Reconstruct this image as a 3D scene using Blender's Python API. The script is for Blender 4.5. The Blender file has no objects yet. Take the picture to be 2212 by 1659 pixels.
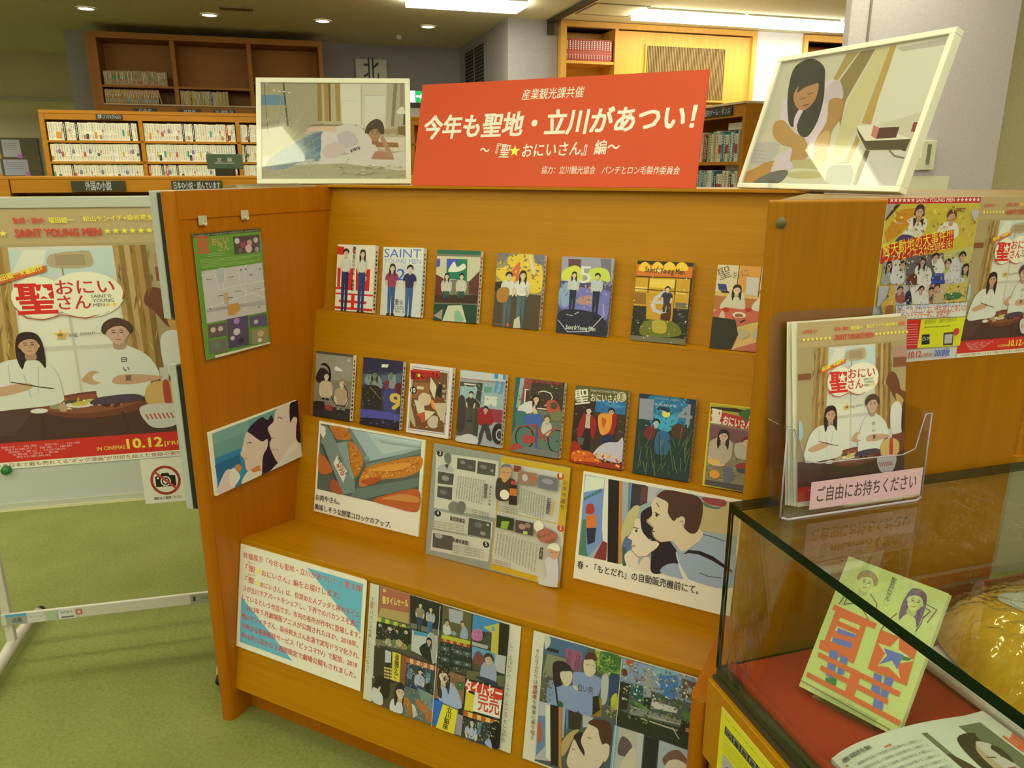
import bpy, bmesh, math, random
from mathutils import Matrix, Vector
SC = bpy.context.scene
COL = SC.collection
R = random.Random(7)

# ------------------------------------------------------------------ camera
CAM = Vector((1.462, -1.225, 1.43))
UA = Vector((.72055, .69340, 0)); UB = Vector((.69340, -.72055, 0))     # the room's two directions (the rack stands askew in it)
YAW = math.atan2(UA.y, UA.x)
cd = bpy.data.cameras.new('camera'); cam = bpy.data.objects.new('camera', cd); COL.objects.link(cam)
cd.sensor_width = 36; cd.lens = 36 * 1655 / 2212; cd.clip_start = .02; cd.clip_end = 60
az = math.radians(26.95)                                                # the rack's +Y lies 26.95 degrees right of the view
pitch = math.radians(15.6)
fwd = Vector((-math.sin(az), math.cos(az), 0)) * math.cos(pitch) + Vector((0, 0, -math.sin(pitch)))
cam.location = CAM
cam.rotation_euler = fwd.to_track_quat('-Z', 'Y').to_euler()
SC.camera = cam

# ------------------------------------------------------------------ world, exposure
w = bpy.data.worlds.new('world'); SC.world = w; w.use_nodes = True
w.node_tree.nodes['Background'].inputs[0].default_value = (1, .92, .7, 1)
w.node_tree.nodes['Background'].inputs[1].default_value = .05
SC.view_settings.view_transform = 'Standard'; SC.view_settings.look = 'None'
SC.view_settings.gamma = 1; SC.view_settings.use_curve_mapping = False
SC.view_settings.exposure = 0.0
LAMP_NEAR = (1, .97, .57); LAMP_FAR = (1, .94, .70); P_NEAR = 12.9; P_FAR = 20.0
SC.cycles.max_bounces = 10; SC.cycles.diffuse_bounces = 5; SC.cycles.transparent_max_bounces = 24
SC.cycles.caustics_reflective = False; SC.cycles.caustics_refractive = False

# ------------------------------------------------------------------ materials
def lin(c):
    return c / 12.92 if c <= .04045 else ((c + .055) / 1.055) ** 2.4
def hexl(s):
    s = s.lstrip('#')
    if len(s) == 3: s = ''.join(c + c for c in s)
    return tuple(lin(int(s[i:i+2], 16) / 255) for i in (0, 2, 4))
WB = (.63, .578, .262)
def obs(s, k=.80):                       # surface colour of a thing that the yellow lamps show as s
    return tuple(min(.92, k * a / b) for a, b in zip(hexl(s), WB))
def obsw(s, k=.80): return tuple(a / b for a, b in zip(obs(s, k), (1.17, 1.29, 1.7)))
MC = {}
def mat(name, col=(.8, .8, .8), rough=.5, metal=0, coat=0, spec=.5, emit=None, es=0, bump=None):
    if name in MC: return MC[name]
    m = bpy.data.materials.new(name); m.use_nodes = True
    b = m.node_tree.nodes['Principled BSDF']
    b.inputs['Base Color'].default_value = (*col, 1); b.inputs['Roughness'].default_value = rough
    b.inputs['Metallic'].default_value = metal; b.inputs['Coat Weight'].default_value = coat
    b.inputs['Specular IOR Level'].default_value = spec
    if emit: b.inputs['Emission Color'].default_value = (*emit, 1); b.inputs['Emission Strength'].default_value = es
    if bump:
        nt = m.node_tree; tc = nt.nodes.new('ShaderNodeTexCoord'); n = nt.nodes.new('ShaderNodeTexNoise'); n.inputs['Scale'].default_value = bump[0]
        nt.links.new(tc.outputs['Object'], n.inputs['Vector'])
        bp = nt.nodes.new('ShaderNodeBump'); bp.inputs['Strength'].default_value = bump[1]; bp.inputs['Distance'].default_value = .01
        nt.links.new(n.outputs['Fac'], bp.inputs['Height']); nt.links.new(bp.outputs[0], b.inputs['Normal'])
        mx = nt.nodes.new('ShaderNodeMix'); mx.data_type = 'RGBA'
        mx.inputs[6].default_value = (*[c * .86 for c in col], 1); mx.inputs[7].default_value = (*[min(1, c * 1.12) for c in col], 1)
        nt.links.new(n.outputs['Fac'], mx.inputs[0]); nt.links.new(mx.outputs[2], b.inputs['Base Color'])
    MC[name] = m; return m
def wood(name, c1, c2, axis='x', rough=.42, scale=1.0, coat=.0):
    if name in MC: return MC[name]
    m = bpy.data.materials.new(name); m.use_nodes = True; nt = m.node_tree; b = nt.nodes['Principled BSDF']
    tc = nt.nodes.new('ShaderNodeTexCoord'); mp = nt.nodes.new('ShaderNodeMapping')
    s = {'x': (1.2, 30, 60), 'z': (34, 34, 1.0), 'y': (30, 1.2, 60)}[axis]
    mp.inputs['Scale'].default_value = tuple(v * scale for v in s)
    n1 = nt.nodes.new('ShaderNodeTexNoise'); n1.inputs['Scale'].default_value = 1.6; n1.inputs['Detail'].default_value = 6; n1.inputs['Roughness'].default_value = .6
    n2 = nt.nodes.new('ShaderNodeTexNoise'); n2.inputs['Scale'].default_value = 6.5; n2.inputs['Detail'].default_value = 3
    nt.links.new(tc.outputs['Object'], mp.inputs[0]); nt.links.new(mp.outputs[0], n1.inputs['Vector']); nt.links.new(mp.outputs[0], n2.inputs['Vector'])
    ad = nt.nodes.new('ShaderNodeMath'); ad.operation = 'MULTIPLY_ADD'; ad.inputs[1].default_value = .45
    nt.links.new(n2.outputs['Fac'], ad.inputs[0]); nt.links.new(n1.outputs['Fac'], ad.inputs[2])
    cr = nt.nodes.new('ShaderNodeValToRGB'); cr.color_ramp.elements[0].position = .5; cr.color_ramp.elements[1].position = .95
    cr.color_ramp.elements[0].color = (*c1, 1); cr.color_ramp.elements[1].color = (*c2, 1)
    nt.links.new(ad.outputs[0], cr.inputs[0]); nt.links.new(cr.outputs[0], b.inputs['Base Color'])
    bp = nt.nodes.new('ShaderNodeBump'); bp.inputs['Strength'].default_value = .05; bp.inputs['Distance'].default_value = .002
    nt.links.new(ad.outputs[0], bp.inputs['Height']); nt.links.new(bp.outputs[0], b.inputs['Normal'])
    b.inputs['Roughness'].default_value = rough; b.inputs['Coat Weight'].default_value = coat; b.inputs['Coat Roughness'].default_value = .3; b.inputs['Specular IOR Level'].default_value = .28
    MC[name] = m; return m
def clear(name, tint=(.97, .99, .97), refl=1.0, rough=.02):
    if name in MC: return MC[name]
    m = bpy.data.materials.new(name); m.use_nodes = True; nt = m.node_tree; nt.nodes.remove(nt.nodes['Principled BSDF'])
    tr = nt.nodes.new('ShaderNodeBsdfTransparent'); tr.inputs[0].default_value = (*tint, 1)
    gl = nt.nodes.new('ShaderNodeBsdfGlossy'); gl.inputs['Roughness'].default_value = rough
    lw = nt.nodes.new('ShaderNodeLayerWeight'); lw.inputs[0].default_value = .5
    pw = nt.nodes.new('ShaderNodeMath'); pw.operation = 'POWER'; pw.inputs[1].default_value = 4.5; nt.links.new(lw.outputs['Facing'], pw.inputs[0])
    mu = nt.nodes.new('ShaderNodeMath'); mu.operation = 'MULTIPLY_ADD'; mu.inputs[1].default_value = .8 * refl; mu.inputs[2].default_value = .035 * refl; mu.use_clamp = True
    nt.links.new(pw.outputs[0], mu.inputs[0])
    mx = nt.nodes.new('ShaderNodeMixShader'); nt.links.new(mu.outputs[0], mx.inputs[0])
    nt.links.new(tr.outputs[0], mx.inputs[1]); nt.links.new(gl.outputs[0], mx.inputs[2])
    nt.links.new(mx.outputs[0], nt.nodes['Material Output'].inputs[0]); MC[name] = m; return m
def emis(name, col, s):
    if name in MC: return MC[name]
    m = bpy.data.materials.new(name); m.use_nodes = True; nt = m.node_tree; nt.nodes.remove(nt.nodes['Principled BSDF'])
    e = nt.nodes.new('ShaderNodeEmission'); e.inputs[0].default_value = (*col, 1); e.inputs[1].default_value = s
    nt.links.new(e.outputs[0], nt.nodes['Material Output'].inputs[0]); MC[name] = m; return m
def attrmat(name='printed ink', rough=.45, spec=.4):
    if name in MC: return MC[name]
    m = bpy.data.materials.new(name); m.use_nodes = True; nt = m.node_tree; b = nt.nodes['Principled BSDF']
    a = nt.nodes.new('ShaderNodeAttribute'); a.attribute_name = 'ink'; nt.links.new(a.outputs['Color'], b.inputs['Base Color'])
    b.inputs['Roughness'].default_value = rough; b.inputs['Specular IOR Level'].default_value = spec
    MC[name] = m; return m
W_BACK = wood('rack veneer, level grain', obsw('#a67100', .80), obsw('#b37d04', .80), 'x')
W_BENCH = wood('bench veneer, level grain', obsw('#a87200', .80), obsw('#b67e04', .80), 'x', rough=.33)
W_SIDE = wood('rack veneer, upright grain', obsw('#985a00', .9), obsw('#a26200', .9), 'z')
W_WING = wood('screen veneer, upright grain', obsw('#9c6600', .80), obsw('#a87000', .80), 'z')
W_FAR = wood('far shelf veneer', obsw('#a87010', .78), obsw('#bd8018', .80), 'x', scale=.5)
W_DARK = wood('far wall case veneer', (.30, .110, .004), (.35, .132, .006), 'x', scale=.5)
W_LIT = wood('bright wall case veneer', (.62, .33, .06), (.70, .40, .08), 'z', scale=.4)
PAPER = mat('white paper', (.80, .80, .76), .6)
BOARD = mat('white foam board', (.80, .80, .76), .55)
INK = attrmat()
PLASTIC = mat('white plastic', (.78, .78, .72), .35)
STEEL = mat('pale grey steel', obs('#a3a47c', .8), .45)
BLACK = mat('black rubber', (.012, .011, .01), .6)
DARK = mat('dark sign plate', (.035, .035, .025), .5)
CLEAR = clear('clear acrylic', (.93, .93, .97), 1.6)
PANE = clear('case glass', (.965, .985, .94), 1.2)
SHEEN = clear('picture glazing', (.98, .98, .98), .8)
GEDGE = mat('green glass edge', (.0015, .014, .006), .12, spec=.25)

# ------------------------------------------------------------------ mesh helpers
def link(name, me, parent=None, M=None):
    o = bpy.data.objects.new(name, me); COL.objects.link(o)
    if parent is not None: o.parent = parent
    if M is not None: o.matrix_local = M
    return o
def tag(o, label=None, cat=None, group=None, kind=None):
    if label: o['label'] = label
    if cat: o['category'] = cat
    if group: o['group'] = group
    if kind: o['kind'] = kind
    return o
def mesh(name, V, F, mats, mi=None, smooth=False):
    me = bpy.data.meshes.new(name); me.from_pydata([tuple(v) for v in V], [], F)
    for m in (mats if isinstance(mats, (list, tuple)) else [mats]): me.materials.append(m)
    if mi: me.polygons.foreach_set('material_index', mi)
    if smooth: me.polygons.foreach_set('use_smooth', [True] * len(F))
    me.update(); return me
BF = [(0, 3, 2, 1), (4, 5, 6, 7), (0, 1, 5, 4), (1, 2, 6, 5), (2, 3, 7, 6), (3, 0, 4, 7)]
class MB:
    "collects boxes, prisms and tubes, then makes ONE mesh of them"
    def __init__(s): s.V = []; s.F = []; s.S = []
    def add(s, V, F, sm=False):
        b = len(s.V); s.V += [tuple(v) for v in V]; s.F += [tuple(i + b for i in f) for f in F]; s.S += [sm] * len(F)
    def box(s, x0, x1, y0, y1, z0, z1):
        s.add([(x0, y0, z0), (x1, y0, z0), (x1, y1, z0), (x0, y1, z0), (x0, y0, z1), (x1, y0, z1), (x1, y1, z1), (x0, y1, z1)], BF); return s
    def prism(s, prof, a0, a1, axis='x'):      # prof: 2-D outline; axis x: (y,z), y: (x,z), z: (x,y)
        n = len(prof); f = {'x': lambda p, a: (a, p[0], p[1]), 'y': lambda p, a: (p[0], a, p[1]), 'z': lambda p, a: (p[0], p[1], a)}[axis]
        s.add([f(p, a0) for p in prof] + [f(p, a1) for p in prof],
              [tuple(range(n))[::-1], tuple(range(n, 2 * n))] + [(i, (i + 1) % n, n + (i + 1) % n, n + i) for i in range(n)]); return s
    def tube(s, pts, r, n=10, sm=True, cap=True):
        rings = []; P = [Vector(p) for p in pts]
        for i, p in enumerate(P):
            d = (P[min(i + 1, len(P) - 1)] - P[max(i - 1, 0)]).normalized()
            a = d.cross(Vector((0, 0, 1)));  a = d.cross(Vector((1, 0, 0))) if a.length < .1 else a
            a.normalize(); b = d.cross(a); rr = r[i] if isinstance(r, (list, tuple)) else r
            rings.append([p + (a * math.cos(t) + b * math.sin(t)) * rr for t in (2 * math.pi * k / n for k in range(n))])
        V = [v for q in rings for v in q]
        F = [(i * n + k, i * n + (k + 1) % n, (i + 1) * n + (k + 1) % n, (i + 1) * n + k) for i in range(len(P) - 1) for k in range(n)]
        if cap: F += [tuple(range(n))[::-1], tuple((len(P) - 1) * n + k for k in range(n))]
        s.add(V, F, sm); return s
    def build(s, name, m, parent=None, M=None, bevel=0, seg=2):
        me = mesh(name, s.V, s.F, m)
        me.polygons.foreach_set('use_smooth', s.S)
        bm = bmesh.new(); bm.from_mesh(me)
        bmesh.ops.recalc_face_normals(bm, faces=bm.faces)
        if bevel: bmesh.ops.bevel(bm, geom=bm.edges[:], offset=bevel, segments=seg, affect='EDGES', profile=.5)
        bm.to_mesh(me); bm.free()
        return link(name, me, parent, M)
def empty(name, loc=(0, 0, 0), rz=0, parent=None):
    o = bpy.data.objects.new(name, None); COL.objects.link(o); o.location = loc; o.rotation_euler = (0, 0, rz); o.empty_display_size = .05
    if parent: o.parent = parent
    return o
def RM(a, D, z=0):                                    # room place: a metres to the right of the camera, D metres in front
    p = CAM + UA * a - UB * D
    return (p.x, p.y, z)
def room(name, a=0, D=0, z=0, rz=0):                      # an Empty whose x runs along the room, y away
    return empty(name, RM(a, D, z), YAW + rz)
def MR(a=0, D=0, z=0): return Matrix.Translation(RM(a, D, z)) @ Matrix.Rotation(YAW, 4, 'Z')
def halfround(t, L, n=12):                            # plan of a panel of thickness t, round at y=0 end, x from -t to 0
    r = t / 2
    return [(0, L), (-t, L)] + [(-r - r * math.cos(math.pi * k / n), -r * math.sin(math.pi * k / n)) for k in range(n + 1)]

# ------------------------------------------------------------------ printed sheets
TC = {}
def textmesh(s):
    k = s
    if k in TC: return TC[k]
    c = bpy.data.curves.new('t', 'FONT'); c.body = s; c.resolution_u = 2
    o = bpy.data.objects.new('t', c); COL.objects.link(o)
    me = bpy.data.meshes.new_from_object(o.evaluated_get(bpy.context.evaluated_depsgraph_get()))
    V = [(v.co.x, v.co.y) for v in me.vertices]; F = [tuple(p.vertices) for p in me.polygons]
    bpy.data.objects.remove(o); bpy.data.curves.remove(c); bpy.data.meshes.remove(me)
    if V:
        x0 = min(v[0] for v in V); x1 = max(v[0] for v in V)
        V = [(v[0] - x0, v[1]) for v in V]
    else: x1 = x0 = 0
    TC[k] = (V, F, max(1e-3, x1 - x0)); return TC[k]
def spline(P, n=6):
    out = []; L = len(P)
    for i in range(L):
        a, b, c, d = P[i - 1], P[i], P[(i + 1) % L], P[(i + 2) % L]
        for k in range(n):
            t = k / n
            out.append(tuple(.5 * (2 * b[j] + (c[j] - a[j]) * t + (2 * a[j] - 5 * b[j] + 4 * c[j] - d[j]) * t * t + (3 * b[j] - a[j] - 3 * c[j] + d[j]) * t ** 3) for j in (0, 1)))
    return out
def tess(P):
    from mathutils.geometry import tessellate_polygon
    return [tuple(t) for t in tessellate_polygon([[Vector((p[0], p[1], 0)) for p in P]])]
class Ink:
    "flat print: shapes in millimetres, x right, y up, later shapes over earlier ones"
    def __init__(s, step=2e-5, k=.80, raw=False): s.V = []; s.F = []; s.C = []; s.y = -2e-4; s.step = step; s.k = k; s.raw = raw; s.lim = None
    def put(s, P, F, c, cs=None):
        s.y -= s.step; b = len(s.V)
        if s.lim: P = [(min(s.lim[0], max(0, p[0])), min(s.lim[1], max(0, p[1]))) for p in P]
        s.V += [(p[0] / 1000, s.y, p[1] / 1000) for p in P]
        c = c if isinstance(c, tuple) else (tuple(min(.92, q) for q in hexl(c)) if s.raw else obs(c, s.k))
        s.C += [(*q, 1) for q in cs] if cs else [(*c, 1)] * len(P)
        for f in F:
            n = sum((P[f[i]][0] * P[f[(i + 1) % len(f)]][1] - P[f[(i + 1) % len(f)]][0] * P[f[i]][1]) for i in range(len(f)))
            s.F.append(tuple(i + b for i in (f if n > 0 else f[::-1])))
    def poly(s, c, P): s.put(P, tess(P), c)
    def rect(s, c, x0, y0, x1, y1): s.put([(x0, y0), (x1, y0), (x1, y1), (x0, y1)], [(0, 1, 2, 3)], c)
    def blob(s, c, P): s.poly(c, spline(P, 5))
    def ell(s, c, x, y, rx, ry, rot=0, n=20):
        ca, sa = math.cos(rot), math.sin(rot)
        P = [(x + rx * math.cos(t) * ca - ry * math.sin(t) * sa, y + rx * math.cos(t) * sa + ry * math.sin(t) * ca) for t in (2 * math.pi * i / n for i in range(n))]
        s.put(P, [tuple(range(n))], c)
    def line(s, c, w, P):
        V = []; F = []
        for a, b in zip(P, P[1:]):
            dx, dy = b[0] - a[0], b[1] - a[1]; L = math.hypot(dx, dy) or 1; nx, ny = -dy / L * w / 2, dx / L * w / 2; ex, ey = dx / L * w * .3, dy / L * w * .3
            i = len(V); V += [(a[0] + nx - ex, a[1] + ny - ey), (a[0] - nx - ex, a[1] - ny - ey), (b[0] - nx + ex, b[1] - ny + ey), (b[0] + nx + ex, b[1] + ny + ey)]; F.append((i, i + 1, i + 2, i + 3))
        s.put(V, F, c)
    def star(s, c, x, y, r, rot=0):
        P = [(x + (r if i % 2 == 0 else r * .42) * math.sin(rot + math.pi * i / 5), y + (r if i % 2 == 0 else r * .42) * math.cos(rot + math.pi * i / 5)) for i in range(10)]
        s.poly(c, P)
    def glyphs(s, c, t, fn, bold):                                # bold: the letters printed again a hair to each side
        V, F, W = textmesh(t)
        sh = [(0, 0)] if bold < .004 else [(-.6, -.3), (.6, .3)] if bold < .011 else [(-1, -.7), (1, .7), (-1, .7), (1, -.7)] + ([(0, 0)] if bold > .025 else [])
        if V:
            for dx, dy in sh: s.put([fn(v[0] + dx * bold, v[1] + dy * bold, W) for v in V], F, c); s.y += s.step * .6
            s.y -= s.step * .6
    def text(s, c, t, x0, y0, x1, y1, h, bold=0, slant=0):      # baseline from x0,y0 to x1,y1; h = letter height
        dx, dy = x1 - x0, y1 - y0; L = math.hypot(dx, dy) or 1; ux, uy = dx / L, dy / L; sy = h / .82
        s.glyphs(c, t, lambda a, b, W: (x0 + (a * L / W + b * sy * slant) * ux - b * sy * uy, y0 + (a * L / W + b * sy * slant) * uy + b * sy * ux), bold)
    def vtext(s, c, t, x0, y0, x1, y1, h, bold=0):               # one letter under another, from the top point to the bottom point
        n = len(t)
        for i, ch in enumerate(t):
            if ch in ' \u3000': continue
            k = (i + .5) / n; cx, cy = x0 + (x1 - x0) * k, y0 + (y1 - y0) * k
            if ch == 'ー': s.glyphs(c, ch, lambda a, b, W: (cx - .4 * (b - .38) * h / .9, cy - (a - W / 2) * h), bold)
            else: s.glyphs(c, ch, lambda a, b, W: (cx + (a - W / 2) * h, cy + (b - .38) * h), bold)
    def tone(s, c, k):
        return tuple(min(.92, v * k) for v in (obs(c, s.k) if not s.raw else hexl(c)))
    def head(s, skin, hair, long, x, y, r):                      # a plain generic head
        q = lambda *a: [(x + a[i] * r, y + a[i + 1] * r) for i in range(0, len(a), 2)]
        if long: s.blob(hair, q(-1.05, .2, -.7, 1.15, .1, 1.38, .8, 1.05, 1.1, .1, 1.15, -1.2, 1.02, -2.5, .55, -1.7, -.4, -1.6, -.85, -2.5, -1.15, -1.3))
        else: s.blob(hair, q(-1, -.1, -.95, .9, 0, 1.4, .95, .9, 1, -.1))
        s.blob(s.tone(skin, .72), q(-.32, -.6, .32, -.6, .42, -1.5, -.42, -1.5))
        for e in (-1, 1): s.ell(s.tone(skin, .85), x + e * r * .72, y - .1 * r, r * .14, r * .24)
        s.blob(skin, q(-.70, .3, 0, .72, .70, .3, .66, -.5, .3, -.98, 0, -1.1, -.3, -.98, -.66, -.5))
        s.blob(s.tone(skin, .86), q(.25, .4, .68, .2, .62, -.55, .2, -1.02, .42, -.5))
        s.blob(hair, q(-.78, .25, -.7, .85, 0, 1.12, .72, .85, .8, .2, .5, .55, .1, .62, -.35, .5))
        w = max(.18, r * .07); d = s.tone(hair, .6)
        for e in (-1, 1):
            s.line(d, w, q(e * .42, .22, e * .16, .24)); s.line(d, w * 1.3, q(e * .38, .02, e * .18, .0))
        s.line(s.tone(skin, .6), w * .8, q(.02, .02, .08, -.3, -.04, -.34)); s.line(s.tone('a05040', .8), w, q(-.18, -.62, .0, -.66, .18, -.62))
        for k in (-.5, -.15, .2, .55): s.line(s.tone(hair, 1.9), w * .6, q(k, 1.02, k * 1.35, .62))
        if long:
            for e in (-1, 1): s.line(s.tone(hair, 1.8), w * .7, q(e * .9, .1, e * 1.0, -1.0, e * .9, -2.0))
    def person(s, shirt, pants, hair, long, x, y, r, hgt, w, skin):   # a plain generic standing figure
        q = lambda *a: [(x + a[i] * r, y - a[i + 1] * r) for i in range(0, len(a), 2)]
        s.blob(pants, q(-1.2, 4.6, 0, 4.8, .1, 6.2, -.1, hgt * .8, -.25, hgt, -.95, hgt, -1.3, 7))
        s.blob(s.tone(pants, .8), q(1.2, 4.6, 0, 4.8, .0, 6.2, .2, hgt * .8, .3, hgt, 1.0, hgt, 1.3, 7))
        for e in (-1, 1): s.blob('26221c', q(e * .2, hgt * .98, e * 1.1, hgt * .98, e * 1.35, hgt + .45, e * .3, hgt + .4)); s.line(s.tone(pants, 1.5), r * .08, q(e * .6, 5.6, e * .7, hgt * .75))
        for e in (-1, 1):
            s.blob(s.tone(shirt, .86 if e > 0 else .95), q(e * w * .62, 1.5, e * w, 2.2, e * w * 1.05, 3.6, e * w * .72, 3.7))
            s.blob(s.tone(skin, .92), q(e * w * 1.0, 3.5, e * w * 1.02, 4.6, e * w * .8, 5.6, e * w * .62, 5.5, e * w * .75, 3.6))
        s.blob(shirt, q(-.5, 1.15, .5, 1.15, w * .72, 1.6, w * .68, 3.4, w * .6, 5.1, 0, 5.4, -w * .6, 5.1, -w * .68, 3.4, -w * .72, 1.6))
        d = s.tone(shirt, .68)
        for a_ in ((-.7, 2.6, -.3, 4.8), (.5, 2.4, .7, 4.6), (-.1, 3.4, .25, 5.0), (-w * .6, 2.2, -w * .45, 3.6), (-.4, 1.3, 0, 1.75, .4, 1.3)): s.line(d, r * .07, q(*a_))
        s.head(skin, hair, long, x, y, r)
    def grad(s, c1, c2, P):                                       # a tint running from c1 at the top to c2 at the bottom
        T = tess(P); y0 = min(p[1] for p in P); y1 = max(p[1] for p in P) or 1; a, b = obs(c1, s.k), obs(c2, s.k)
        s.put(P, T, c1, [tuple(b[j] + (a[j] - b[j]) * (p[1] - y0) / ((y1 - y0) or 1) for j in range(3)) for p in P])
    def dabs(s, cols, box, n, size, seed, el=1.0, rot=None):      # small brush dabs scattered in a box
        q = random.Random(seed); B = box if len(box) == 8 else (box[0], box[1], box[2], box[1], box[2], box[3], box[0], box[3])
        for k in range(n):
            c = cols[q.randrange(len(cols))]; u, v = q.random(), q.random(); x, y = ((B[j] * (1 - u) + B[2 + j] * u) * (1 - v) + (B[6 + j] * (1 - u) + B[4 + j] * u) * v for j in (0, 1)); a = (rot if rot is not None else q.uniform(0, 3.14)) + q.uniform(-.3, .3); r1 = size * q.uniform(.4, 1.2) * el; r2 = size * q.uniform(.3, .8)
            s.put([(x + math.cos(a + t) * (r1 if t in (0, math.pi) else r2), y + math.sin(a + t) * (r1 if t in (0, math.pi) else r2)) for t in (0, math.pi / 2, math.pi, 3 * math.pi / 2)], [(0, 1, 2, 3)], s.tone(c, q.uniform(.8, 1.2)))
            s.y += s.step * .85
    def run(s, cmds):
        if cmds and cmds[0][0] == 'r' and cmds[0][2][:2] == (0, 0): s.lim = cmds[0][2][2:]
        for a in cmds:
            k = a[0]
            if k == 'f': s.head(*a[1:])
            elif k == 'b': s.person(*a[1:])
            elif k == 'g': s.grad(*a[1:])
            elif k == 'n': s.dabs(*a[1:])
            elif k == 'p': s.poly(a[1], a[2])
            elif k == 's': s.blob(a[1], a[2])
            elif k == 'r': s.rect(a[1], *a[2])
            elif k == 'e': s.ell(a[1], *a[2])
            elif k == 'l': s.line(a[1], a[2], a[3])
            elif k == '*': s.star(a[1], *a[2])
            elif k == 't': s.text(a[1], a[2], *a[3])
            elif k == 'v': s.vtext(a[1], a[2], *a[3])
    def build(s, name, parent=None, M=None, m=None):
        if not s.V: return None
        me = mesh(name, s.V, s.F, m or INK); at = me.attributes.new('ink', 'FLOAT_COLOR', 'POINT')
        at.data.foreach_set('color', [q for c in s.C for q in c])
        return link(name, me, parent, M)
def frame(o, u, v):
    u = Vector(u).normalized(); v = (Vector(v) - u * Vector(v).dot(u)).normalized(); y = v.cross(u)
    M = Matrix((u, y, v)).transposed().to_4x4(); M.translation = Vector(o); return M
def lean(o, yaw, deg):                                # sheet standing at o, facing yaw, top leaning back by deg
    u = (math.cos(yaw), math.sin(yaw), 0); a = math.radians(deg)
    v = (-math.sin(yaw) * math.sin(a), math.cos(yaw) * math.sin(a), math.cos(a)); return frame(o, u, v)
PR = {}
def sheet(name, label, cat, M, w, h, th, cmds=None, body=None, group=None, bevel=0, k=.80, part='printed_face', parent=None, m=None):
    b = MB().box(0, w, 0, th, 0, h).build(name, body or BOARD, parent, M, bevel=bevel)
    if not parent: tag(b, label, cat, group)
    if cmds:
        i = Ink(k=k); i.run(cmds); i.build(part, b, m=m)
    return b

# ================================================================== SETTING
ZC = 2.8
carpet = bpy.data.materials.new('green cut pile carpet'); carpet.use_nodes = True
nt = carpet.node_tree; b = nt.nodes['Principled BSDF']; tc = nt.nodes.new('ShaderNodeTexCoord')
n1 = nt.nodes.new('ShaderNodeTexNoise'); n1.inputs['Scale'].default_value = 95; n1.inputs['Detail'].default_value = 5; n1.inputs['Roughness'].default_value = .75
n2 = nt.nodes.new('ShaderNodeTexNoise'); n2.inputs['Scale'].default_value = 5; n2.inputs['Detail'].default_value = 4
mx = nt.nodes.new('ShaderNodeMix'); mx.data_type = 'RGBA'; mx.inputs[6].default_value = (*obsw('#5c6224', .80), 1); mx.inputs[7].default_value = (*obsw('#9ca656', .80), 1)
ad = nt.nodes.new('ShaderNodeMath'); ad.operation = 'MULTIPLY_ADD'; ad.inputs[1].default_value = .35; sb = nt.nodes.new('ShaderNodeMath'); sb.operation = 'SUBTRACT'; sb.inputs[1].default_value = .175
for n in (n1, n2): nt.links.new(tc.outputs['Object'], n.inputs['Vector'])
nt.links.new(n2.outputs['Fac'], ad.inputs[0]); nt.links.new(n1.outputs['Fac'], ad.inputs[2]); nt.links.new(ad.outputs[0], sb.inputs[0]); nt.links.new(sb.outputs[0], mx.inputs[0])
nt.links.new(mx.outputs[2], b.inputs['Base Color']); b.inputs['Roughness'].default_value = .95; b.inputs['Specular IOR Level'].default_value = .1
bp = nt.nodes.new('ShaderNodeBump'); bp.inputs['Strength'].default_value = .7; bp.inputs['Distance'].default_value = .006
nt.links.new(n1.outputs['Fac'], bp.inputs['Height']); nt.links.new(bp.outputs[0], b.inputs['Normal'])

WALL = mat('pale lilac wallpaper', (.62, .56, .74), .85, bump=(70, .15))
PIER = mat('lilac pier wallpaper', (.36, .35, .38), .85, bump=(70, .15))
WALLD = mat('grey olive wallpaper', (.58, .52, .36), .9, bump=(60, .12))
WALLW = mat('white wall panel', (.72, .72, .80), .7)
CEIL = mat('ceiling board', (.84, .80, .60), .95, bump=(40, .08))
def struct(name, mb, m, M=None, bevel=0): o = mb.build(name, m, None, M, bevel=bevel); o['kind'] = 'structure'; return o
RX0, RX1, RD0, RD1 = -7.0, 9.0, -4.0, 9.45
fl = struct('floor', MB().box(RX0, RX1, -14.6, -RD0, -.05, 0), carpet, MR() @ Matrix.Scale(-1, 4, (0, 1, 0)))
struct('ceiling', MB().box(RX0, RX1, RD0, 11.3, ZC, ZC + .1), CEIL, MR())
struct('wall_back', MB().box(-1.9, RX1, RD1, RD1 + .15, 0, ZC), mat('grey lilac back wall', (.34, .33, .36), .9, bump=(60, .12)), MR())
struct('wall_lintel', MB().box(RX0, -1.9, 11.3, 11.5, 2.27, ZC), WALLD, MR())
struct('wall_recess', MB().box(RX0, -1.9, 14.4, 14.6, 0, 2.4), WALLD, MR())
struct('wall_recess_side', MB().box(-1.9, -1.75, RD1 + .15, 14.6, 0, ZC), WALLD, MR())
struct('ceiling_recess', MB().box(RX0, -1.9, 11.5, 14.6, 2.27, 2.37), CEIL, MR())
struct('wall_left', MB().box(RX0 - .15, RX0, RD0, 14.6, 0, ZC), WALLD, MR())
struct('wall_right', MB().box(RX1, RX1 + .15, RD0, RD1, 0, ZC), WALL, MR())
struct('wall_front', MB().box(RX0, RX1, RD0 - .15, RD0, 0, ZC), WALL, MR())
struct('trim_lintel', MB().box(RX0, -1.9, 11.24, 11.3, 2.25, 2.29), mat('lintel trim', (.42, .42, .33), .7), MR())
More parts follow.
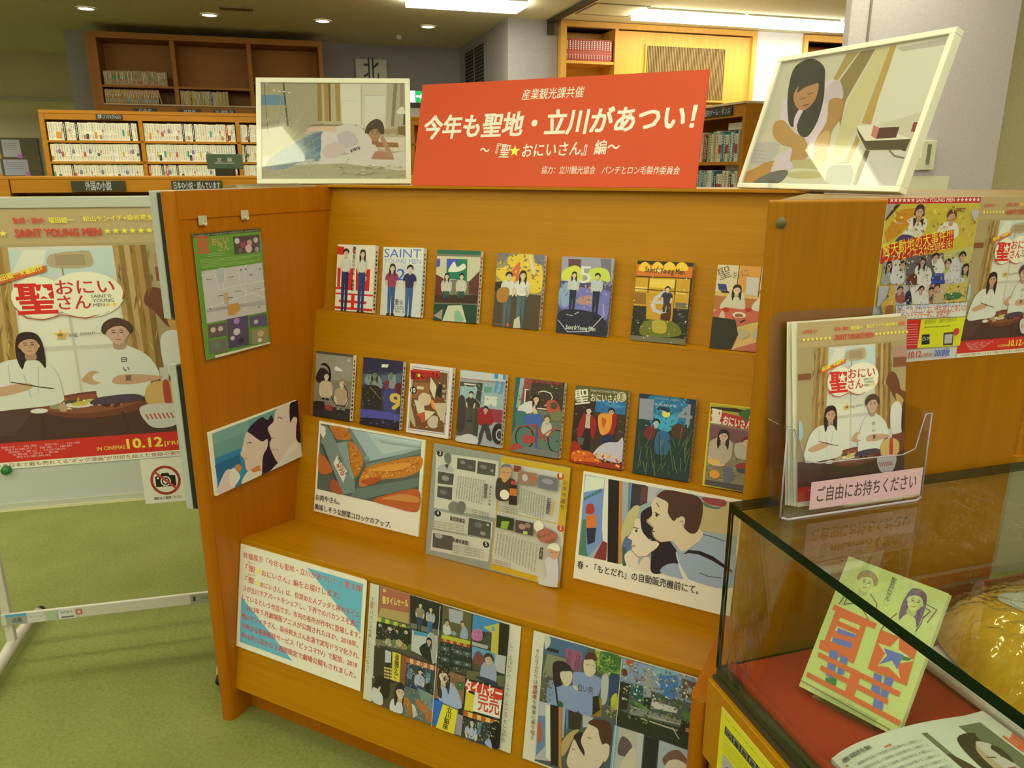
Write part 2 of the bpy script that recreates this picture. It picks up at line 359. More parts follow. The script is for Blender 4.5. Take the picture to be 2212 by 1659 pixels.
# lilac pier with the air grille, and the nearer pier behind the poster screen
struct('wall_pier', MB().box(2.24, 2.735, 7.48, RD1, 0, ZC), PIER, MR())
struct('wall_column', MB().prism([(2.86, 3.4), (3.80, 3.4), (3.86, 3.46), (3.86, 3.50), (2.80, 3.50), (2.80, 3.46)], 0, ZC, 'z'), WALL, MR(), bevel=0)
struct('wall_column_return', MB().box(3.86, RX1, 3.56, 3.66, 0, ZC), WALLD, MR())
struct('trim_column', MB().box(2.856, 2.866, 3.393, 3.40, 0, ZC), mat('wallpaper joint', (.25, .23, .24), .8), MR())

# ---- lamps
GLOWN = emis('lamp tube glow near', LAMP_NEAR, P_NEAR); GLOWF = emis('lamp tube glow far', LAMP_FAR, P_FAR)
WHITEL = mat('white lamp housing', (.8, .8, .78), .4)
def strip(a0, a1, D0, D1, glow, label, group):
    t = room('ceiling_light', (a0 + a1) / 2, (D0 + D1) / 2, ZC)
    tag(t, label, 'ceiling light', group)
    hw, hd = (a1 - a0) / 2 - .004, (D1 - D0) / 2
    MB().box(-hw, hw, -hd, hd, -.05, -.002).build('diffuser', glow, t)  # hangs below the ceiling, shaped so its glowing sides light it
    f = MB()
    for s in (-1, 1): f.box(-hw, hw, s * (hd + .01) - .01, s * (hd + .01) + .01, -.016, -.002); f.box(s * (hw - .002) - .002, s * (hw - .002) + .002, -hd, hd, -.0165, -.002)
    f.build('lamp_frame', WHITEL, t)
L3 = 'one of the long glowing ceiling lamps in a line at upper right'
strip(1.2, 2.18, 6.70, 7.02, GLOWF, 'glowing ceiling lamp cut off by the top edge of the photo at centre', None)
strip(3.27, 4.25, 6.68, 7.0, GLOWF, 'leftmost of the ceiling lamps in a line over the red encyclopedias', 'line of ceiling lamps at upper right')
strip(4.27, 5.29, 6.68, 7.0, GLOWF, 'middle lamp of the ceiling line at upper right, over the grille panel', 'line of ceiling lamps at upper right')
strip(5.31, 6.33, 6.68, 7.0, GLOWF, 'right end lamp of the ceiling line, cut off by the lilac column', 'line of ceiling lamps at upper right')
for D in (-3.0, -1.2, .9, 3.0): 
    for a in (-5.4, -3.3, -1.4, .6, 2.6, 5.0):
        if D == 3.0 and a > 3: continue
        strip(a - .6, a + .6, D - .15, D + .15, GLOWN, 'long glowing ceiling lamp above the carpeted aisle', 'ceiling lamps of the near room')
for D in (5.0,):
    for a in (-4.6, -2.6, -.6): strip(a - .6, a + .6, D - .15, D + .15, GLOWF, 'glowing ceiling lamp above the paperback shelves', 'ceiling lamps of the near room')
for a in (-5.6, -3.6): strip(a - .6, a + .6, 12.6, 12.9, GLOWF, 'glowing ceiling lamp above the paperback shelves', 'ceiling lamps of the near room') if False else None
for a in (-5.2,): 
    t_ = room('ceiling_light', a, 12.7, 2.27); tag(t_, 'unseen fill lamp added under the low ceiling at far left, out of the photo', 'ceiling light'); MB().box(-1.0, 1.0, -.15, .15, -.05, -.002).build('diffuser', GLOWF, t_); MB().box(-1.03, 1.03, -.18, .18, -.012, -.0).build('lamp_frame', WHITEL, t_)  # unseen lamp, added to brighten the dark recess wall
HOT = emis('downlight glow', (1, .9, .62), 14)
for i, (a, D, z) in enumerate([(-1.43, 8.13, ZC), (-.416, 8.13, ZC), (.594, 8.13, ZC), (1.61, 8.13, ZC), (-2.75, 13.6, 2.27)]):
    t = room('downlight', a, D, z)
    tag(t, ['leftmost round downlight above the dark wall bookcase', 'second round downlight from the left on the ceiling', 'third round downlight from the left, above the right end of the dark bookcase', 'rightmost round downlight, above the grey back wall', 'small round downlight under the low ceiling far left'][i], 'downlight', 'round downlights in the ceiling' if i < 4 else None)
    rr = MB(); n = 20
    V = [(r_ * math.cos(2 * math.pi * k / n), r_ * math.sin(2 * math.pi * k / n), z_) for r_, z_ in ((.082, -.001), (.082, -.008), (.066, -.010), (.062, -.002)) for k in range(n)]
    rr.add(V, [(j * n + k, j * n + (k + 1) % n, (j + 1) * n + (k + 1) % n, (j + 1) * n + k) for j in range(3) for k in range(n)], True)
    rr.build('trim_ring', WHITEL, t)
    MB().prism([(.063 * math.cos(2 * math.pi * k / n), .063 * math.sin(2 * math.pi * k / n)) for k in range(n)], -.006, -.001, 'z').build('bulb', HOT, t)
t = room('ceiling_speaker', -.17, 7.75, ZC); tag(t, 'flat rectangular brown plate on the ceiling left of centre', 'ceiling plate')
MB().box(-.14, .14, -.06, .06, -.012, 0).build('cover_plate', mat('brown ceiling plate', (.30, .24, .16), .7), t, bevel=.003)
sg = MB()
for k in range(9): sg.box(-.12 + k * .027, -.108 + k * .027, -.05, .05, -.014, -.0125)
sg.build('slots', mat('plate slot', (.16, .12, .08), .8), t)
t = MB().tube([(0, 0, 0), (0, 0, -.03), (0, 0, -.045)], [.035, .03, .012], 14).build('smoke_detector', PLASTIC, None, Matrix.Translation(RM(1.42, 8.75, ZC))); tag(t, 'small round white detector on the ceiling right of the downlights', 'smoke detector')
# shutter rail and inspection hatch
t = room('shutter_rail', 2.655, 7.0, ZC); tag(t, 'dark metal rail running over the ceiling beside the lilac pier', 'rail')
m_ = mat('dark rail metal', (.03, .028, .02), .5)
MB().box(-.03, .03, -2.0, .48, -.03, 0).build('channel', m_, t); MB().box(-.028, .028, .44, .475, -.13, -.03).build('end_stop', m_, t)
t = room('ceiling_hatch', 3.02, 6.86, ZC); tag(t, 'square inspection hatch in the ceiling between rail and lamps', 'hatch')
MB().box(-.24, .24, -.22, .22, -.004, 0).build('hatch_panel', CEIL, t, bevel=.001); h = MB()
for s in (-1, 1): h.box(s * .25 - .008, s * .25 + .008, -.24, .24, -.006, 0); h.box(-.258, .258, s * .235 - .008, s * .235 + .008, -.0062, 0)
h.build('hatch_frame', mat('hatch frame', (.33, .29, .19), .7), t)

# ---- far left notices
cork = room('notice_board', -4.1, 14.35, 1.3); tag(cork, 'notice board with pinned sheets on the far left wall', 'notice board')
MB().box(-.5, .62, 0, .04, 0, .62).build('backing', mat('olive board', (.15, .14, .09), .8), cork)
NS = [(-.45, .33, .2, .26, 'a39a70'), (-.2, .32, .28, .27, '9a8a72'), (.12, .33, .25, .26, 'a8a37c'), (-.45, .03, .24, .27, 'a9a682'), (-.18, .03, .24, .26, 'a4a07c'), (.1, .05, .34, .24, 'a19f7d')]
for i, (x, z, w_, h_, c_) in enumerate(NS):
    q = sheet('pinned_notice', ['', ''][0], '', frame((x, -.004, z), (1, 0, 0), (0, 0, 1)), w_, h_, .003, [('l', '706a50', 6, [(30, h_ * 800 - k * 30), (w_ * 800, h_ * 800 - k * 30)]) for k in range(4)] + [('p', ['c4507a', 'c8862c', 'c07088'][i % 3], [(w_ * 1000 - 60, -20), (w_ * 1000 + 10, -20), (w_ * 1000 + 10, 45), (w_ * 1000 - 60, 45)])], mat('notice ' + c_, obs(c_, .9), .7), parent=cork)
    q.name = 'pinned_notice'
t = room('pamphlet_rack', -3.02, 14.1, 0); tag(t, 'pale green stand with a yellow flyer at far left', 'display stand')
MB().box(-.35, .5, 0, .3, .9, 1.27).build('cabinet', mat('pale green card', obs('8a8c62', .9), .7), t); MB().box(-.3, .45, .02, .28, 0, .9).build('leg_panel', mat('pale green card'), t)
i_ = Ink(step=4e-4); i_.run([('p', 'a9a044', [(0, 0), (150, 0), (170, 330), (40, 360)]), ('e', 'b4552c', (80, 230, 40, 50)), ('e', 'b4552c', (90, 110, 45, 40)), ('r', '5a5838', (250, -130, 480, -90))]); i_.build('flyer', t, Matrix.Translation((-.28, -.01, 1.3)))
for x_ in (-3.47,):
    t = MB().box(-.012, .012, 0, .02, 1.4, 2.2).build('wall_joint_strip', mat('dark joint', (.08, .07, .05), .7), None, MR(-3.3, 14.37)); tag(t, 'thin dark upright strip on the far left wall', 'strip')

# ================================================================== BOOK HELPERS
SPV = {}
PAST = ['f2f0e6', 'f0ede0', 'e9e8dc', 'f4f2ea', 'eceadf', 'f0e8d6', 'e4e6e2', 'f3eedd']
ACC = ['4aa3a0', 'c8553c', '2b2a33', 'd9c23a', '6d6fa8', '7fb0c4', 'b88a4a', 'a9c47a', 'd88aa0', '3a6aa8', 'e0a030', '8c2f2f', '556b50']
INKRAW = attrmat('book jacket ink', .5)
def spine(key, T, H, Dp, base, acc=None, kind=0, seed=0):
    "a closed book standing upright, spine at y=0 facing -y: x thickness, z height"
    if key in SPV: return SPV[key]
    q = random.Random(seed); V = []; F = []; C = []
    def bx(x0, x1, y0, y1, z0, z1, c):
        b = len(V); V.extend([(x0, y0, z0), (x1, y0, z0), (x1, y1, z0), (x0, y1, z0), (x0, y0, z1), (x1, y0, z1), (x1, y1, z1), (x0, y1, z1)])
        F.extend([tuple(i + b for i in f) for f in BF]); C.extend([(*c, 1)] * 8)
    B_ = hexl(base); A_ = hexl(acc) if acc else B_; g = tuple(.35 * c for c in B_)
    bx(0, T, 0, Dp, 0, H, B_)
    bx(.0012, T - .0012, .003, Dp - .002, H, H + .0004, (.75, .72, .62))
    e = -.0006
    def st(x0, x1, z0, z1, c): 
        b = len(V); V.extend([(x0, e, z0), (x1, e, z0), (x1, e, z1), (x0, e, z1)]); F.append((b, b + 1, b + 2, b + 3)); C.extend([(*c, 1)] * 4)
    if acc: 
        z0 = q.uniform(.05, .5) * H; st(0, T, z0, z0 + q.uniform(.12, .4) * H, A_)
    e = -.0009; ink = g if sum(B_) > .8 else (.75, .75, .7)
    for k in range(q.randint(4, 7)):                       # title lettering down the spine
        z1 = H * (.92 - k * .085); st(T * .32, T * .68, z1 - H * .055, z1, tuple(c * q.uniform(.9, 1.6) for c in ink))
    for k in range(3): z1 = H * (.30 - k * .07); st(T * .36, T * .64, z1 - H * .045, z1, ink)
    me = mesh('book', V, F, INKRAW); at = me.attributes.new('ink', 'FLOAT_COLOR', 'POINT'); at.data.foreach_set('color', [min(.92, x) for c in C for x in c])
    SPV[key] = me; return me
def book_row(M, x0, x1, variants, label, cat, group, gapf=None, tilt=0, z=0, y=0, name='book', jit=.004):
    x = x0; q = random.Random(int(x0 * 991 + z * 77 + 5)); out = []
    while True:
        me, T = variants[q.randrange(len(variants))]
        if x + T > x1: break
        o = bpy.data.objects.new(name, me); COL.objects.link(o)
        o.matrix_world = M @ Matrix.Translation((x, y + q.uniform(0, jit), z)) @ Matrix.Scale(q.uniform(.96, 1.0), 4, (0, 0, 1))
        tag(o, label, cat, group); out.append(o); x += T + .0006
    return out
def plate(name, label, M, w, h, t, bg='2a2a1e', fg='b9b78e', parent=None, txt=.7, ww=.8, d=.012, cat='sign'):
    b_ = MB().box(0, w, 0, d, 0, h).build(name, mat('dark sign plate'), parent, M)
    if not parent: tag(b_, label, cat)
    i = Ink(step=3e-4); i.run([('t', fg, t, (w * 1000 * (1 - ww) / 2, h * 1000 * (.5 - txt * .40), w * 1000 * (1 + ww) / 2, h * 1000 * (.5 - txt * .40), h * 1000 * txt, .012))]); i.build('lettering', b_)
    return b_

# ================================================================== SHELF OF FOREIGN NOVELS (behind the white board)
M = room('low_bookshelf', 0, 4.3, 0); tag(M, 'low wooden bookshelf with black header signs behind the white board', 'bookshelf')
MB().box(-1.24, 1.3, 0, .5, 1.385, 1.40).build('top_panel', W_FAR, M, bevel=.004); MB().box(-1.185, 1.3, .0, .018, 1.325, 1.385).build('header_board', W_FAR, M)
MB().box(-1.24, -1.19, -.005, .5, 0, 1.385).build('side_panel', W_FAR, M, bevel=.004); MB().box(1.28, 1.30, 0, .5, 0, 1.385).build('side_panel', W_FAR, M)
MB().box(-1.19, 1.28, .25, .27, 0, 1.385).build('back_panel', W_FAR, M)
for z in (.12, .40, .70, 1.00): MB().box(-1.19, 1.28, .0, .25, z - .02, z).build('shelf_board', W_FAR, M)
for x in (-.36, .47): MB().box(x - .012, x + .012, .0, .25, 0, 1.325).build('upright', W_FAR, M)
plate('sign_plate', '', Matrix.Translation((-.925, -.012, 1.329)), .238, .05, '外国の小説', parent=M, txt=.78, ww=.48)
plate('sign_plate', '', Matrix.Translation((-.475, -.012, 1.329)), .238, .05, '日本の小説・読んでいます', parent=M, txt=.62, ww=.92)
MATM = lambda o: Matrix.Translation(o.location) @ o.rotation_euler.to_matrix().to_4x4()
NOV = [(spine(('n', k), .016 + .004 * (k % 4), .195 + .006 * (k % 3), .13, c, a_, 0, k), .016 + .004 * (k % 4)) for k, (c, a_) in enumerate([('d8d4bc', None), ('c9c8a0', '6a7ab0'), ('a9a38c', None), ('3c3f66', None), ('b8c4c0', 'b0b8c8'), ('8c8f70', None), ('c0a060', 'd0603c'), ('6b2418', None), ('d6cdb4', '4c9a70'), ('77768c', None), ('b9b890', None), ('d6d4c8', 'c8a83a')])]
book_row(MATM(M), -1.16, -.38, NOV, 'hardback novel in the row under the foreign novels sign', 'book', 'novels on the low shelf', z=1.0 + .09, y=.01, name='novel')
book_row(MATM(M), -.34, .30, NOV, 'hardback novel in the row right of the foreign novels sign', 'book', 'novels on the low shelf, right bay', z=1.0 + .09, y=.01, name='novel')
MB().box(-1.17, 1.26, .005, .2, 1.065, 1.088).build('shelf_board', W_FAR, M)
M2 = room('section_sign', -.225, 4.5, 1.40); tag(M2, 'dark green paperback section sign standing on the low bookshelf', 'sign')
MB().box(-.09, .09, 0, .008, .035, .112).build('sign_panel', mat('green enamel', obs('3a5032', .8), .4), M2, bevel=.004); MB().box(-.05, .05, -.03, .03, 0, .035).build('sign_foot', BLACK, M2, bevel=.002)
i_ = Ink(step=1e-4); i_.run([('t', 'b4b58c', '文　庫', (-38, 73, 38, 73, 20, .01)), ('r', 'b4b58c', (-50, 64, 48, 67))]); i_.build('lettering', M2)

# ================================================================== SHELF OF PAPERBACKS
P2 = room('paperback_bookshelf', 0, 6.4, 0); tag(P2, 'orange wooden bookshelf full of white paperbacks, left of the framed photo', 'bookshelf')
X0, X1 = -1.52, 1.55
MB().box(X0, X1, 0, .4, 1.815, 1.84).build('top_panel', W_FAR, P2, bevel=.004); MB().box(X0 + .03, X1 - .03, .005, .02, 1.775, 1.815).build('header_board', W_FAR, P2)
for x in (X0, X1 - .03): MB().box(x, x + .03, 0, .4, 0, 1.815).build('side_panel', W_FAR, P2)
MB().box(X0 + .03, X1 - .03, .2, .215, 0, 1.815).build('back_panel', W_FAR, P2)
for x in (-.872, -.205, .46, 1.12): MB().box(x - .014, x + .014, .0, .2, 0, 1.775).build('upright', W_FAR, P2)
ROWS2 = (1.639, 1.512, 1.376)
ROWS2 = (1.635, 1.49, 1.345)
for z in ROWS2 + (1.18, 1.0, .8, .6, .4, .2): MB().box(X0 + .03, X1 - .03, .0, .2, z - .016, z).build('shelf_board', W_FAR, P2)
plate('sign_plate', '', Matrix.Translation((-1.155, -.012, 1.782)), .17, .03, '文庫（ノンフィクション）', parent=P2, txt=.85, ww=.88)
BUN = []
for k in range(26):
    T = (.014, .016, .018, .017)[k % 4]; BUN.append((spine(('b', k), T, .124, .095, PAST[k % 8], ACC[(k * 5) % 13] if k % 3 == 0 else None, 0, k + 40), T))
for k in (0, 3): BUN.append((spine(('bc', k), .016, .124, .095, ACC[(k * 4 + 2) % 13], None, 0, k), .016))
rn = ['top', 'middle', 'bottom']
for r_, z in enumerate(ROWS2):
    for bi, (xa, xb, bn_) in enumerate([(X0 + .04, -.89, 'left bay'), (-.855, -.222, 'second bay'), (-.19, .10, 'bay beside the framed photo')]):
        book_row(MATM(P2), xa, xb, BUN, 'slim white paperback, %s row of the orange shelf, %s' % (rn[r_], bn_), 'book', 'paperbacks in the %s row, %s' % (rn[r_], bn_), z=z, y=.012, name='paperback')

# ================================================================== DARK WALL BOOKCASE
P3 = room('wall_bookcase', 0, 8.8, 0); tag(P3, 'tall dark wooden wall bookcase with mostly empty upper shelves', 'bookcase')
X0, X1, ZT = -1.54, .62, 2.715
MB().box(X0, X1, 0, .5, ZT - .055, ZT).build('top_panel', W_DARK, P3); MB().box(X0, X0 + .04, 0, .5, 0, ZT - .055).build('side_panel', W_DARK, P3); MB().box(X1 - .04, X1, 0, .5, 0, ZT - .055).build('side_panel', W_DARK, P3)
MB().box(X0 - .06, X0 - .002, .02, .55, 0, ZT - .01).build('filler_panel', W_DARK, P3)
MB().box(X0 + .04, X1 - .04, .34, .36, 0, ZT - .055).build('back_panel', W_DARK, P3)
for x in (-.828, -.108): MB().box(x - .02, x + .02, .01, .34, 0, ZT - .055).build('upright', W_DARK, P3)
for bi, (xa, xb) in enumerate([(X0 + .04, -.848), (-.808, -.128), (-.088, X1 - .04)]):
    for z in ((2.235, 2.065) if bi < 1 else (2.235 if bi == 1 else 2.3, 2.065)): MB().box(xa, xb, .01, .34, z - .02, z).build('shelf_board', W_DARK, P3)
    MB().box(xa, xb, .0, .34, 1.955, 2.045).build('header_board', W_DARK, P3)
MB().box(X0 + .04, X1 - .04, -.012, .0, 2.05, 2.062).build('edge_rail', mat('pale edge rail', (.55, .42, .25), .4), P3)
for x, tx in ((-1.24, '日本史'), (-.83, '世界史'), (-.50, '社会・国際問題・政治'), (-.09, '日本文学')): plate('sign_plate', '', Matrix.Translation((x, -.014, 1.975)), .21, .048, tx, parent=P3, txt=.6, ww=.55 if len(tx) < 5 else .8)
OLD = [(spine(('o', k), .012 + .003 * (k % 3), .135 + .003 * (k % 2), .1, c, a_, 0, k + 90), .012 + .003 * (k % 3)) for k, (c, a_) in enumerate([('a38a68', None), ('ab9272', 'c05a78'), ('a28660', None), ('b29c7c', 'b8607c'), ('9a8560', None), ('a98f6c', '3f8f7c'), ('a48c66', None)])]
TAN = [(spine(('tn', k), .012 + .003 * (k % 3), .135, .1, c, a_, 0, k + 120), .012 + .003 * (k % 3)) for k, (c, a_) in enumerate([('a87f44', None), ('a57c40', '4a8ca0'), ('b08a50', None), ('a27a3c', None)])]
MIX = [(spine(('mx', k), .013 + .003 * (k % 3), .14 - .004 * (k % 3), .1, c, a_, 0, k + 150), .013 + .003 * (k % 3)) for k, (c, a_) in enumerate([('a08a5c', None), ('92804e', None), ('b0a25a', None), ('c9b43a', None), ('6a3038', None), ('b8b8a0', None), ('a8a898', None)])]
book_row(MATM(P3), X0 + .06, -.90, OLD, 'faded tan paperback in the upper row of the dark bookcase', 'book', 'faded paperbacks in the upper row', z=2.235, y=.03, name='old_pocketbook')
book_row(MATM(P3), X0 + .05, -1.0, TAN, 'brown paperback in the lower left row of the dark bookcase', 'book', 'brown paperbacks in the lower left row', z=2.065, y=.03, name='old_pocketbook')
o = bpy.data.objects.new('old_pocketbook', TAN[0][0]); COL.objects.link(o); o.matrix_world = MATM(P3) @ Matrix.Translation((-.985, .03, 2.066)) @ Matrix.Rotation(math.radians(-13), 4, 'Y'); o['label'] = 'brown paperback leaning at the right end of the lower left row'; o['category'] = 'book'
book_row(MATM(P3), -.80, -.33, MIX, 'mixed paperback in the lower middle row of the dark bookcase', 'book', 'mixed paperbacks in the lower middle row', z=2.065, y=.03, name='old_pocketbook')

# ---- things on the grey back wall
t = plate('direction_sign', 'clear acrylic sign on the grey wall with the character for north', MR(1.02, 9.40, 2.40), .35, .24, '北', fg='16140f', txt=.9, ww=.5); t.data.materials[0] = mat('frosted plate', (.40, .39, .33), .3)
t = room('exit_sign', 1.575, 9.1, 2.165); tag(t, 'green and white lit emergency exit sign between photo and red board', 'exit sign')
MB().box(0, .30, .01, .06, 0, .125).build('sign_box', PLASTIC, t); q = Ink(step=3e-4, raw=True)
q.run([('r', '0ca05a', (0, 0, 180, 125)), ('r', 'e8fff0', (0, 0, 60, 125)), ('p', 'e8fff0', [(70, 55), (120, 55), (120, 35), (160, 64), (120, 93), (120, 75), (70, 75)])])
ex = q.build('lit_face', t); m_ = bpy.data.materials.new('lit sign face'); m_.use_nodes = True; bb = m_.node_tree.nodes['Principled BSDF']; aa = m_.node_tree.nodes.new('ShaderNodeAttribute'); aa.attribute_name = 'ink'
m_.node_tree.links.new(aa.outputs['Color'], bb.inputs['Base Color']); m_.node_tree.links.new(aa.outputs['Color'], bb.inputs['Emission Color']); bb.inputs['Emission Strength'].default_value = 1.3; ex.data.materials[0] = m_
ex.location.y = .008
t = room('fire_panel', 1.50, 9.28, 1.95); tag(t, 'pale grey metal box under the exit sign', 'wall box'); MB().box(0, .45, 0, .12, 0, .17).build('housing', PLASTIC, t, bevel=.005); MB().box(.03, .42, -.008, 0, .02, .15).build('door', WHITEL, t)
t = room('wooden_counter', 1.3, 9.0, 0); tag(t, 'wooden cabinet against the grey wall below the exit sign', 'cabinet'); MB().box(0, .85, 0, .4, 0, 1.9).build('body', W_FAR, t); MB().box(-.01, .86, -.01, .41, 1.9, 1.92).build('top_panel', W_FAR, t)
# air grille on the pier's left face
t = empty('air_grille', RM(2.235, 8.72, 2.0), YAW + math.pi / 2); tag(t, 'dark louvred air grille on the left face of the lilac pier', 'air grille')
MB().box(-.42, .42, -.0, .006, -.0, .70).build('duct_back', mat('dark duct', (.02, .02, .02), .8), t)
f = MB(); [f.box(*q_) for q_ in ((-.45, -.42, -.0, .012, 0, .7), (.42, .45, -.0, .012, 0, .7), (-.01, .01, -.0, .0125, 0, .7), (-.45, .45, -.0, .012, .7, .73), (-.45, .45, -.0, .012, -.03, 0))]; f.build('grille_frame', mat('grille frame', (.28, .26, .25), .6), t)
for k in range(19): MB().box(-.42, .42, .006, .011, .01 + k * .0365, .022 + k * .0365).build('louvre', mat('louvre grey', (.13, .12, .12), .6), t)

# ================================================================== BRIGHT WALL BOOKCASE (right of the pier)
P4 = room('lit_bookcase', 0, 7.4, 0); tag(P4, 'bright wooden wall unit holding red encyclopedias and a grille panel', 'bookcase')
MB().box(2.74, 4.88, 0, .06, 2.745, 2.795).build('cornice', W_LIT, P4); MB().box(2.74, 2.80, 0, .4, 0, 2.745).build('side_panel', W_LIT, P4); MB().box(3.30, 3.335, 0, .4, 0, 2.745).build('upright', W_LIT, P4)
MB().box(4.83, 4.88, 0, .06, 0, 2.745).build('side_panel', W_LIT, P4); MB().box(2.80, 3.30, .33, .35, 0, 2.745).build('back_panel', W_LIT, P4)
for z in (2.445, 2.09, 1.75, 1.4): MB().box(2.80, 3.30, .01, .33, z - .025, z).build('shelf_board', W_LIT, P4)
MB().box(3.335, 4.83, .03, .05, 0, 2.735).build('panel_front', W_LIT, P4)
MB().box(3.65, 4.53, .02, .03, 2.12, 2.61).build('grille_back', mat('grille gap', (.05, .03, .01), .8), P4)
f = MB(); [f.box(*q_) for q_ in ((3.63, 4.55, .008, .03, 2.61, 2.63), (3.63, 4.55, .008, .03, 2.10, 2.12), (3.63, 3.65, .008, .03, 2.12, 2.61), (4.53, 4.55, .008, .03, 2.12, 2.61))]; f.build('grille_frame', W_LIT, P4)
sl = MB().box(0, .0075, .006, .02, 2.12, 2.61).build('slat', mat('bronze slat', (.34, .22, .08), .5), P4); sl.location.x = 3.657
for k in range(1, 50): c = sl.copy(); COL.objects.link(c); c.location.x = 3.657 + k * .0176
ENC = [(spine('enc', .0275, .2, .15, 'a8382c', None, 0, 3), .0275)]
ENC = []
V_ = spine('enc1', .0275, .2, .15, '9c3a30', 'b05448', 0, 9); ENC = [(V_, .0275)]
book_row(MATM(P4), 2.805, 3.295, ENC, 'red encyclopedia volume in the bright bookcase at upper right', 'book', 'red encyclopedias in a row', z=2.445, y=.03, name='encyclopedia', jit=.001)
struct('wall_white_panel', MB().box(4.88, 5.45, 7.43, 7.6, 0, ZC), WALLW, MR())
struct('wall_right_back', MB().box(6.6, RX1, 7.43, 7.6, 0, ZC), WALLW, MR())
P5 = room('right_bookcase', 5.45, 7.4, 0); tag(P5, 'wooden bookcase with a red brown inside, beside the tilted photo', 'bookcase')
W_RED = wood('red brown veneer', (.30, .10, .04), (.36, .13, .05), 'z', scale=.5)
MB().box(0, 1.15, 0, .05, 2.73, 2.79).build('cornice', W_LIT, P5); MB().box(0, .05, 0, .4, 0, 2.73).build('side_panel', W_LIT, P5); MB().box(1.1, 1.15, 0, .4, 0, 2.73).build('side_panel', W_LIT, P5); MB().box(.05, 1.1, .33, .35, 0, 2.73).build('back_panel', W_RED, P5)
for z in (2.3, 1.9): MB().box(.05, 1.1, .01, .33, z - .025, z).build('shelf_board', W_RED, P5)

# ================================================================== CROSSWISE SHELF (between red board and tilted photo)
P6 = room('crosswise_bookshelf', 3.25, 5.0, 0); tag(P6, 'wooden bookshelf standing crosswise behind the red board, end panel facing us', 'bookshelf')
MB().box(-.02, .62, -.005, 2.0, 1.885, 1.90).build('top_panel', mat('pale shelf top', (.75, .66, .48), .4), P6); MB().box(0, .60, 0, .035, 0, 1.885).build('end_panel', W_FAR, P6)
MB().box(0, .02, .035, 2.0, 1.80, 1.885).build('header_board', W_FAR, P6); MB().box(.29, .31, .035, 2.0, 0, 1.885).build('back_panel', W_DARK, P6)
for z in (1.49, 1.205, .9, .55, .2): MB().box(0, .29, .035, 2.0, z - .025, z).build('shelf_board', W_FAR, P6)
for y in (.9, 1.75): MB().box(.003, .29, y, y + .02, 0, 1.8).build('upright', W_FAR, P6)
MS = Matrix.Translation((0, 0, 0)) @ Matrix.Rotation(-math.pi / 2, 4, 'Z')
plate('sign_plate', '', Matrix.Translation((-.012, .56, 1.815)) @ Matrix.Rotation(-math.pi / 2, 4, 'Z'), .40, .06, '室内ゲーム・ダンス', parent=P6, txt=.7, ww=.88)
HB = [(spine(('h', k), .018 + .006 * (k % 4), .225 - .012 * (k % 3), .15, c, a_, 0, k + 200), .018 + .006 * (k % 4)) for k, (c, a_) in enumerate([('e6e6dc', '4a78b0'), ('d8d4c4', None), ('35324a', None), ('c8ccc8', None), ('b8483c', None), ('c4a63c', None), ('4a76b4', None), ('a9c0c4', None), ('2e2a2c', 'c0b8a0'), ('e0e2dc', None), ('3f8f80', None), ('ddd8c8', 'a83c38'), ('b9bfb8', None)])]
ME = MATM(P6) @ Matrix.Rotation(-math.pi / 2, 4, 'Z')
for z, lb in ((1.49, 'upper'), (1.205, 'lower')):
    book_row(ME, -.88, -.05, HB, 'hardback of mixed colours in the %s row of the crosswise shelf' % lb, 'book', 'hardbacks in the %s row of the crosswise shelf' % lb, z=z, y=.01, name='hardback')
    t = MB().box(0, .33, 0, .01, 0, .05).build('bookshelf_card', mat('white card strip', (.85, .85, .84), .5), None, ME @ Matrix.Translation((-.40, .12, z + .232 if z > 1.3 else z + .226))); tag(t, 'white card strip lying above the %s row of the crosswise shelf' % lb, 'card')

# ---- things on the lilac column
t = room('intercom', 3.26, 3.37, 1.43); tag(t, 'white switch box on the lilac column right of the tilted photo', 'wall switch')
MB().box(.0, .095, 0, .028, .0, .15).build('housing', PLASTIC, t, bevel=.004); MB().box(.035, .055, -.006, 0, .03, .13).build('slot', mat('grey slot', (.22, .21, .19), .5), t); MB().box(-.03, 0, .0, .02, 0, .06).build('side_box', PLASTIC, t)
t = sheet('wall_notice', 'plain white sheet on the lilac column, low beside the tilted photo', 'notice', frame(RM(3.22, 3.385, 1.27), UA, (0, 0, 1)), .26, .13, .002)

# ================================================================== THE WOODEN DISPLAY RACK
RK = empty('display_rack'); tag(RK, 'wooden display rack with sloped tiers, low bench and half-round side panels', 'display rack')
T = .038
WY = .53
MB().prism(halfround(T, .60), 0, 1.385, 'z').build('side_panel', W_SIDE, RK, bevel=.0015)
MB().box(-.004, .003, .0, .53, 1.323, 1.386).build('top_rail', W_SIDE, RK); MB().box(-.001, .0016, .0, .026, .0, 1.323).build('edge_strip', W_SIDE, RK)
# tiers: each panel leans back and ends on a narrow ledge
XR = 1.262
def tier(y0, z0, y1, z1, name, m, th=.012, x0=0, x1=XR):
    MB().prism([(y0, z0), (y1, z1), (y1 + th, z1), (y0 + th, z0)], x0, x1, 'x').build(name, m, RK)
tier(.465, 1.052, .53, 1.386, 'upper_tier_panel', W_BACK)
MB().prism([(.430, 1.040), (.430, 1.049), (.4655, 1.052), (.4655, 1.040)], 0, XR, 'x').build('ledge', W_BACK, RK, bevel=.001)
tier(.372, .760, .430, 1.046, 'middle_tier_panel', W_BACK)
MB().prism([(.336, .752), (.336, .763), (.373, .760), (.373, .750)], 0, XR, 'x').build('ledge', W_BACK, RK, bevel=.001)
tier(.282, .468, .338, .757, 'lower_tier_panel', W_BACK)
MB().box(-.04, XR, .51, .60, 1.384, 1.390).build('top_cap', W_BACK, RK)
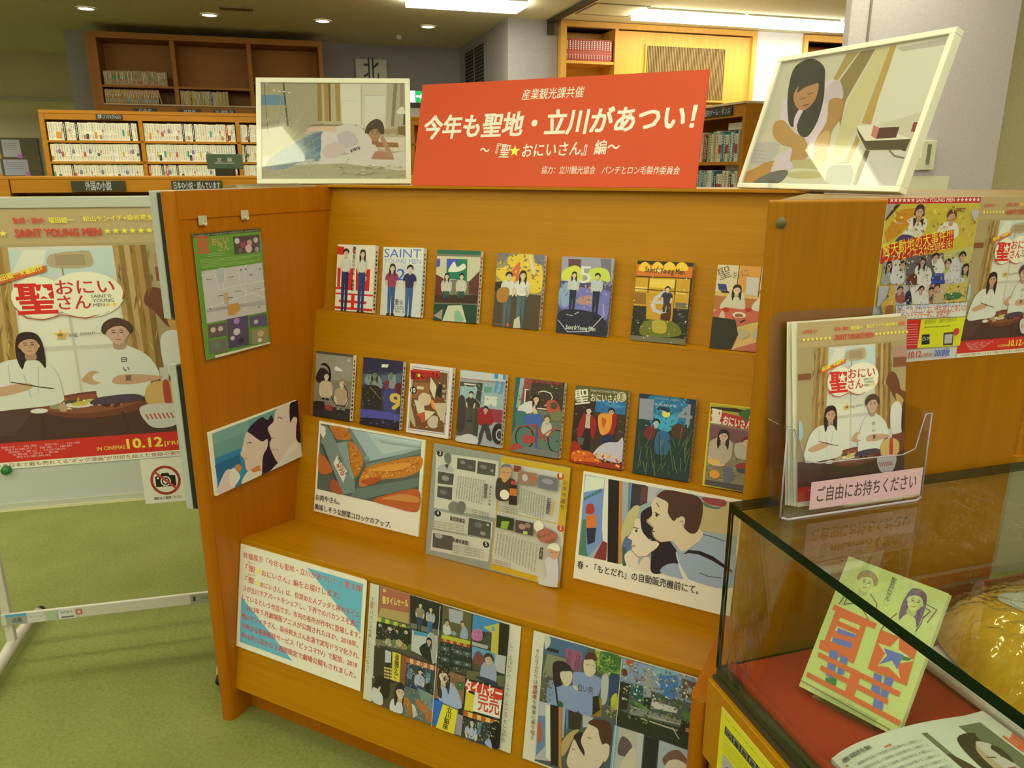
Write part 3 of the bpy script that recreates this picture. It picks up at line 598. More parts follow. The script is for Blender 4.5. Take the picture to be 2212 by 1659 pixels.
# bench
XB = 1.211
MB().prism([(.080, .484), (.080, .499), (.283, .469), (.30, .44)], 0, XB, 'x').build('bench_top', W_BENCH, RK, bevel=.001)
tier(.011, .089, .0845, .492, 'bench_front', W_BACK, .014, 0, XB); MB().box(0, XB, .030, .30, .075, .089).build('bench_floor', W_SIDE, RK)
MB().box(0, XB, .060, .078, 0, .078).build('toe_kick', W_SIDE, RK)
MB().prism([(x + XB + T, y + .0) for x, y in halfround(T, .3)], 0, .505, 'z').build('end_panel', W_SIDE, RK, bevel=.0015)
MB().box(-.04, XR, .585, .60, 0, 1.384).build('back_panel', W_SIDE, RK)

# unit standing back to back behind the rack
BU = empty('back_bookcase', (0, 0, 0)); tag(BU, 'wooden bookcase standing back to back behind the rack, its top just showing', 'bookcase')
MB().prism([(-.50, .602), (1.266, .602), (1.272, .11), (1.645, .47), (1.70, 1.0), (-.50, 1.0)], 1.366, 1.384, 'z').build('top_panel', mat('worn brown top', obs('8a6a30', .8), .35), BU)
MB().prism([(-.48, .62), (1.28, .62), (1.28, .16), (1.64, .50), (1.68, .98), (-.48, .98)], 0, 1.366, 'z').build('body', W_SIDE, BU)

# ---- poster screen on the right (half-round left edge)
WO = Vector((1.295, .035, 0)); 
SCN = empty('poster_screen', WO, YAW); tag(SCN, 'wooden screen with half-round left edge carrying the two posters at right', 'screen')
pr = [(-y_, -x_) for x_, y_ in halfround(T, .60)]   # rotate the plan: round end to -x
pr = [(y_ if False else y_, -x_) for x_, y_ in halfround(T, .55)]
MB().prism(pr, 0, 1.385, 'z').build('screen_panel', W_WING, SCN, bevel=.003)
MB().tube([(-.012, .0005, 1.352), (-.012, -.0035, 1.352)], .0085, 14).build('screw_cap', mat('grey screw cap', (.12, .12, .08), .5), SCN)

# ================================================================== GREY STEEL PANELS BESIDE THE RACK, WHITE BOARD
for zz0, zz1, xx, lb in ((1.09, 1.385, -.087, 'upper grey steel panel standing between white board and rack'), (.60, .98, -.091, 'lower grey steel panel standing between white board and rack')):
    t = empty('steel_panel', (0, 0, 0)); tag(t, lb, 'panel')
    MB().box(xx - .001, xx + .023, 0, .30, zz0, zz1).build('plate', STEEL, t, bevel=.002)
    MB().box(xx + .023, -.0385, .002, .29, zz0 + .005, zz1 - .004).build('dark_gap_strip', BLACK, t)  # black strip standing in for the shaded gap beside the rack
    MB().box(xx + .004, xx + .026, .27, .295, 0, zz0).build('leg', STEEL, t)

az_ = math.radians(116.95 - 77); UW = Vector((math.cos(az_), math.sin(az_), 0)); WP = Vector((-.817, -.099, 0))
WBD = empty('white_board', WP, az_); tag(WBD, 'white board on a pale metal T-leg stand, at the left edge', 'white board')
MB().box(-.015, .62, -.004, .014, .50, 1.335).build('board_panel', mat('board enamel', obs('aeae84', .82), .3), WBD)
f = MB(); f.box(-.03, .635, -.012, .018, 1.333, 1.362); f.box(-.03, .635, -.012, .018, .482, .502); f.box(-.03, -.012, -.012, .018, .502, 1.333); f.box(.617, .635, -.012, .018, .502, 1.333); f.build('board_frame', mat('pale aluminium', obs('a9a878', .85), .35, metal=.0), WBD, bevel=.002)
MB().box(-.028, .633, -.016, -.011, .478, .486).build('frame_lip', mat('bright aluminium', (.85, .83, .72), .2, metal=.3), WBD)
LEGM = mat('cream enamel leg', obs('b3ab7c', .85), .35)
for x in (0, .632):
    MB().box(x - .012, x + .012, -.010, .010, .05, .48).build('leg', LEGM, WBD, bevel=.003)
    MB().tube([(x, -.275 if x else -.30, .022), (x, -.24, .030), (x, 0, .040), (x, .15, .034), (x, .21, .024)], [.012, .015, .018, .015, .012], 10).build('foot', LEGM, WBD)
    MB().tube([(x, -.298 if x else -.325, .014), (x, -.272 if x else -.298, .018)], .013, 10).build('foot_cap', BLACK, WBD); MB().tube([(x, .205, .018), (x, .232, .015)], .015, 10).build('foot_cap', BLACK, WBD)
cb = MB().box(-.012, .62, -.018, -.008, .112, .150).build('cross_bar', LEGM, WBD, bevel=.003)
STK = [('r', '8a9068', (2, 114, 58, 148)), ('r', '3f8f90', (2, 141, 58, 149)), ('t', '4c5238', '点検', (18, 122, 44, 122, 14, .03)), ('r', 'b9b488', (60, 114, 108, 147)), ('t', 'a07858', 'ラベル', (64, 130, 100, 130, 7, 0)), ('r', '9aa86c', (112, 114, 142, 146)), ('r', 'c0bc94', (144, 114, 190, 147)), ('t', '55553e', '管理番号', (150, 134, 184, 134, 7, 0)), ('r', '5a5a48', (152, 118, 186, 123)), ('r', 'b55a48', (194, 124, 210, 142)), ('r', 'c8a888', (198, 128, 206, 138)), ]; STK2 = [('r', '8c8a60', (520, 114, 610, 148)), ('t', '4c4a30', '注意書き', (550, 128, 600, 128, 9, 0)), ('r', '3c3a28', (528, 124, 536, 140))]
for q in (STK, STK2): st = Ink(step=6e-5); st.run(q); st.build('sticker', WBD, Matrix.Translation((0, -.0185, 0)))
MB().tube([(0, 0, 0), (.0, -.012, 0)], [.014, .012], 18).build('magnet', mat('green magnet', (.03, .22, .08), .3), WBD, Matrix.Translation((.075, -.007, .604)), bevel=0)

# ================================================================== GLASS CASE
GC = empty('glass_display_case', (1.253, -.019, 0), YAW); tag(GC, 'wooden display case with a glass hood and green glass edges', 'display case')   # x along the screen, -y towards the camera
LA, LB = .92, 1.05; ZT = .90; g = .006
def b_(x0, x1, b0, b1, z0, z1): return MB().box(x0, x1, -b1, -b0, z0, z1)
def pane(name, x0, x1, b0, b1, z0, z1):
    "a pane: clear faces, green polished edges"
    mb = b_(x0, x1, b0, b1, z0, z1); o = mb.build(name, PANE, GC); me = o.data; me.materials.append(GEDGE)
    d = [x1 - x0, b1 - b0, z1 - z0]; k = d.index(min(d))
    for p in me.polygons: p.material_index = 0 if abs(p.normal[k]) > .5 else 1
    return o
pane('glass_top', 0, LA, 0, LB, ZT - .015, ZT)
pane('glass_side', 0, .006, .0, LB, .585, ZT - .0155); pane('glass_back', .0065, LA, .0, .006, .585, ZT - .0155); pane('glass_front', .0065, LA, LB - .006, LB, .585, ZT - .0155)
b_(.002, LA, .0, LB, .569, .5845).build('glass_bed', mat('dark glass bed', (.05, .045, .02), .3), GC)
b_(-.004, LA + .01, -.002, LB + .01, .5605, .568).build('metal_channel', mat('dark bronze channel', (.05, .045, .03), .4), GC)
b_(-.012, LA + .01, -.004, LB + .01, .40, .560).build('case_rail', W_BENCH, GC, bevel=.0015)
b_(.03, LA, .03, LB, 0, .40).build('case_body', W_SIDE, GC)
b_(.0, .03, .0, .05, 0, .40).build('case_leg', W_SIDE, GC, bevel=.004); b_(.0, .03, LB - .05, LB, 0, .40).build('case_leg', W_SIDE, GC, bevel=.004)

# ------------------------------------------------------------------ what is printed on each sheet (millimetres)
PR['red'] = [('r','bd3f14',(0,0,761,268)), ('t','d3cda4','産業観光課共催',(297.5,218.7,461.8,219.4,24,0.01,0.1)), ('t','d3cda4','今年も聖地・立川があつい！',(18,128.1,738.3,138.4,54,0.03,0.1)), ('t','d3cda4','～『聖',(193.8,79,279,74.6,31,0.014,0.1)), ('*','f2e23a',(294.6,88.9,15.6,0)), ('t','d3cda4','おにいさん』編～',(315.4,75.2,568.4,82.3,31,0.014,0.1)), ('t','d3cda4','協力：立川観光協会\u3000パンチとロン毛製作委員会',(374,33.8,719.1,32.1,17,0.008,0.1))]
PR['photo1'] = [('r','aba26a',(0,0,445,301)), ('p','9c9360',[(0.9,301),(173.4,301),(171.9,181.1),(195.2,176.2),(87.1,118.3),(0,70.2)]), ('p','c2bb88',[(238.9,301),(394,301),(382.8,156.3),(251.3,166.3)]), ('p','cfca9c',[(243.6,301),(311.7,301),(312.4,171.1),(246.8,176.1)]), ('p','cbc698',[(318.3,263.5),(384.2,263.5),(378.2,166),(319.4,166.2)]), ('l','a8a27c',4,[(309.3,297.6),(308.7,171.1)]), ('l','b0a884',3,[(315.9,263.5),(379.5,264.5)]), ('l','b7b08a',1.5,[(247.6,246.1),(299.3,247)]), ('p','8a6f30',[(172.5,301),(185.1,301),(186.9,183.5),(172.8,181.1)]), ('p','9c7c3a',[(192.1,301),(206.1,301),(207,181),(195.3,182)]), ('p','a07c3c',[(227.2,301),(243.6,301),(243.1,180.9),(230.4,183.4)]), ('p','6b5527',[(206.1,301),(213.2,301),(214,182),(208.4,182)]), ('p','a89c6c',[(389.3,301),(445,301),(443.3,165.9),(383.1,175.8)]), ('p','7a7048',[(410.5,301),(422.3,301),(408.9,166),(399.4,166)]), ('p','8d8258',[(429.4,301),(441.2,301),(440.2,219.5),(428.3,214.7)]), ('s','d5cf9c',[(418.8,208.8),(428.5,226.4),(439.3,226.4),(444.8,206.8)]), ('p','4f4020',[(440,206.9),(444.8,206.8),(445,170.7),(437.2,170.8)]), ('p','a08a50',[(380.5,158.7),(425.3,160.1),(425.1,144),(420.2,133.7),(413.3,144),(394.4,144.1),(392,135.8),(385,144.1),(378.9,144.1)]), ('p','6f5426',[(420.6,165.9),(444.3,167.8),(444.8,136.6),(421.3,141.5)]), ('p','5f8078',[(0.5,263.7),(72.6,263.7),(72.2,232.2),(0.1,232.3)]), ('l','4a4228',5,[(68.4,301),(80.7,166.8)]), ('l','57503a',2,[(9.3,301),(19.8,133)]), ('p','cac39a',[(0.9,70.2),(175.2,69.4),(315.9,71.3),(445,87.8),(445,29.3),(249.4,15.6),(0,2.4)]), ('p','c9c28e',[(344.8,132),(443.8,131.7),(444.2,87.8),(405.5,88),(344.4,100.4)]), ('p','8a6028',[(348.4,117.4),(420,114.7),(423.6,100.1),(349.1,100.4)]), ('p','a39c66',[(0.5,41.1),(249.9,49.7),(442.5,24.4),(442.2,0),(0,0)]), ('s','6f8a80',[(30.6,70),(124.5,127.8),(176.2,149.5),(190.1,142.2),(184.5,69.4),(133,59.9),(62.7,31.1),(11.6,36.2)]), ('s','54706c',[(124.5,123),(180.8,147.1),(190,132.5),(184.8,88.8),(147.5,93.8)]), ('s','c9ab78',[(129.5,149.7),(157.7,163.7),(232.5,163.5),(251.1,151.8),(232.3,142.1),(166.9,152),(138.7,142.4)]), ('l','6b3a1c',3,[(148.4,170),(293.6,169.6)]), ('s','c9bfa0',[(232.6,166.4),(298.3,166.2),(358.5,93),(344.1,73.6),(250.1,64.3),(184.5,64.5),(182.6,103.4),(187.9,148),(232.3,147.9)]), ('s','b5a98c',[(232.2,137.2),(269.9,151.7),(297.6,117.6),(269.2,98.2),(245.8,103.2)]), ('s','bfae8a',[(189.6,98.5),(232,117.8),(259.7,88.5),(231.4,69.2),(193.9,69.4)]), ('s','a3744a',[(339.3,68.7),(353.7,88.2),(391.3,80.7),(405.3,68.5),(402.8,61.2),(344,62.9)]), ('s','a87c50',[(366,127.1),(377.8,131.9),(405.3,73.3),(400.5,66),(386.5,78.3),(377.4,102.7)]), ('f','a07848','3c2c1a',0,349.7,144.2,22.6), ('s','403220',[(319.1,141.8),(326.5,171),(352.6,189.5),(373.7,178.2),(378.9,146.5),(368.5,141.7),(345.3,166.1)]), ('t','4c3c44','南',(273.7,83.6,304.4,95.6,10,0.02)), ('l','7c6c60',2,[(245.5,76.4),(269,79.7)]), ('l','9c947c',2,[(247.1,18.1),(266.5,64.2)]), ('l','a8a270',1,[(27.7,10.9),(30.3,16.9),(32.4,22.7),(33.8,28),(34.8,32.7),(35.2,36.9),(35.3,40.3),(35,42.9),(34.6,44.8)]), ('l','a8a270',1,[(41.6,14.6),(43.8,23.3),(45.1,31.5),(45.5,39.1),(45.1,45.9),(44.1,51.9),(42.5,56.8),(40.3,60.6),(37.8,63.2)]), ('l','a8a270',1,[(55.4,18.3),(57.2,29.6),(57.7,40.3),(57.2,50.2),(55.5,59.1),(53,66.9),(49.6,73.3),(45.6,78.3),(41.1,81.7)]), ('l','a8a270',1,[(69.3,22),(70.6,35.9),(70.4,49.1),(68.8,61.3),(65.9,72.3),(61.8,81.9),(56.8,89.8),(50.9,95.9),(44.4,100.1)]), ('l','a8a270',1,[(83.1,25.7),(84,42.2),(83.1,57.9),(80.5,72.4),(76.3,85.5),(70.7,96.9),(63.9,106.3),(56.2,113.6),(47.7,118.6)]), ('l','a8a270',1,[(97,29.4),(97.5,48.5),(95.8,66.7),(92.2,83.6),(86.7,98.8),(79.6,111.9),(71.1,122.9),(61.4,131.3),(51,137)]), ('l','a8a270',1,[(110.9,33.1),(110.9,54.9),(108.5,75.5),(103.9,94.7),(97.1,112),(88.5,127),(78.2,139.4),(66.7,149),(54.3,155.5)]), ('l','a8a270',1,[(124.8,36.8),(124.4,61.2),(121.2,84.4),(115.5,105.9),(107.5,125.2),(97.3,142),(85.4,155.9),(72,166.6),(57.6,174)]), ('l','a8a270',1,[(138.7,40.5),(137.8,67.5),(134,93.2),(127.2,117),(117.9,138.4),(106.2,157),(92.6,172.4),(77.3,184.3),(60.9,192.5)]), ('l','a8a270',1,[(152.6,44.2),(151.3,73.8),(146.7,102),(138.9,128.2),(128.3,151.7),(115.1,172.1),(99.7,189),(82.6,202),(64.1,210.9)]), ('l','a8a270',1,[(166.5,47.9),(164.8,80.2),(159.4,110.9),(150.6,139.3),(138.7,164.9),(124,187.1),(106.9,205.5),(87.9,219.7),(67.4,229.4)]), ('l','b8b27e',0.9,[(25.2,15.4),(199.5,33.9)]), ('l','b8b27e',0.9,[(24.9,18.2),(196.6,59.4)]), ('l','b8b27e',0.9,[(24.5,20.8),(192,84.3)]), ('l','b8b27e',0.9,[(23.9,23.4),(185.6,108.5)]), ('l','b8b27e',0.9,[(23.1,25.9),(177.5,131.8)]), ('l','b8b27e',0.9,[(22.3,28.3),(167.9,153.9)]), ('l','b8b27e',0.9,[(21.2,30.5),(156.7,174.6)]), ('l','b8b27e',0.9,[(20.1,32.5),(144.1,193.7)]), ('l','b8b27e',0.9,[(18.8,34.4),(130.2,211.1)]), ('l','b8b27e',0.9,[(17.4,36),(115.2,226.6)]), ('l','b8b27e',0.9,[(15.9,37.5),(99.1,240)]), ('l','b8b27e',0.9,[(14.3,38.7),(82.1,251.3)]), ('l','b8b27e',0.9,[(12.7,39.7),(64.4,260.4)]), ('n',['aba46c','8f8858','a39c66','9c9868'],(2,186,158,186,156,11,0,12),110,3.4,9,2.2,0.6), ('n',['6b8a82','5c7a72'],(64,118,180,118,180,50,63,50),50,3.4,11,2,0.5), ('n',['8e8650','b4ad72'],(203,45,438,44,437,0,202,1),50,4,12,3,0), ('e','ece9d8',(17.2,300,4.2,1.9)), ('e','ece9d8',(40.2,278.2,4.2,1.9)), ('e','ece9d8',(56.4,274.8,4.2,1.9)), ('e','ece9d8',(70.4,273.4,4.2,2)), ('e','ece9d8',(86.7,270.9,4.2,1.9))]
PR['photo2'] = [('r','b9b27c',(0,0,398,268)), ('p','b5ad7a',[(0,268),(172.9,265.5),(169.8,240.7),(150.3,156.7),(84.7,121.9),(0,108.3),(0,167.7)]), ('p','97803a',[(174.6,265.3),(205.7,265),(173.2,208.4),(162,210.9)]), ('p','7e6a34',[(208.9,265.1),(243.3,265.1),(213.4,167.9),(222.3,115.2),(174.4,197.7)]), ('p','b8ac66',[(246,266),(276.2,265.5),(265.8,118.1),(247.6,54.6),(224.4,62.8),(220.1,167.4)]), ('p','a8893a',[(276.2,265.5),(289.3,265.7),(294,116.7),(271.1,120.4)]), ('p','c5c08a',[(290.8,265.4),(398,266.8),(396.8,134.8),(296.1,111.6),(290.8,161.8)]), ('p','a8a078',[(292.7,260.7),(397.1,263.5),(397.7,251.9),(307.9,251.3)]), ('s','a9a37e',[(0,79.1),(2.6,90.5),(59.9,90.2),(76.5,79.7),(71,57),(50.7,39.9),(17.5,40.1),(0,52.1)]), ('l','8e8868',1.2,[(-9.1,74.5),(36.3,71.4)]), ('l','8e8868',1.2,[(-5.1,66.1),(40,63.2)]), ('l','8e8868',1.2,[(-1.2,57.7),(43.7,55.1)]), ('l','8e8868',1.2,[(2.6,49.4),(47.5,46.9)]), ('p','a87c2c',[(0,25.3),(48,45.8),(73.6,51.3),(75.9,19.8),(31.7,0.5),(2.1,0)]), ('p','bcb68e',[(315,64.8),(398,64.2),(398,1.7),(314.2,0.1),(307.5,23.8)]), ('p','b4ad78',[(222.2,52.3),(300.3,56.4),(306.6,3.7),(243.2,2.6)]), ('p','d0c890',[(262.1,115.8),(303.7,114.9),(394.4,85.6),(292,84.2)]), ('p','4a3a20',[(263.7,111.9),(294.6,85.3),(391.7,85.7),(389.6,63.3),(377.2,67.1),(304.9,67.5),(274.3,97.4)]), ('p','56452a',[(301.8,67.6),(312.9,66.1),(310.6,1.2),(301.7,0.6),(299.3,36.3)]), ('p','9a7c30',[(269.6,97.6),(281.7,87),(274.4,44),(265.4,46.7)]), ('p','b5684c',[(300.7,115.1),(316.3,109.3),(317.4,88.3),(303.4,95)]), ('p','4c281c',[(316.3,109.3),(359.4,109),(360.2,89.2),(317.4,88.3)]), ('l','6f6340',3,[(355.1,66.4),(370.7,55.3),(391.5,51.4)]), ('p','8c2c2c',[(385.6,115.5),(393.3,116.2),(394.8,98.5),(386.6,98.9)]), ('s','c2ae94',[(45.4,184.1),(80.2,200.9),(140.9,211.6),(171.5,212.6),(196.4,185.1),(169.5,160.7),(178.8,138.7),(172.6,55.6),(137.4,36.8),(79.9,19.9),(77.6,59.8),(105,76.2),(100.2,121.1),(55.7,134.7),(41.3,175.8)]), ('s','b5a083',[(172.1,211.2),(184.5,207.3),(204.4,173.9),(172.4,161.8),(150.5,189.1),(162.6,209.5)]), ('s','a87d38',[(36.7,132.9),(62.4,137.2),(105.2,109.7),(141.4,94.5),(164.9,61.1),(147.9,46.4),(121.3,48),(112.6,76),(77.8,85.3),(44.6,106.5)]), ('s','9c7434',[(171.9,171.2),(202.1,171.5),(217.8,141.5),(205.3,108.1),(211,78.9),(204.1,55.2),(183.2,55.5),(171.6,90.7),(183.5,127.7)]), ('s','b8904c',[(171.6,90.7),(191,110),(203.6,100.2),(209.8,73.6),(213.1,41.8),(196,42),(180.3,58.2)]), ('s','232018',[(76.3,136.4),(48.3,195.2),(40.7,247.4),(63.7,264.5),(93.7,263.5),(127.6,243),(142.7,211.5),(155.8,172.5),(158.6,129.1),(146.3,99.8),(122.9,103.4),(105.4,126.4),(110.7,165),(98,160.3),(91.4,141.2),(96.4,121.3)]), ('s','a0703a',[(67,196.5),(76.4,209.7),(119.3,212.4),(131,201.7),(132.1,174.4),(114.5,156.4),(92.2,160.7),(72.8,179)]), ('s','2a261c',[(74.9,195.8),(80.3,217.7),(119.9,219.2),(119.9,211),(93.2,205.3)]), ('l','4a3018',2,[(89.1,180.5),(103.3,182.2)]), ('l','4a3018',2,[(107.8,188.7),(119.1,191.9)]), ('l','6f2f20',3,[(105,165.4),(118.7,167.7)]), ('s','aaa05c',[(125,47.9),(138.7,50.6),(202.9,49.9),(213.1,18),(161.7,14.9)]), ('s','c7bf86',[(109.7,22.8),(142.9,32.6),(204.6,29.9),(231.1,23.4),(238.8,1.2),(108.9,0),(105.1,11.6)]), ('e','b3a860',(173.9,19.9,51.8,8.3)), ('n',['8f9474','5f6450','a5a888'],(231,39,289,39,304,4,246,3),40,3,4,2,0.3), ('s','73775a',[(230,33.9),(251.4,45.5),(277.5,44),(296.3,28.7),(301.5,1.1),(241,0),(228.8,20.8)]), ('l','c5c294',2,[(210.9,31.3),(233.9,40.4),(281.7,41.4),(296.8,23.7),(297.9,2.3)]), ('s','5f6048',[(31.7,0.5),(70.6,22.7),(114.2,29.9),(126.1,20.1),(104.4,0.3)])]
PR['poster'] = [('r','a08c50',(0,0,210,297)), ('r','ac9455',(0,258,210,297)), ('r','c6c08c',(52,80,150,255)), ('r','b5c0a0',(54,222,148,252)), ('p','cfcba0',[(54,222),(70,252),(90,252),(80,222)]), ('r','c2b888',(54,210,148,222)), ('l','b5ae7e',1.6,[(101,80),(101,222)]), ('r','bcb486',(54,138,148,143)), ('r','d2cca0',(56,143,99,208)), ('r','d0ca9e',(103,143,146,208)), ('r','cdc79a',(56,84,99,137)), ('r','cac496',(103,84,146,137)), ('s','a89860',[(92,232),(92,246),(122,250),(128,246),(126,232)]), ('r','9a8550',(96,234,122,246)), ('l','8f8150',1.5,[(101,232),(101,222)]), ('p','a08040',[(32,255),(37,255),(31,80),(25,80)]), ('p','8a6a2c',[(37,255),(42,255),(36,80),(30,80)]), ('p','b08e48',[(42,255),(47,255),(41,80),(35,80)]), ('p','94702c',[(47,255),(52,255),(46,80),(40,80)]), ('p','a88640',[(52,255),(57,255),(51,80),(45,80)]), ('p','a88640',[(148,255),(153,255),(155,90),(149,90)]), ('p','8a6a2c',[(153,255),(158,255),(160,90),(154,90)]), ('p','b39350',[(158,255),(163,255),(165,90),(159,90)]), ('p','8f6c2a',[(163,255),(168,255),(170,90),(164,90)]), ('p','a17c38',[(168,255),(173,255),(175,90),(169,90)]), ('p','7c5c26',[(173,255),(178,255),(180,90),(174,90)]), ('r','7e4c24',(0,206,24,216)), ('r','7a4a26',(184,214,210,230)), ('p','a47c58',[(184,230),(210,230),(210,246),(196,250),(184,244)]), ('s','6a3c20',[(170,190),(176,206),(188,204),(196,190),(200,176),(210,170),(210,150),(190,160),(180,176)]), ('s','b08a3c',[(190,170),(205,160),(204,148),(194,152)]), ('s','c9c294',[(182,150),(196,156),(204,140),(206,110),(196,100),(184,104),(180,124)]), ('s','4c2a1c',[(204,150),(210,150),(210,104),(203,108)]), ('p','6f3f24',[(182,100),(210,104),(210,70),(180,74)]), ('r','b9b286',(176,92,184,112)), ('r','d8d2b0',(0,0,210,8)), ('r','c02c1c',(0,8,210,32)), ('t','7a2a20','いま日本で最も売れてる"ギャグ漫画"が世紀を超えた奇跡の実写化',(12,2.2,194,2.2,4.4,0.01)), ('t','e0c83a','10.12',(136,14.5,170,14.5,14,0.03)), ('t','e0c83a','[FRI.]',(172,15,190,15,6,0.01)), ('t','d8b840','IN CINEMAS',(107,14.5,134,14.5,5.5,0.015)), ('t','e0a888','製作・企画・脚本・出演',(20,25.5,92,25.5,2.2)), ('t','e0a888','制作協力・音楽・撮影',(23,22.3,85,22.3,2.2)), ('t','e0a888','配給・宣伝・特別協力',(26,19.1,78,19.1,2.2)), ('t','e0a888','主題歌・原作・監督',(29,15.9,71,15.9,2.2)), ('t','e0a888','製作委員会',(32,12.7,64,12.7,2.2)), ('p','4a3020',[(0,32),(210,32),(210,72),(150,66),(60,70),(0,74)]), ('p','54382a',[(0,74),(0,40),(34,40),(50,62),(60,74)]), ('s','6a3a22',[(58,70),(74,82),(116,88),(152,82),(160,72),(152,62),(116,56),(84,58)]), ('s','824a2a',[(62,71),(78,81),(116,85),(148,79),(154,72),(126,64),(92,62)]), ('n',['c9b060','4c5a30','cfc79c','8f4a2c','3a2418','b8903c'],(78,68,140,80),46,2.2,4,1.5), ('n',['8a6a2c','b08e48','7c5c26'],(28,84,50,252),26,1.4,6,9,1.5), ('n',['7c5c26','b39350','8a6a2c'],(150,92,180,252),36,1.4,7,9,1.6), ('l','4a2a18',3,[(62,60),(60,34)]), ('l','4a2a18',3,[(136,60),(140,34)]), ('e','cfc79c',(62,76,9,3)), ('e','8c8c50',(76,72,6,3)), ('e','cfc8a0',(60,68,8,3)), ('e','cdc69a',(98,73,13,4)), ('e','c0a83a',(98,74,8,3)), ('e','8f5a34',(82,80,6,3)), ('e','8a4a2c',(106,82,8,3)), ('e','b0a84a',(108,77,5,2)), ('e','b08a5a',(82,70,4,5)), ('e','402818',(122,72,4,4)), ('e','4c4a30',(132,76,8,3)), ('e','4a4a30',(90,77,5,2)), ('s','c9c6a4',[(12,74),(18,108),(30,124),(44,130),(66,128),(80,116),(84,90),(80,76),(44,72)]), ('l','a5a284',0.8,[(40,124),(38,92)]), ('l','a5a284',0.8,[(66,120),(62,90)]), ('l','a5a284',0.8,[(52,112),(55,84)]), ('l','a5a284',0.8,[(130,130),(134,100)]), ('l','a5a284',0.8,[(158,128),(152,104)]), ('s','c8c5a2',[(118,76),(116,100),(124,128),(136,140),(150,140),(168,126),(176,104),(168,98),(160,80),(150,78)]), ('s','b8915a',[(18,92),(30,88),(54,94),(58,100),(48,102),(28,98)]), ('s','b58e58',[(104,104),(112,112),(120,110),(122,100),(114,96),(104,100)]), ('s','b8915c',[(132,96),(150,94),(174,98),(176,102),(150,106),(134,104)]), ('l','3c2418',1.2,[(40,104),(66,96),(76,94)]), ('e','c9c4a0',(122,104,9,6)), ('f','b98e5c','2e2018',1,61,146,11), ('f','bd9868','4c3424',0,142,156,12.5), ('s','4a3a3a',[(116,80),(150,82),(156,74),(110,72)]), ('v','45402c','白い夏',(144,130,147,96,7,0.01)), ('s','c09c48',[(160,72),(164,92),(182,96),(196,88),(196,70),(178,62)]), ('s','a0402c',[(178,94),(184,94),(184,66),(178,66)]), ('s','bcb58c',[(154,66),(190,66),(188,44),(176,38),(160,42)]), ('l','b04a3a',1.6,[(158,56),(160,50)]), ('l','b04a3a',1.6,[(162,56),(164,50)]), ('l','b04a3a',1.6,[(166,56),(168,50)]), ('l','b04a3a',1.6,[(170,56),(172,50)]), ('l','b04a3a',1.6,[(174,56),(176,50)]), ('l','b04a3a',1.6,[(178,56),(180,50)]), ('l','b04a3a',1.6,[(182,56),(184,50)]), ('s','9cb0b8',[(0,140),(6,136),(8,118),(4,110),(0,112)]), ('e','d8d3b2',(77,199,24,24)), ('e','d8d3b2',(119,201,34,26)), ('l','b0402c',1,[(55,189),(63,177),(77,174),(95,179),(115,174),(137,181),(151,195),(153,203)]), ('e','dcd8ba',(78,199.5,23,22.5)), ('e','dcd8ba',(120,201.5,32,24.5)), ('r','dcd8ba',(79,183,115,217)), ('t','c8281c','聖',(58,184,91,184,31,0.035)), ('p','dcd8ba',[(81,214),(84,207),(90,207),(85.5,203),(87,197),(81,201),(77,197),(78,203),(74,207),(79,207)]), ('t','b83224','おにい',(93,203,145,203,15,0.014)), ('t','b83224','さん',(93,186,122,186,15,0.014)), ('t','4a4436','SAINT☆',(123,197,142,197,4.4,0.01)), ('t','4a4436','YOUNG',(124,192,143,192,4.4,0.01)), ('t','4a4436','MEN',(124,187,134,187,4.4,0.01)), ('*','e0b83a',(137,189,3,0)), ('*','e0b83a',(143,189,3,0)), ('p','c25a20',[(41,214),(87,228),(88,235),(39,221)]), ('t','e0c83a','福田雄一★最新作',(43,218,85,230.5,6,0.03)), ('*','d9a42c',(91,156,7,0)), ('t','5a4a34','神',(88,154,93,154,4,0.02)), ('t','6a6048','ing soon…',(98,154,129,156,5.5)), ('t','c04a2c','山田孝之×',(6,280,34,280,5.5,0.02)), ('t','c8422c','監督・脚本',(66,281,92,281,5.5,0.02)), ('t','e2cc38','福田雄一',(96,281,118,281,5.5,0.02)), ('t','e2cc38','松山ケンイチ×染谷将太',(126,282,188,283,5.5,0.02)), ('t','c8422c','主演',(190,283,202,283,5.5,0.02)), ('t','c23a24','SAINT YOUNG MEN',(66,266,140,266,10,0.03)), ('*','e2d040',(8,270,3.6,0)), ('*','e2d040',(16,270,3.6,0)), ('*','e2d040',(24,270,3.6,0)), ('*','e2d040',(32,270,3.6,0)), ('*','e2d040',(40,270,3.6,0)), ('*','e2d040',(48,270,3.6,0)), ('*','e2d040',(56,270,3.6,0)), ('*','e2d040',(146,271,3.6,0)), ('*','e2d040',(153.5,271,3.6,0)), ('*','e2d040',(161,271,3.6,0)), ('*','e2d040',(168.5,271,3.6,0)), ('*','e2d040',(176,271,3.6,0)), ('*','e2d040',(183.5,271,3.6,0)), ('*','e2d040',(191,271,3.6,0)), ('*','e2d040',(198.5,271,3.6,0)), ('*','e2d040',(206,271,3.6,0))]
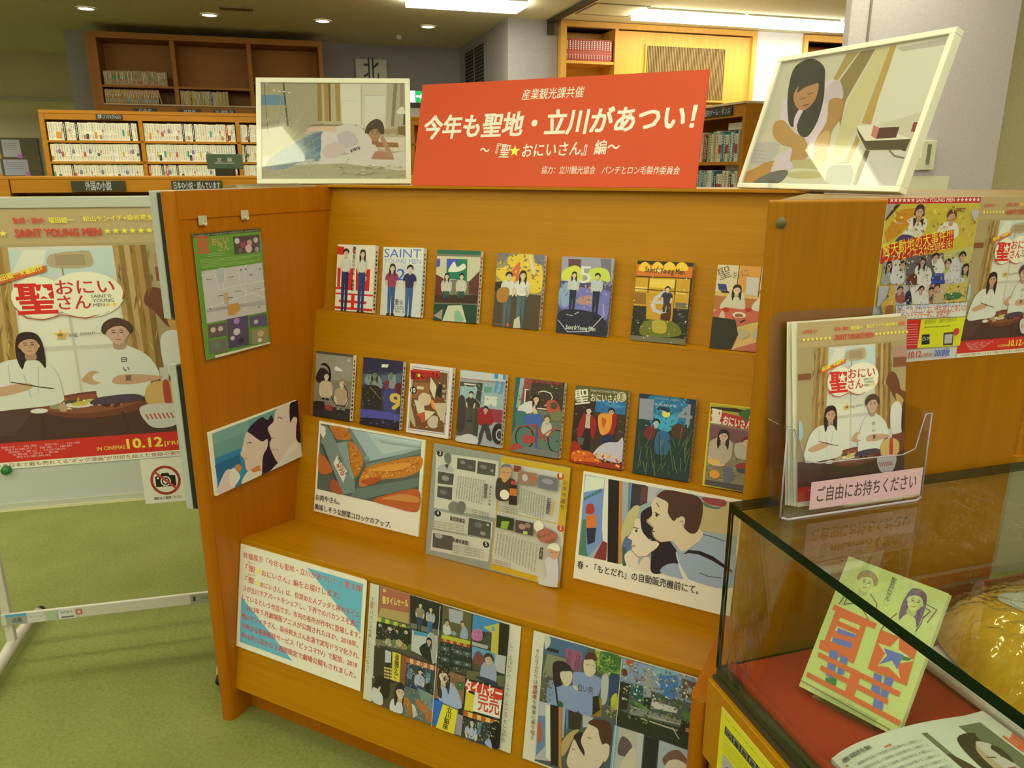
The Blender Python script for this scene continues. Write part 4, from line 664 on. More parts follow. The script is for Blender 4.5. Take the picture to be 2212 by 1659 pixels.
PR['nophoto'] = [('l','b4432c',9,[(120,75),(119.3,82.8),(117.3,90.4),(114,97.5),(109.5,103.9),(103.9,109.5),(97.5,114),(90.4,117.3),(82.8,119.3),(75,120),(67.2,119.3),(59.6,117.3),(52.5,114),(46.1,109.5),(40.5,103.9),(36,97.5),(32.7,90.4),(30.7,82.8),(30,75),(30.7,67.2),(32.7,59.6),(36,52.5),(40.5,46.1),(46.1,40.5),(52.5,36),(59.6,32.7),(67.2,30.7),(75,30),(82.8,30.7),(90.4,32.7),(97.5,36),(103.9,40.5),(109.5,46.1),(114,52.5),(117.3,59.6),(119.3,67.2),(120,75)]), ('p','1c1812',[(42,54),(108,54),(108,90),(90,92),(86,100),(64,100),(60,92),(42,90)]), ('e','d8d2a4',(75,72,17,17)), ('e','1c1812',(75,72,13,13)), ('e','d8d2a4',(75,72,8.5,8.5)), ('e','d8d2a4',(51,84,3.5,3.5)), ('l','b4432c',8,[(42,106),(108,44)]), ('t','4c4632','撮影はご遠慮ください',(30,12,122,12,9,0.02))]
PR['map'] = [('r','5a8a28',(0,0,210,297)), ('p','33401f',[(0,297),(210,297),(210,289.2),(0,289.2)]), ('t','9a9a78','TACHIKAWA CITY  TACHIKAWA CITY  TACHIKAWA CITY  TACHIKAWA CITY',(2.5,290.3,205.9,290.4,4.6,0.01)), ('t','b9502a','聖',(10.1,254.8,44.7,254.3,36,0.03)), ('t','b0904a','おにい',(52.6,267.5,102.8,269.1,17,0.03)), ('t','b0904a','さん',(70.5,252.5,104.9,253,17,0.03)), ('l','93a35c',1.3,[(36.6,247.5),(87.5,246.6)]), ('l','93a35c',1.3,[(36,242.9),(86.9,241.9)]), ('p','4a3c30',[(118.5,282.2),(205.2,281.7),(203.2,238.4),(119.2,239.6)]), ('e','b5b39c',(130.4,271.3,7.9,7.4)), ('e','8a3c3c',(149.4,260.6,9.5,8.7)), ('e','b08a60',(170.2,264.2,8.3,7.5)), ('e','a9a48a',(191.5,268.8,7.7,7)), ('e','6a5a44',(137.9,246.9,6.7,6.2)), ('e','c0a080',(165.5,249.9,11,10.1)), ('e','8a8a7c',(193.1,245.6,7.1,6.4)), ('l','86a648',1.4,[(12.3,236.5),(199,230.7)]), ('l','86a648',1.4,[(13,233),(177.5,228.6)]), ('l','86a648',1.4,[(13.7,229.5),(156.4,226.5)]), ('l','86a648',1.4,[(14.4,225.9),(198.1,219.4)]), ('l','86a648',1.4,[(15.1,222.4),(176.5,217.4)]), ('l','86a648',1.4,[(15.8,218.9),(155.4,215.4)]), ('p','b5b090',[(12.9,210.5),(206.1,210.8),(206.2,84.9),(12.9,87.2)]), ('s','a8a68e',[(58.9,209.1),(84.5,210.1),(74.5,179.3),(58.9,183.5)]), ('l','ccc9b4',1.6,[(11.5,200.3),(51.6,201.1),(59.4,161.3),(119.4,164.4),(208.4,164.9)]), ('l','ccc9b4',1.6,[(84.5,210.1),(72.2,159.8),(87.2,117.1),(90.4,85.2)]), ('l','ccc9b4',1.6,[(124.1,209.9),(128.5,153.1),(201.5,122.9)]), ('l','ccc9b4',1.6,[(16.3,122.1),(75.2,129.1),(210.5,143.3)]), ('l','ccc9b4',1.6,[(25.6,145.7),(38.7,98.5)]), ('l','ccc9b4',1.6,[(151.5,211.5),(133.8,99.9)]), ('l','7f7c6a',1,[(16.1,121.1),(87.2,117.1),(206.8,114)]), ('l','7f7c6a',1,[(15.8,118.7),(87,115.6),(206.6,110.8)]), ('l','7f7c6a',1,[(15.5,116.2),(86.8,114.1),(206.3,107.5)]), ('l','7f7c6a',1,[(15.1,113.8),(86.7,112.5),(206.1,104.3)]), ('p','b8863a',[(79.7,122.3),(115,121.6),(121.6,104.4),(98.1,92.5),(79.3,95.4)]), ('p','b09a5c',[(71.3,152.4),(85.9,153.1),(85.4,125.1),(72.1,125.4)]), ('e','6a7a6a',(133.3,200.7,3.4,2.5)), ('e','6a7a6a',(149.1,200.7,3.5,2.5)), ('e','6a7a6a',(165.2,185,3.5,2.6)), ('e','6a7a6a',(27.4,120.5,3.1,2.5)), ('e','6a7a6a',(182.5,100.5,3.7,2.7)), ('e','6a7a6a',(196.2,196.3,3.6,2.5)), ('l','5a5646',1.4,[(24,189.6),(40.1,189.3)]), ('l','5a5646',1.4,[(90.4,187.5),(107.6,187.2)]), ('l','5a5646',1.4,[(53.1,147.1),(69.9,146.5)]), ('l','5a5646',1.4,[(81.5,138.4),(98.9,137.7)]), ('l','5a5646',1.4,[(109.7,150.2),(127.5,149.6)]), ('l','5a5646',1.4,[(172.6,147.8),(191.5,147.2)]), ('p','5a4c44',[(14.8,82.8),(72.1,79.6),(69.9,48),(13.3,51.8)]), ('p','6a6450',[(12.5,45.7),(66.5,42.1),(64,8.6),(10.8,12.9)]), ('p','4c4450',[(75.7,87.5),(142.5,85.7),(136.9,11.1),(70.1,14.1)]), ('p','54505a',[(147.9,81.6),(205.8,80.5),(205.1,50.1),(146.7,53.2)]), ('p','8a7c4c',[(149.1,47.2),(203.1,43.6),(201.8,5.7),(147.1,9.2)]), ('e','c4ae80',(28.5,69.1,7.7,6.3)), ('e','b5a078',(51.3,67.8,8,6.2)), ('e','5a7c50',(36.8,30.4,9.3,7.5)), ('e','9a7ca0',(103.4,77.8,9.8,7.4)), ('e','c0b29c',(100.6,51.2,11.3,8.6)), ('e','2c2c38',(112.3,27,8.6,6.5)), ('e','c4b28c',(85.2,37.6,7,5.4)), ('e','a9a9a0',(166.9,64.8,7.4,5.4)), ('e','b8a060',(179.1,31.8,10.8,7.9)), ('e','c9c09a',(174,15.5,7.6,5.6)), ('p','cfcaa8',[(25.8,6.5),(210,4.1),(209.7,0),(26.1,0)]), ('l','5a5a44',1,[(87.8,-2.9),(191.7,-4.1)])]
PR['side'] = [('r','d0caa0',(0,0,309,166)), ('p','5f8a68',[(7.6,161.1),(299.3,163.5),(309,101.8),(170.2,95.7),(7.6,97.1)]), ('p','6d9470',[(7.6,161.1),(126.6,161.2),(122.8,129.8),(9,133.5)]), ('p','2c7480',[(7.6,97.1),(170.2,95.7),(191.4,18.6),(85,0),(63.5,0),(6.7,12.9)]), ('p','1c5c6c',[(5.3,79.9),(84.6,82.1),(89.4,35.1),(79.2,10),(17.1,14.8)]), ('s','2f8088',[(48.9,48.7),(81.2,54.9),(96.3,32.8),(83.3,14.3),(58.9,17.1)]), ('s','271620',[(123.8,138),(170,156.2),(190.9,143.1),(210.5,147.8),(221.2,74.3),(239.4,26.9),(228.7,3.4),(189.4,1.5),(150.4,0),(150.3,55.4),(123.9,109.6)]), ('s','cbb483',[(119.3,130.9),(162.3,92.3),(184.7,91.2),(182,68.7),(164.8,50.8),(156.4,12.6),(150.7,0),(126.2,9.7),(103.6,33.2),(100.4,51.5),(100.1,63),(89.4,77.8),(96.9,95.2),(106.5,114.9)]), ('s','cbb687',[(227.5,160.6),(283.1,163.3),(298.2,117.4),(294.9,88.2),(286.9,54.3),(256.8,39.4),(221.4,8.8),(195.4,52.8),(190.7,77.7),(199.5,86.8),(193.8,103.1),(190.3,121.6),(212.6,132.6)]), ('s','1f1418',[(279.2,164.3),(308.9,165.4),(309,101.8),(309,41.1),(291.6,59),(296.5,102.8),(286.3,120.7),(273.3,112.5)]), ('s','cbb687',[(282.1,118.9),(294.6,121.4),(301.5,110.4),(290.6,86.5),(279.4,95.7)]), ('s','c9c3a0',[(189.4,1.5),(230.4,17.8),(271.4,25.8),(306.2,42.3),(309,0),(212.5,0)]), ('l','4a3628',2.2,[(228.6,136.9),(236.5,137.6),(245.3,129.3)]), ('l','4a3628',2.2,[(115.7,102.2),(124.8,102.2),(128.8,96.7)]), ('l','6a4a30',1.6,[(198.5,91.5),(207.1,86)]), ('l','6a4a30',1.6,[(102.3,66.5),(110.8,62.4)]), ('l','8a6c44',1.2,[(89.4,77.8),(100.1,63),(100.4,51.5),(101.9,33.8)]), ('l','8a6c44',1.2,[(190.3,121.6),(199.5,86.8),(190.7,77.7),(195.8,55.6),(218.6,51.4)]), ('s','c9b48c',[(7.4,18.3),(35.7,53.2),(55.9,49.2),(66.3,20.2),(56.8,0.8),(11.8,0)]), ('s','cfc9ac',[(52.6,50.3),(69.7,47.4),(80.5,21),(57.1,3.5),(44.8,16.3)]), ('s','c07a2c',[(67,54),(78,57.4),(89.1,46.6),(75.5,37)]), ('s','cfc9ac',[(84.3,8.3),(110.2,28.1),(145.9,19),(153.2,1.9),(107.1,3.2),(88.4,0)]), ('p','c07a2c',[(117.5,28.6),(147.3,30.3),(154.6,13.2),(123.6,17.9)])]
PR['meat'] = [('r','d2caa0',(0,0,350,256)), ('p','52583f',[(6,249.6),(338.5,251.4),(341.3,64.9),(6.9,64.3)]), ('p','8fa084',[(96.3,248.7),(338.5,251.4),(338.9,228.3),(169.3,168.9)]), ('p','a2ae8c',[(163.3,247.6),(333.8,249.9),(335,235.8),(218.8,197.2)]), ('p','67735a',[(96.3,248.7),(110.4,250.3),(179.2,176.3),(168.1,161.6)]), ('p','67735a',[(168.1,161.6),(338.5,232.3),(339.5,220.1),(166.9,154.2)]), ('s','b06a22',[(38.5,248),(96.3,248.7),(112.5,222.5),(66.3,215.2),(50.7,230.2)]), ('s','b06c20',[(95.7,208.3),(127.5,210.6),(159,167.1),(131,116.1),(109.8,161.6)]), ('s','b4701e',[(149.2,110.8),(167.1,151.4),(253.5,186.2),(338.6,211.8),(340,176.2),(290,147.8),(224.1,130.2),(164.1,99.1)]), ('n',['c8902c','b06418','d8a040','9c4c18'],(164,145,334,207,337,176,153,111),330,3.4,3,1), ('n',['a84818','c07a28','8c3c18'],(215,73,340,120,342,74,263,67),160,3.2,5,1), ('n',['c08028','a85818','d09838'],(99,206,128,208,159,164,131,119),90,3,6,1), ('n',['b06c28','8c4018'],(8,162,51,169,55,123,11,115),50,3,7,1), ('n',['c07028','9c4c18'],(46,244,107,253,108,228,48,218),50,3,8,1), ('s','c88a2c',[(188.2,149.4),(237.7,172.2),(303.1,189.1),(307.2,178.8),(255.7,158.5)]), ('s','a04c18',[(156.1,112),(189.7,129.7),(223.8,133),(191.2,109.9)]), ('p','5d6a50',[(140.2,88.8),(340,156.9),(340.5,132.1),(170.2,65.6),(124.1,65.4)]), ('p','47503c',[(163.5,153.6),(168.2,160.1),(124.1,65.4),(116.8,66.9)]), ('s','a85420',[(201.2,70.2),(276.7,106.1),(341.2,123.9),(342.7,67.2),(263.3,63.9)]), ('s','b87a34',[(228,79.7),(293.6,103.7),(339.6,104.2),(340.8,90.5),(278.5,83.9)]), ('p','6d7a5e',[(10.7,197.6),(27.4,249.9),(47.1,229.6),(134.3,119.6),(140.8,80.2),(98.9,66.4)]), ('p','7d8b6c',[(65.4,203.5),(102.3,215.1),(117.7,151.4),(134.3,119.6),(127.8,112.6)]), ('p','3c432e',[(8.9,197.3),(20.3,193.3),(98.8,67.8),(91.4,69.4)]), ('s','a85c22',[(9.1,167.9),(45.8,144.7),(58.4,123.5),(33.5,110.2),(10.7,117.9)]), ('s','9a4c22',[(53.4,90.2),(70.8,102.2),(98.8,67.8),(62.3,68.2)]), ('p','c9c296',[(71.3,171),(108.4,132.3),(98.3,98.5),(60.3,147.2)]), ('t','3a3a28','野菜コロッケ',(72.9,164,102.9,119.7,9,0.03)), ('t','b0502c','¥70',(68.6,142.8,90.9,116.1,15,0.03)), ('p','c9c296',[(5.5,246.6),(24.2,243.6),(27.4,223.6),(19.1,210.7),(4.8,228.9)]), ('e','7c8a6c',(171.2,180.1,7.7,6.2)), ('g','b4bf9c','84937a',[(180.6,247.4),(337.1,248.5),(337.5,236.2),(216.1,230.5)]), ('t','2f2c22','お肉やさん。',(5.9,35.1,90.1,36.8,15,0.012)), ('t','2f2c22','美味しそうな野菜コロッケのアップ。',(4,7.7,264.5,7.1,15,0.012))]
PR['mag'] = [('r','8e9173',(0,0,378,292)), ('p','c6a01c',[(195.1,290.7),(378,292),(378,0),(191.7,4.1)]), ('p','c6c19a',[(8.8,269.8),(189.1,276.3),(193.8,133.9),(15.1,125.1)]), ('p','c6c19a',[(18.7,119.6),(186.7,122.8),(187.8,79.8),(19,70.9)]), ('p','c6c19a',[(14.9,67.5),(185.5,75.7),(183.5,20.5),(14.5,13.1)]), ('p','c6c19a',[(198.4,274.4),(359.3,277.6),(359.7,155),(197.2,154.8)]), ('p','c6c19a',[(196,153.4),(369.7,152.6),(377.2,115.4),(376.4,15.5),(320.1,3.6),(321.5,15.8),(194.5,18.3)]), ('e','26241c',(20.4,268,9.6,8.1)), ('t','c9c39c','3',(17.8,264.2,24,264.5,12,0.02)), ('e','26241c',(27.6,112.7,9.9,8.3)), ('t','c9c39c','4',(25,108.7,31.3,109.2,12,0.02)), ('e','26241c',(173.9,62.6,9.2,8.1)), ('t','c9c39c','5',(171.5,58.7,177.4,59.3,12,0.02)), ('e','bf4a26',(354.7,268.6,9,8.8)), ('t','dcd6b0','1',(352.6,265.1,357.9,265.4,13,0.02)), ('e','bf4a26',(367.3,145.2,9.2,8.9)), ('t','dcd6b0','2',(365.2,141.6,370.5,142.1,13,0.02)), ('s','6c6a55',[(33.3,266.6),(44.1,273.2),(54.4,266.5),(54.2,250.9),(47.6,244.9),(37.3,250.4)]), ('s','a9a88a',[(16.4,225),(25.4,238.7),(47.6,244.9),(62.4,235.5),(60.3,226.7)]), ('p','3a382c',[(36.6,241.8),(49,245.2),(45.3,231.3)]), ('p','4c4a3a',[(72.6,265.5),(126,267.4),(126.2,238.4),(73.5,237.4)]), ('p','4c4a3a',[(131.4,267.6),(181.9,268.1),(182.5,237.9),(131.9,235.8)]), ('p','4c4a3a',[(19.5,221.8),(66.2,222.9),(65.7,193.8),(20.4,190.3)]), ('p','4c4a3a',[(21.4,184.3),(64.7,187.6),(65.9,154.9),(21.6,154.8)]), ('p','4c4a3a',[(119.5,120.2),(182.9,120.8),(184.6,79.1),(119.7,76.8)]), ('p','4c4a3a',[(18.4,59.5),(78.1,62.7),(79.3,26.1),(20,21.9)]), ('e','7c7a64',(88.6,256.8,7.7,4.7)), ('e','63614e',(111.2,248.8,8.2,4.9)), ('e','77755e',(148.5,255.3,9.1,5.5)), ('e','8a886e',(173,250.2,5.3,3.2)), ('e','8f8d74',(42,207.6,11.4,6.7)), ('e','6f6d58',(39.1,170.5,10.3,6.1)), ('e','6a6852',(147.5,107.2,10.9,6.6)), ('e','8b896c',(162.7,88.7,8.2,5)), ('e','9c9a7a',(36.2,55.9,11.7,7)), ('e','5c4a38',(60.6,38.8,6.9,4.2)), ('e','b5b294',(174.2,113,3.8,2.4)), ('s','7a7860',[(57.2,138.5),(66.2,151.3),(83,152.2),(87.1,136),(76.9,121.6),(62.4,126)]), ('s','6c6a54',[(80.8,144.4),(91,157.4),(105.1,154.2),(107.8,137.8),(99.1,125),(84.9,128.2)]), ('v','55523f','物業年さ味今方並業街今',(80.4,220.6,78.2,163.4,4.6)), ('v','55523f','駅方人前名地方年前方日',(87.8,221,85.7,163.2,4.6)), ('v','55523f','並ん名並ん客毎駅話街映',(95.3,221.4,93.3,163,4.6)), ('v','55523f','業商作前気方今毎午日創',(102.7,221.8,100.8,162.8,4.6)), ('v','55523f','後さ味肉商さ買元人題午',(110.1,222.2,108.3,162.6,4.6)), ('v','55523f','並作昔物毎創主年業昔業',(117.4,222.6,115.8,162.3,4.6)), ('v','55523f','名店題前気今話映揚年創',(124.8,222.9,123.2,162.1,4.6)), ('v','55523f','創肉通元並創気手屋街方',(132.1,223.3,130.7,161.9,4.6)), ('v','55523f','並方の主街昔ん前手午昔',(139.4,223.7,138.1,161.7,4.6)), ('v','55523f','屋商今町商毎業店前気物',(146.6,224.1,145.4,161.5,4.6)), ('v','55523f','物商作駅街肉今年商地昔',(153.8,224.5,152.8,161.3,4.6)), ('v','55523f','手町人ん商店揚味さ毎毎夕',(259.8,222,259.7,164,4.6)), ('v','55523f','客毎通今題前肉町物気午並',(266.8,221.3,266.6,163.4,4.6)), ('v','55523f','物作午人客作前店駅昔業揚',(273.7,220.5,273.6,162.7,4.6)), ('v','55523f','前毎町業並さ店並並店夕主',(280.6,219.8,280.5,162.1,4.6)), ('v','55523f','題主今気買前業店題前味人',(287.4,219,287.4,161.4,4.6)), ('v','55523f','並夕作業今揚画味画揚味今',(294.2,218.3,294.3,160.7,4.6)), ('v','55523f','人作毎肉前創題さ作物名通',(301,217.5,301.1,160.1,4.6)), ('v','55523f','気物揚画題午通肉肉今揚店',(307.8,216.8,308,159.4,4.6)), ('v','55523f','題名後映の店通元創後気名',(314.6,216,314.8,158.8,4.6)), ('v','55523f','屋商客地揚創画気店通の町',(321.3,215.3,321.5,158.1,4.6)), ('v','55523f','主業さ昔手客気夕主並昔手昔',(207.3,101,204.1,47.3,4.6)), ('v','55523f','創昔商昔ん地駅方町物午前名',(215.8,100.7,212.7,45.7,4.6)), ('v','55523f','商夕話客手年店名街業手屋物',(224.3,100.4,221.4,44.1,4.6)), ('v','55523f','商商物地午創店駅方屋映物作',(232.7,100.1,230,42.5,4.6)), ('v','55523f','物話前客年昔店町屋店さ人年',(241.1,99.8,238.6,40.9,4.6)), ('v','55523f','方店主名地屋年屋映物気さ駅',(249.4,99.6,247.1,39.4,4.6)), ('v','55523f','買並創日店気物気町客客午店',(257.7,99.3,255.6,37.8,4.6)), ('v','55523f','方揚駅店さ商屋店街方商の物',(266,99,264.1,36.3,4.6)), ('v','55523f','物買揚映揚街主毎通毎業作味',(274.3,98.7,272.6,34.7,4.6)), ('v','55523f','人地店午屋さ前駅毎の創画商',(282.5,98.5,281,33.2,4.6)), ('v','55523f','味夕今通年毎並商町午店味並',(290.7,98.2,289.4,31.6,4.6)), ('v','55523f','買揚昔昔夕前物元年気業街午',(298.8,97.9,297.7,30.1,4.6)), ('v','55523f','名午さ前揚味前人屋夕屋話客',(306.9,97.6,306,28.6,4.6)), ('v','55523f','毎話肉揚創年肉業駅方ん物毎',(315,97.4,314.3,27.1,4.6)), ('v','2a281e','国部肉店',(163.9,216.9,165.1,180.4,10,0.03)), ('v','2a281e','石坂商店',(334.8,213.6,334.5,174.8,11,0.03)), ('v','2a281e','井岡屋',(327.8,92.6,327.5,62.1,11,0.03)), ('v','6a5a20','シネマ通り',(372.4,265.6,370.1,191.2,12,0.03)), ('v','c8941c','昭和から続く味',(349.3,209.7,345.7,172.6,6,0.03)), ('v','2a281e','昔ながらの味',(178.6,216.1,179.1,164.2,6,0.03)), ('t','2a281e','飯田青果店',(71,106.9,114.5,107.5,10,0.03)), ('t','2a281e','多摩水族館',(83.7,52.8,128.5,54.2,10,0.03)), ('t','55523f','商店街の人気のお店です地元の味',(26.2,92.5,112.5,97.3,3.6)), ('t','55523f','水族館のような鑑賞魚の専門店です',(83.2,41.4,175.7,48.4,3.6)), ('t','55523f','商店街の人気のお店です地元の味',(26.7,86.1,113,91,3.6)), ('t','55523f','水族館のような鑑賞魚の専門店です',(83.7,35.6,176.2,42.7,3.6)), ('t','55523f','商店街の人気のお店です地元の味',(27.1,79.7,113.5,84.8,3.6)), ('t','55523f','水族館のような鑑賞魚の専門店です',(84.1,29.7,176.6,36.9,3.6)), ('t','55523f','商店街の人気のお店です地元の味',(27.6,73.3,114,78.5,3.6)), ('t','55523f','水族館のような鑑賞魚の専門店です',(84.6,23.8,177.1,31.2,3.6)), ('t','55523f','立川市曙町営業時間',(115.6,144.2,179.6,142.9,3.6)), ('t','55523f','立川市曙町定休日',(202.6,168.9,257.2,168.2,3.6)), ('t','55523f','営業時間定休日',(200.1,31.8,250.5,31.8,3.6)), ('t','55523f','立川市曙町営業時間',(116.1,138.9,180.1,137.7,3.6)), ('t','55523f','立川市曙町定休日',(203,163.8,257.7,163.2,3.6)), ('t','55523f','営業時間定休日',(200.5,26.5,250.9,26.6,3.6)), ('t','55523f','立川市曙町営業時間',(116.5,133.7,180.5,132.5,3.6)), ('t','55523f','立川市曙町定休日',(203.5,158.7,258.2,158.1,3.6)), ('t','55523f','営業時間定休日',(201,21.3,251.4,21.4,3.6)), ('s','3a3024',[(193.2,230.5),(202.9,239.2),(233.7,242.5),(244.8,233),(235.7,191.9),(197.1,185.5)]), ('s','b48a4c',[(203.3,248.6),(202.1,262.3),(215.3,273.8),(230.1,267.2),(230.3,251.1),(223.7,238.4),(215.4,229.9),(207.1,235.4)]), ('s','6c675a',[(201.8,259.9),(203.9,270.7),(215.1,276.6),(228.1,274.9),(232.3,263),(226.1,268.8),(208.2,266.8)]), ('l','5a4a34',1.2,[(206.8,253.9),(217,255.7)]), ('l','5a4a34',1.2,[(219.6,255),(228.6,255.9)]), ('p','2e1c14',[(229.8,228),(249,229.2),(253.5,180.3),(231.8,178.3)]), ('p','b86a1c',[(230.7,218.8),(249.8,220.1),(250.7,202.9),(231.7,201.6)]), ('p','b03a2c',[(232.8,237.8),(245.6,237.8),(245.7,229),(232.9,228.5)]), ('e','d4cda8',(218.1,200.1,13,12.4)), ('p','7a2c22',[(236.9,276.4),(256,276.3),(255.4,261.4),(237,261.5)]), ('p','8a6a48',[(249.4,266),(298.2,266.7),(298.7,236.2),(249.8,234)]), ('p','6a675a',[(304.5,265.6),(354.6,264.5),(354.1,234.2),(303.9,233.8)]), ('p','2c3018',[(201.9,146.3),(249.7,146.8),(250,116.2),(202.8,115.5)]), ('p','4a3c30',[(254.2,145.4),(301.2,146),(303,115),(255.4,113.9)]), ('p','7c9c2c',[(216.2,133.8),(238.2,137.3),(233.5,117.4),(215.2,115.8)]), ('e','b0a288',(268.5,251.2,7.5,9)), ('e','b05a30',(288.4,252.5,7.5,6.7)), ('e','8a8674',(327.9,252.9,14.6,6.6)), ('e','a07c5c',(272.2,131.6,9.2,6.9)), ('e','8f7050',(287,137.1,7.6,5.9)), ('p','a9b83a',[(276.9,122.1),(288.4,122.3),(288,115.2),(276.3,114.9)]), ('e','d4cda8',(315.5,140.9,13,13.2)), ('s','8c4e30',[(312.4,121.7),(320.1,132.7),(334.2,140.4),(351.8,137.3),(364.6,130.9),(363.4,119.2),(349.9,106.9),(332.7,105.3),(319.9,109.4)]), ('e','a0603c',(323.2,126.4,8.9,6.8)), ('e','a0603c',(337.3,134.1,8.9,6.8)), ('e','a0603c',(355.3,126.6,8.8,6.8)), ('e','a0603c',(341.3,118.8,8.9,6.7)), ('e','a0603c',(329.6,111.6,9,6.8)), ('s','b9b596',[(348,27.2),(339.7,60.3),(350.7,74.6),(370.4,74.6),(378,30.4),(377.3,6.4),(327.8,3.2)]), ('s','b88c58',[(345.7,87.4),(349.8,95.3),(370.7,95.5),(373.7,84.7),(365.8,71.2),(353.3,72.9)]), ('s','cfcab0',[(342.8,91.4),(347.7,104.1),(364.3,110.2),(373.6,103.1),(373.4,92.7),(348.8,93.9)]), ('l','5a4a34',1.2,[(352,86.5),(359.3,87.1)]), ('l','5a4a34',1.2,[(364.2,87.1),(370.3,87.6)])]
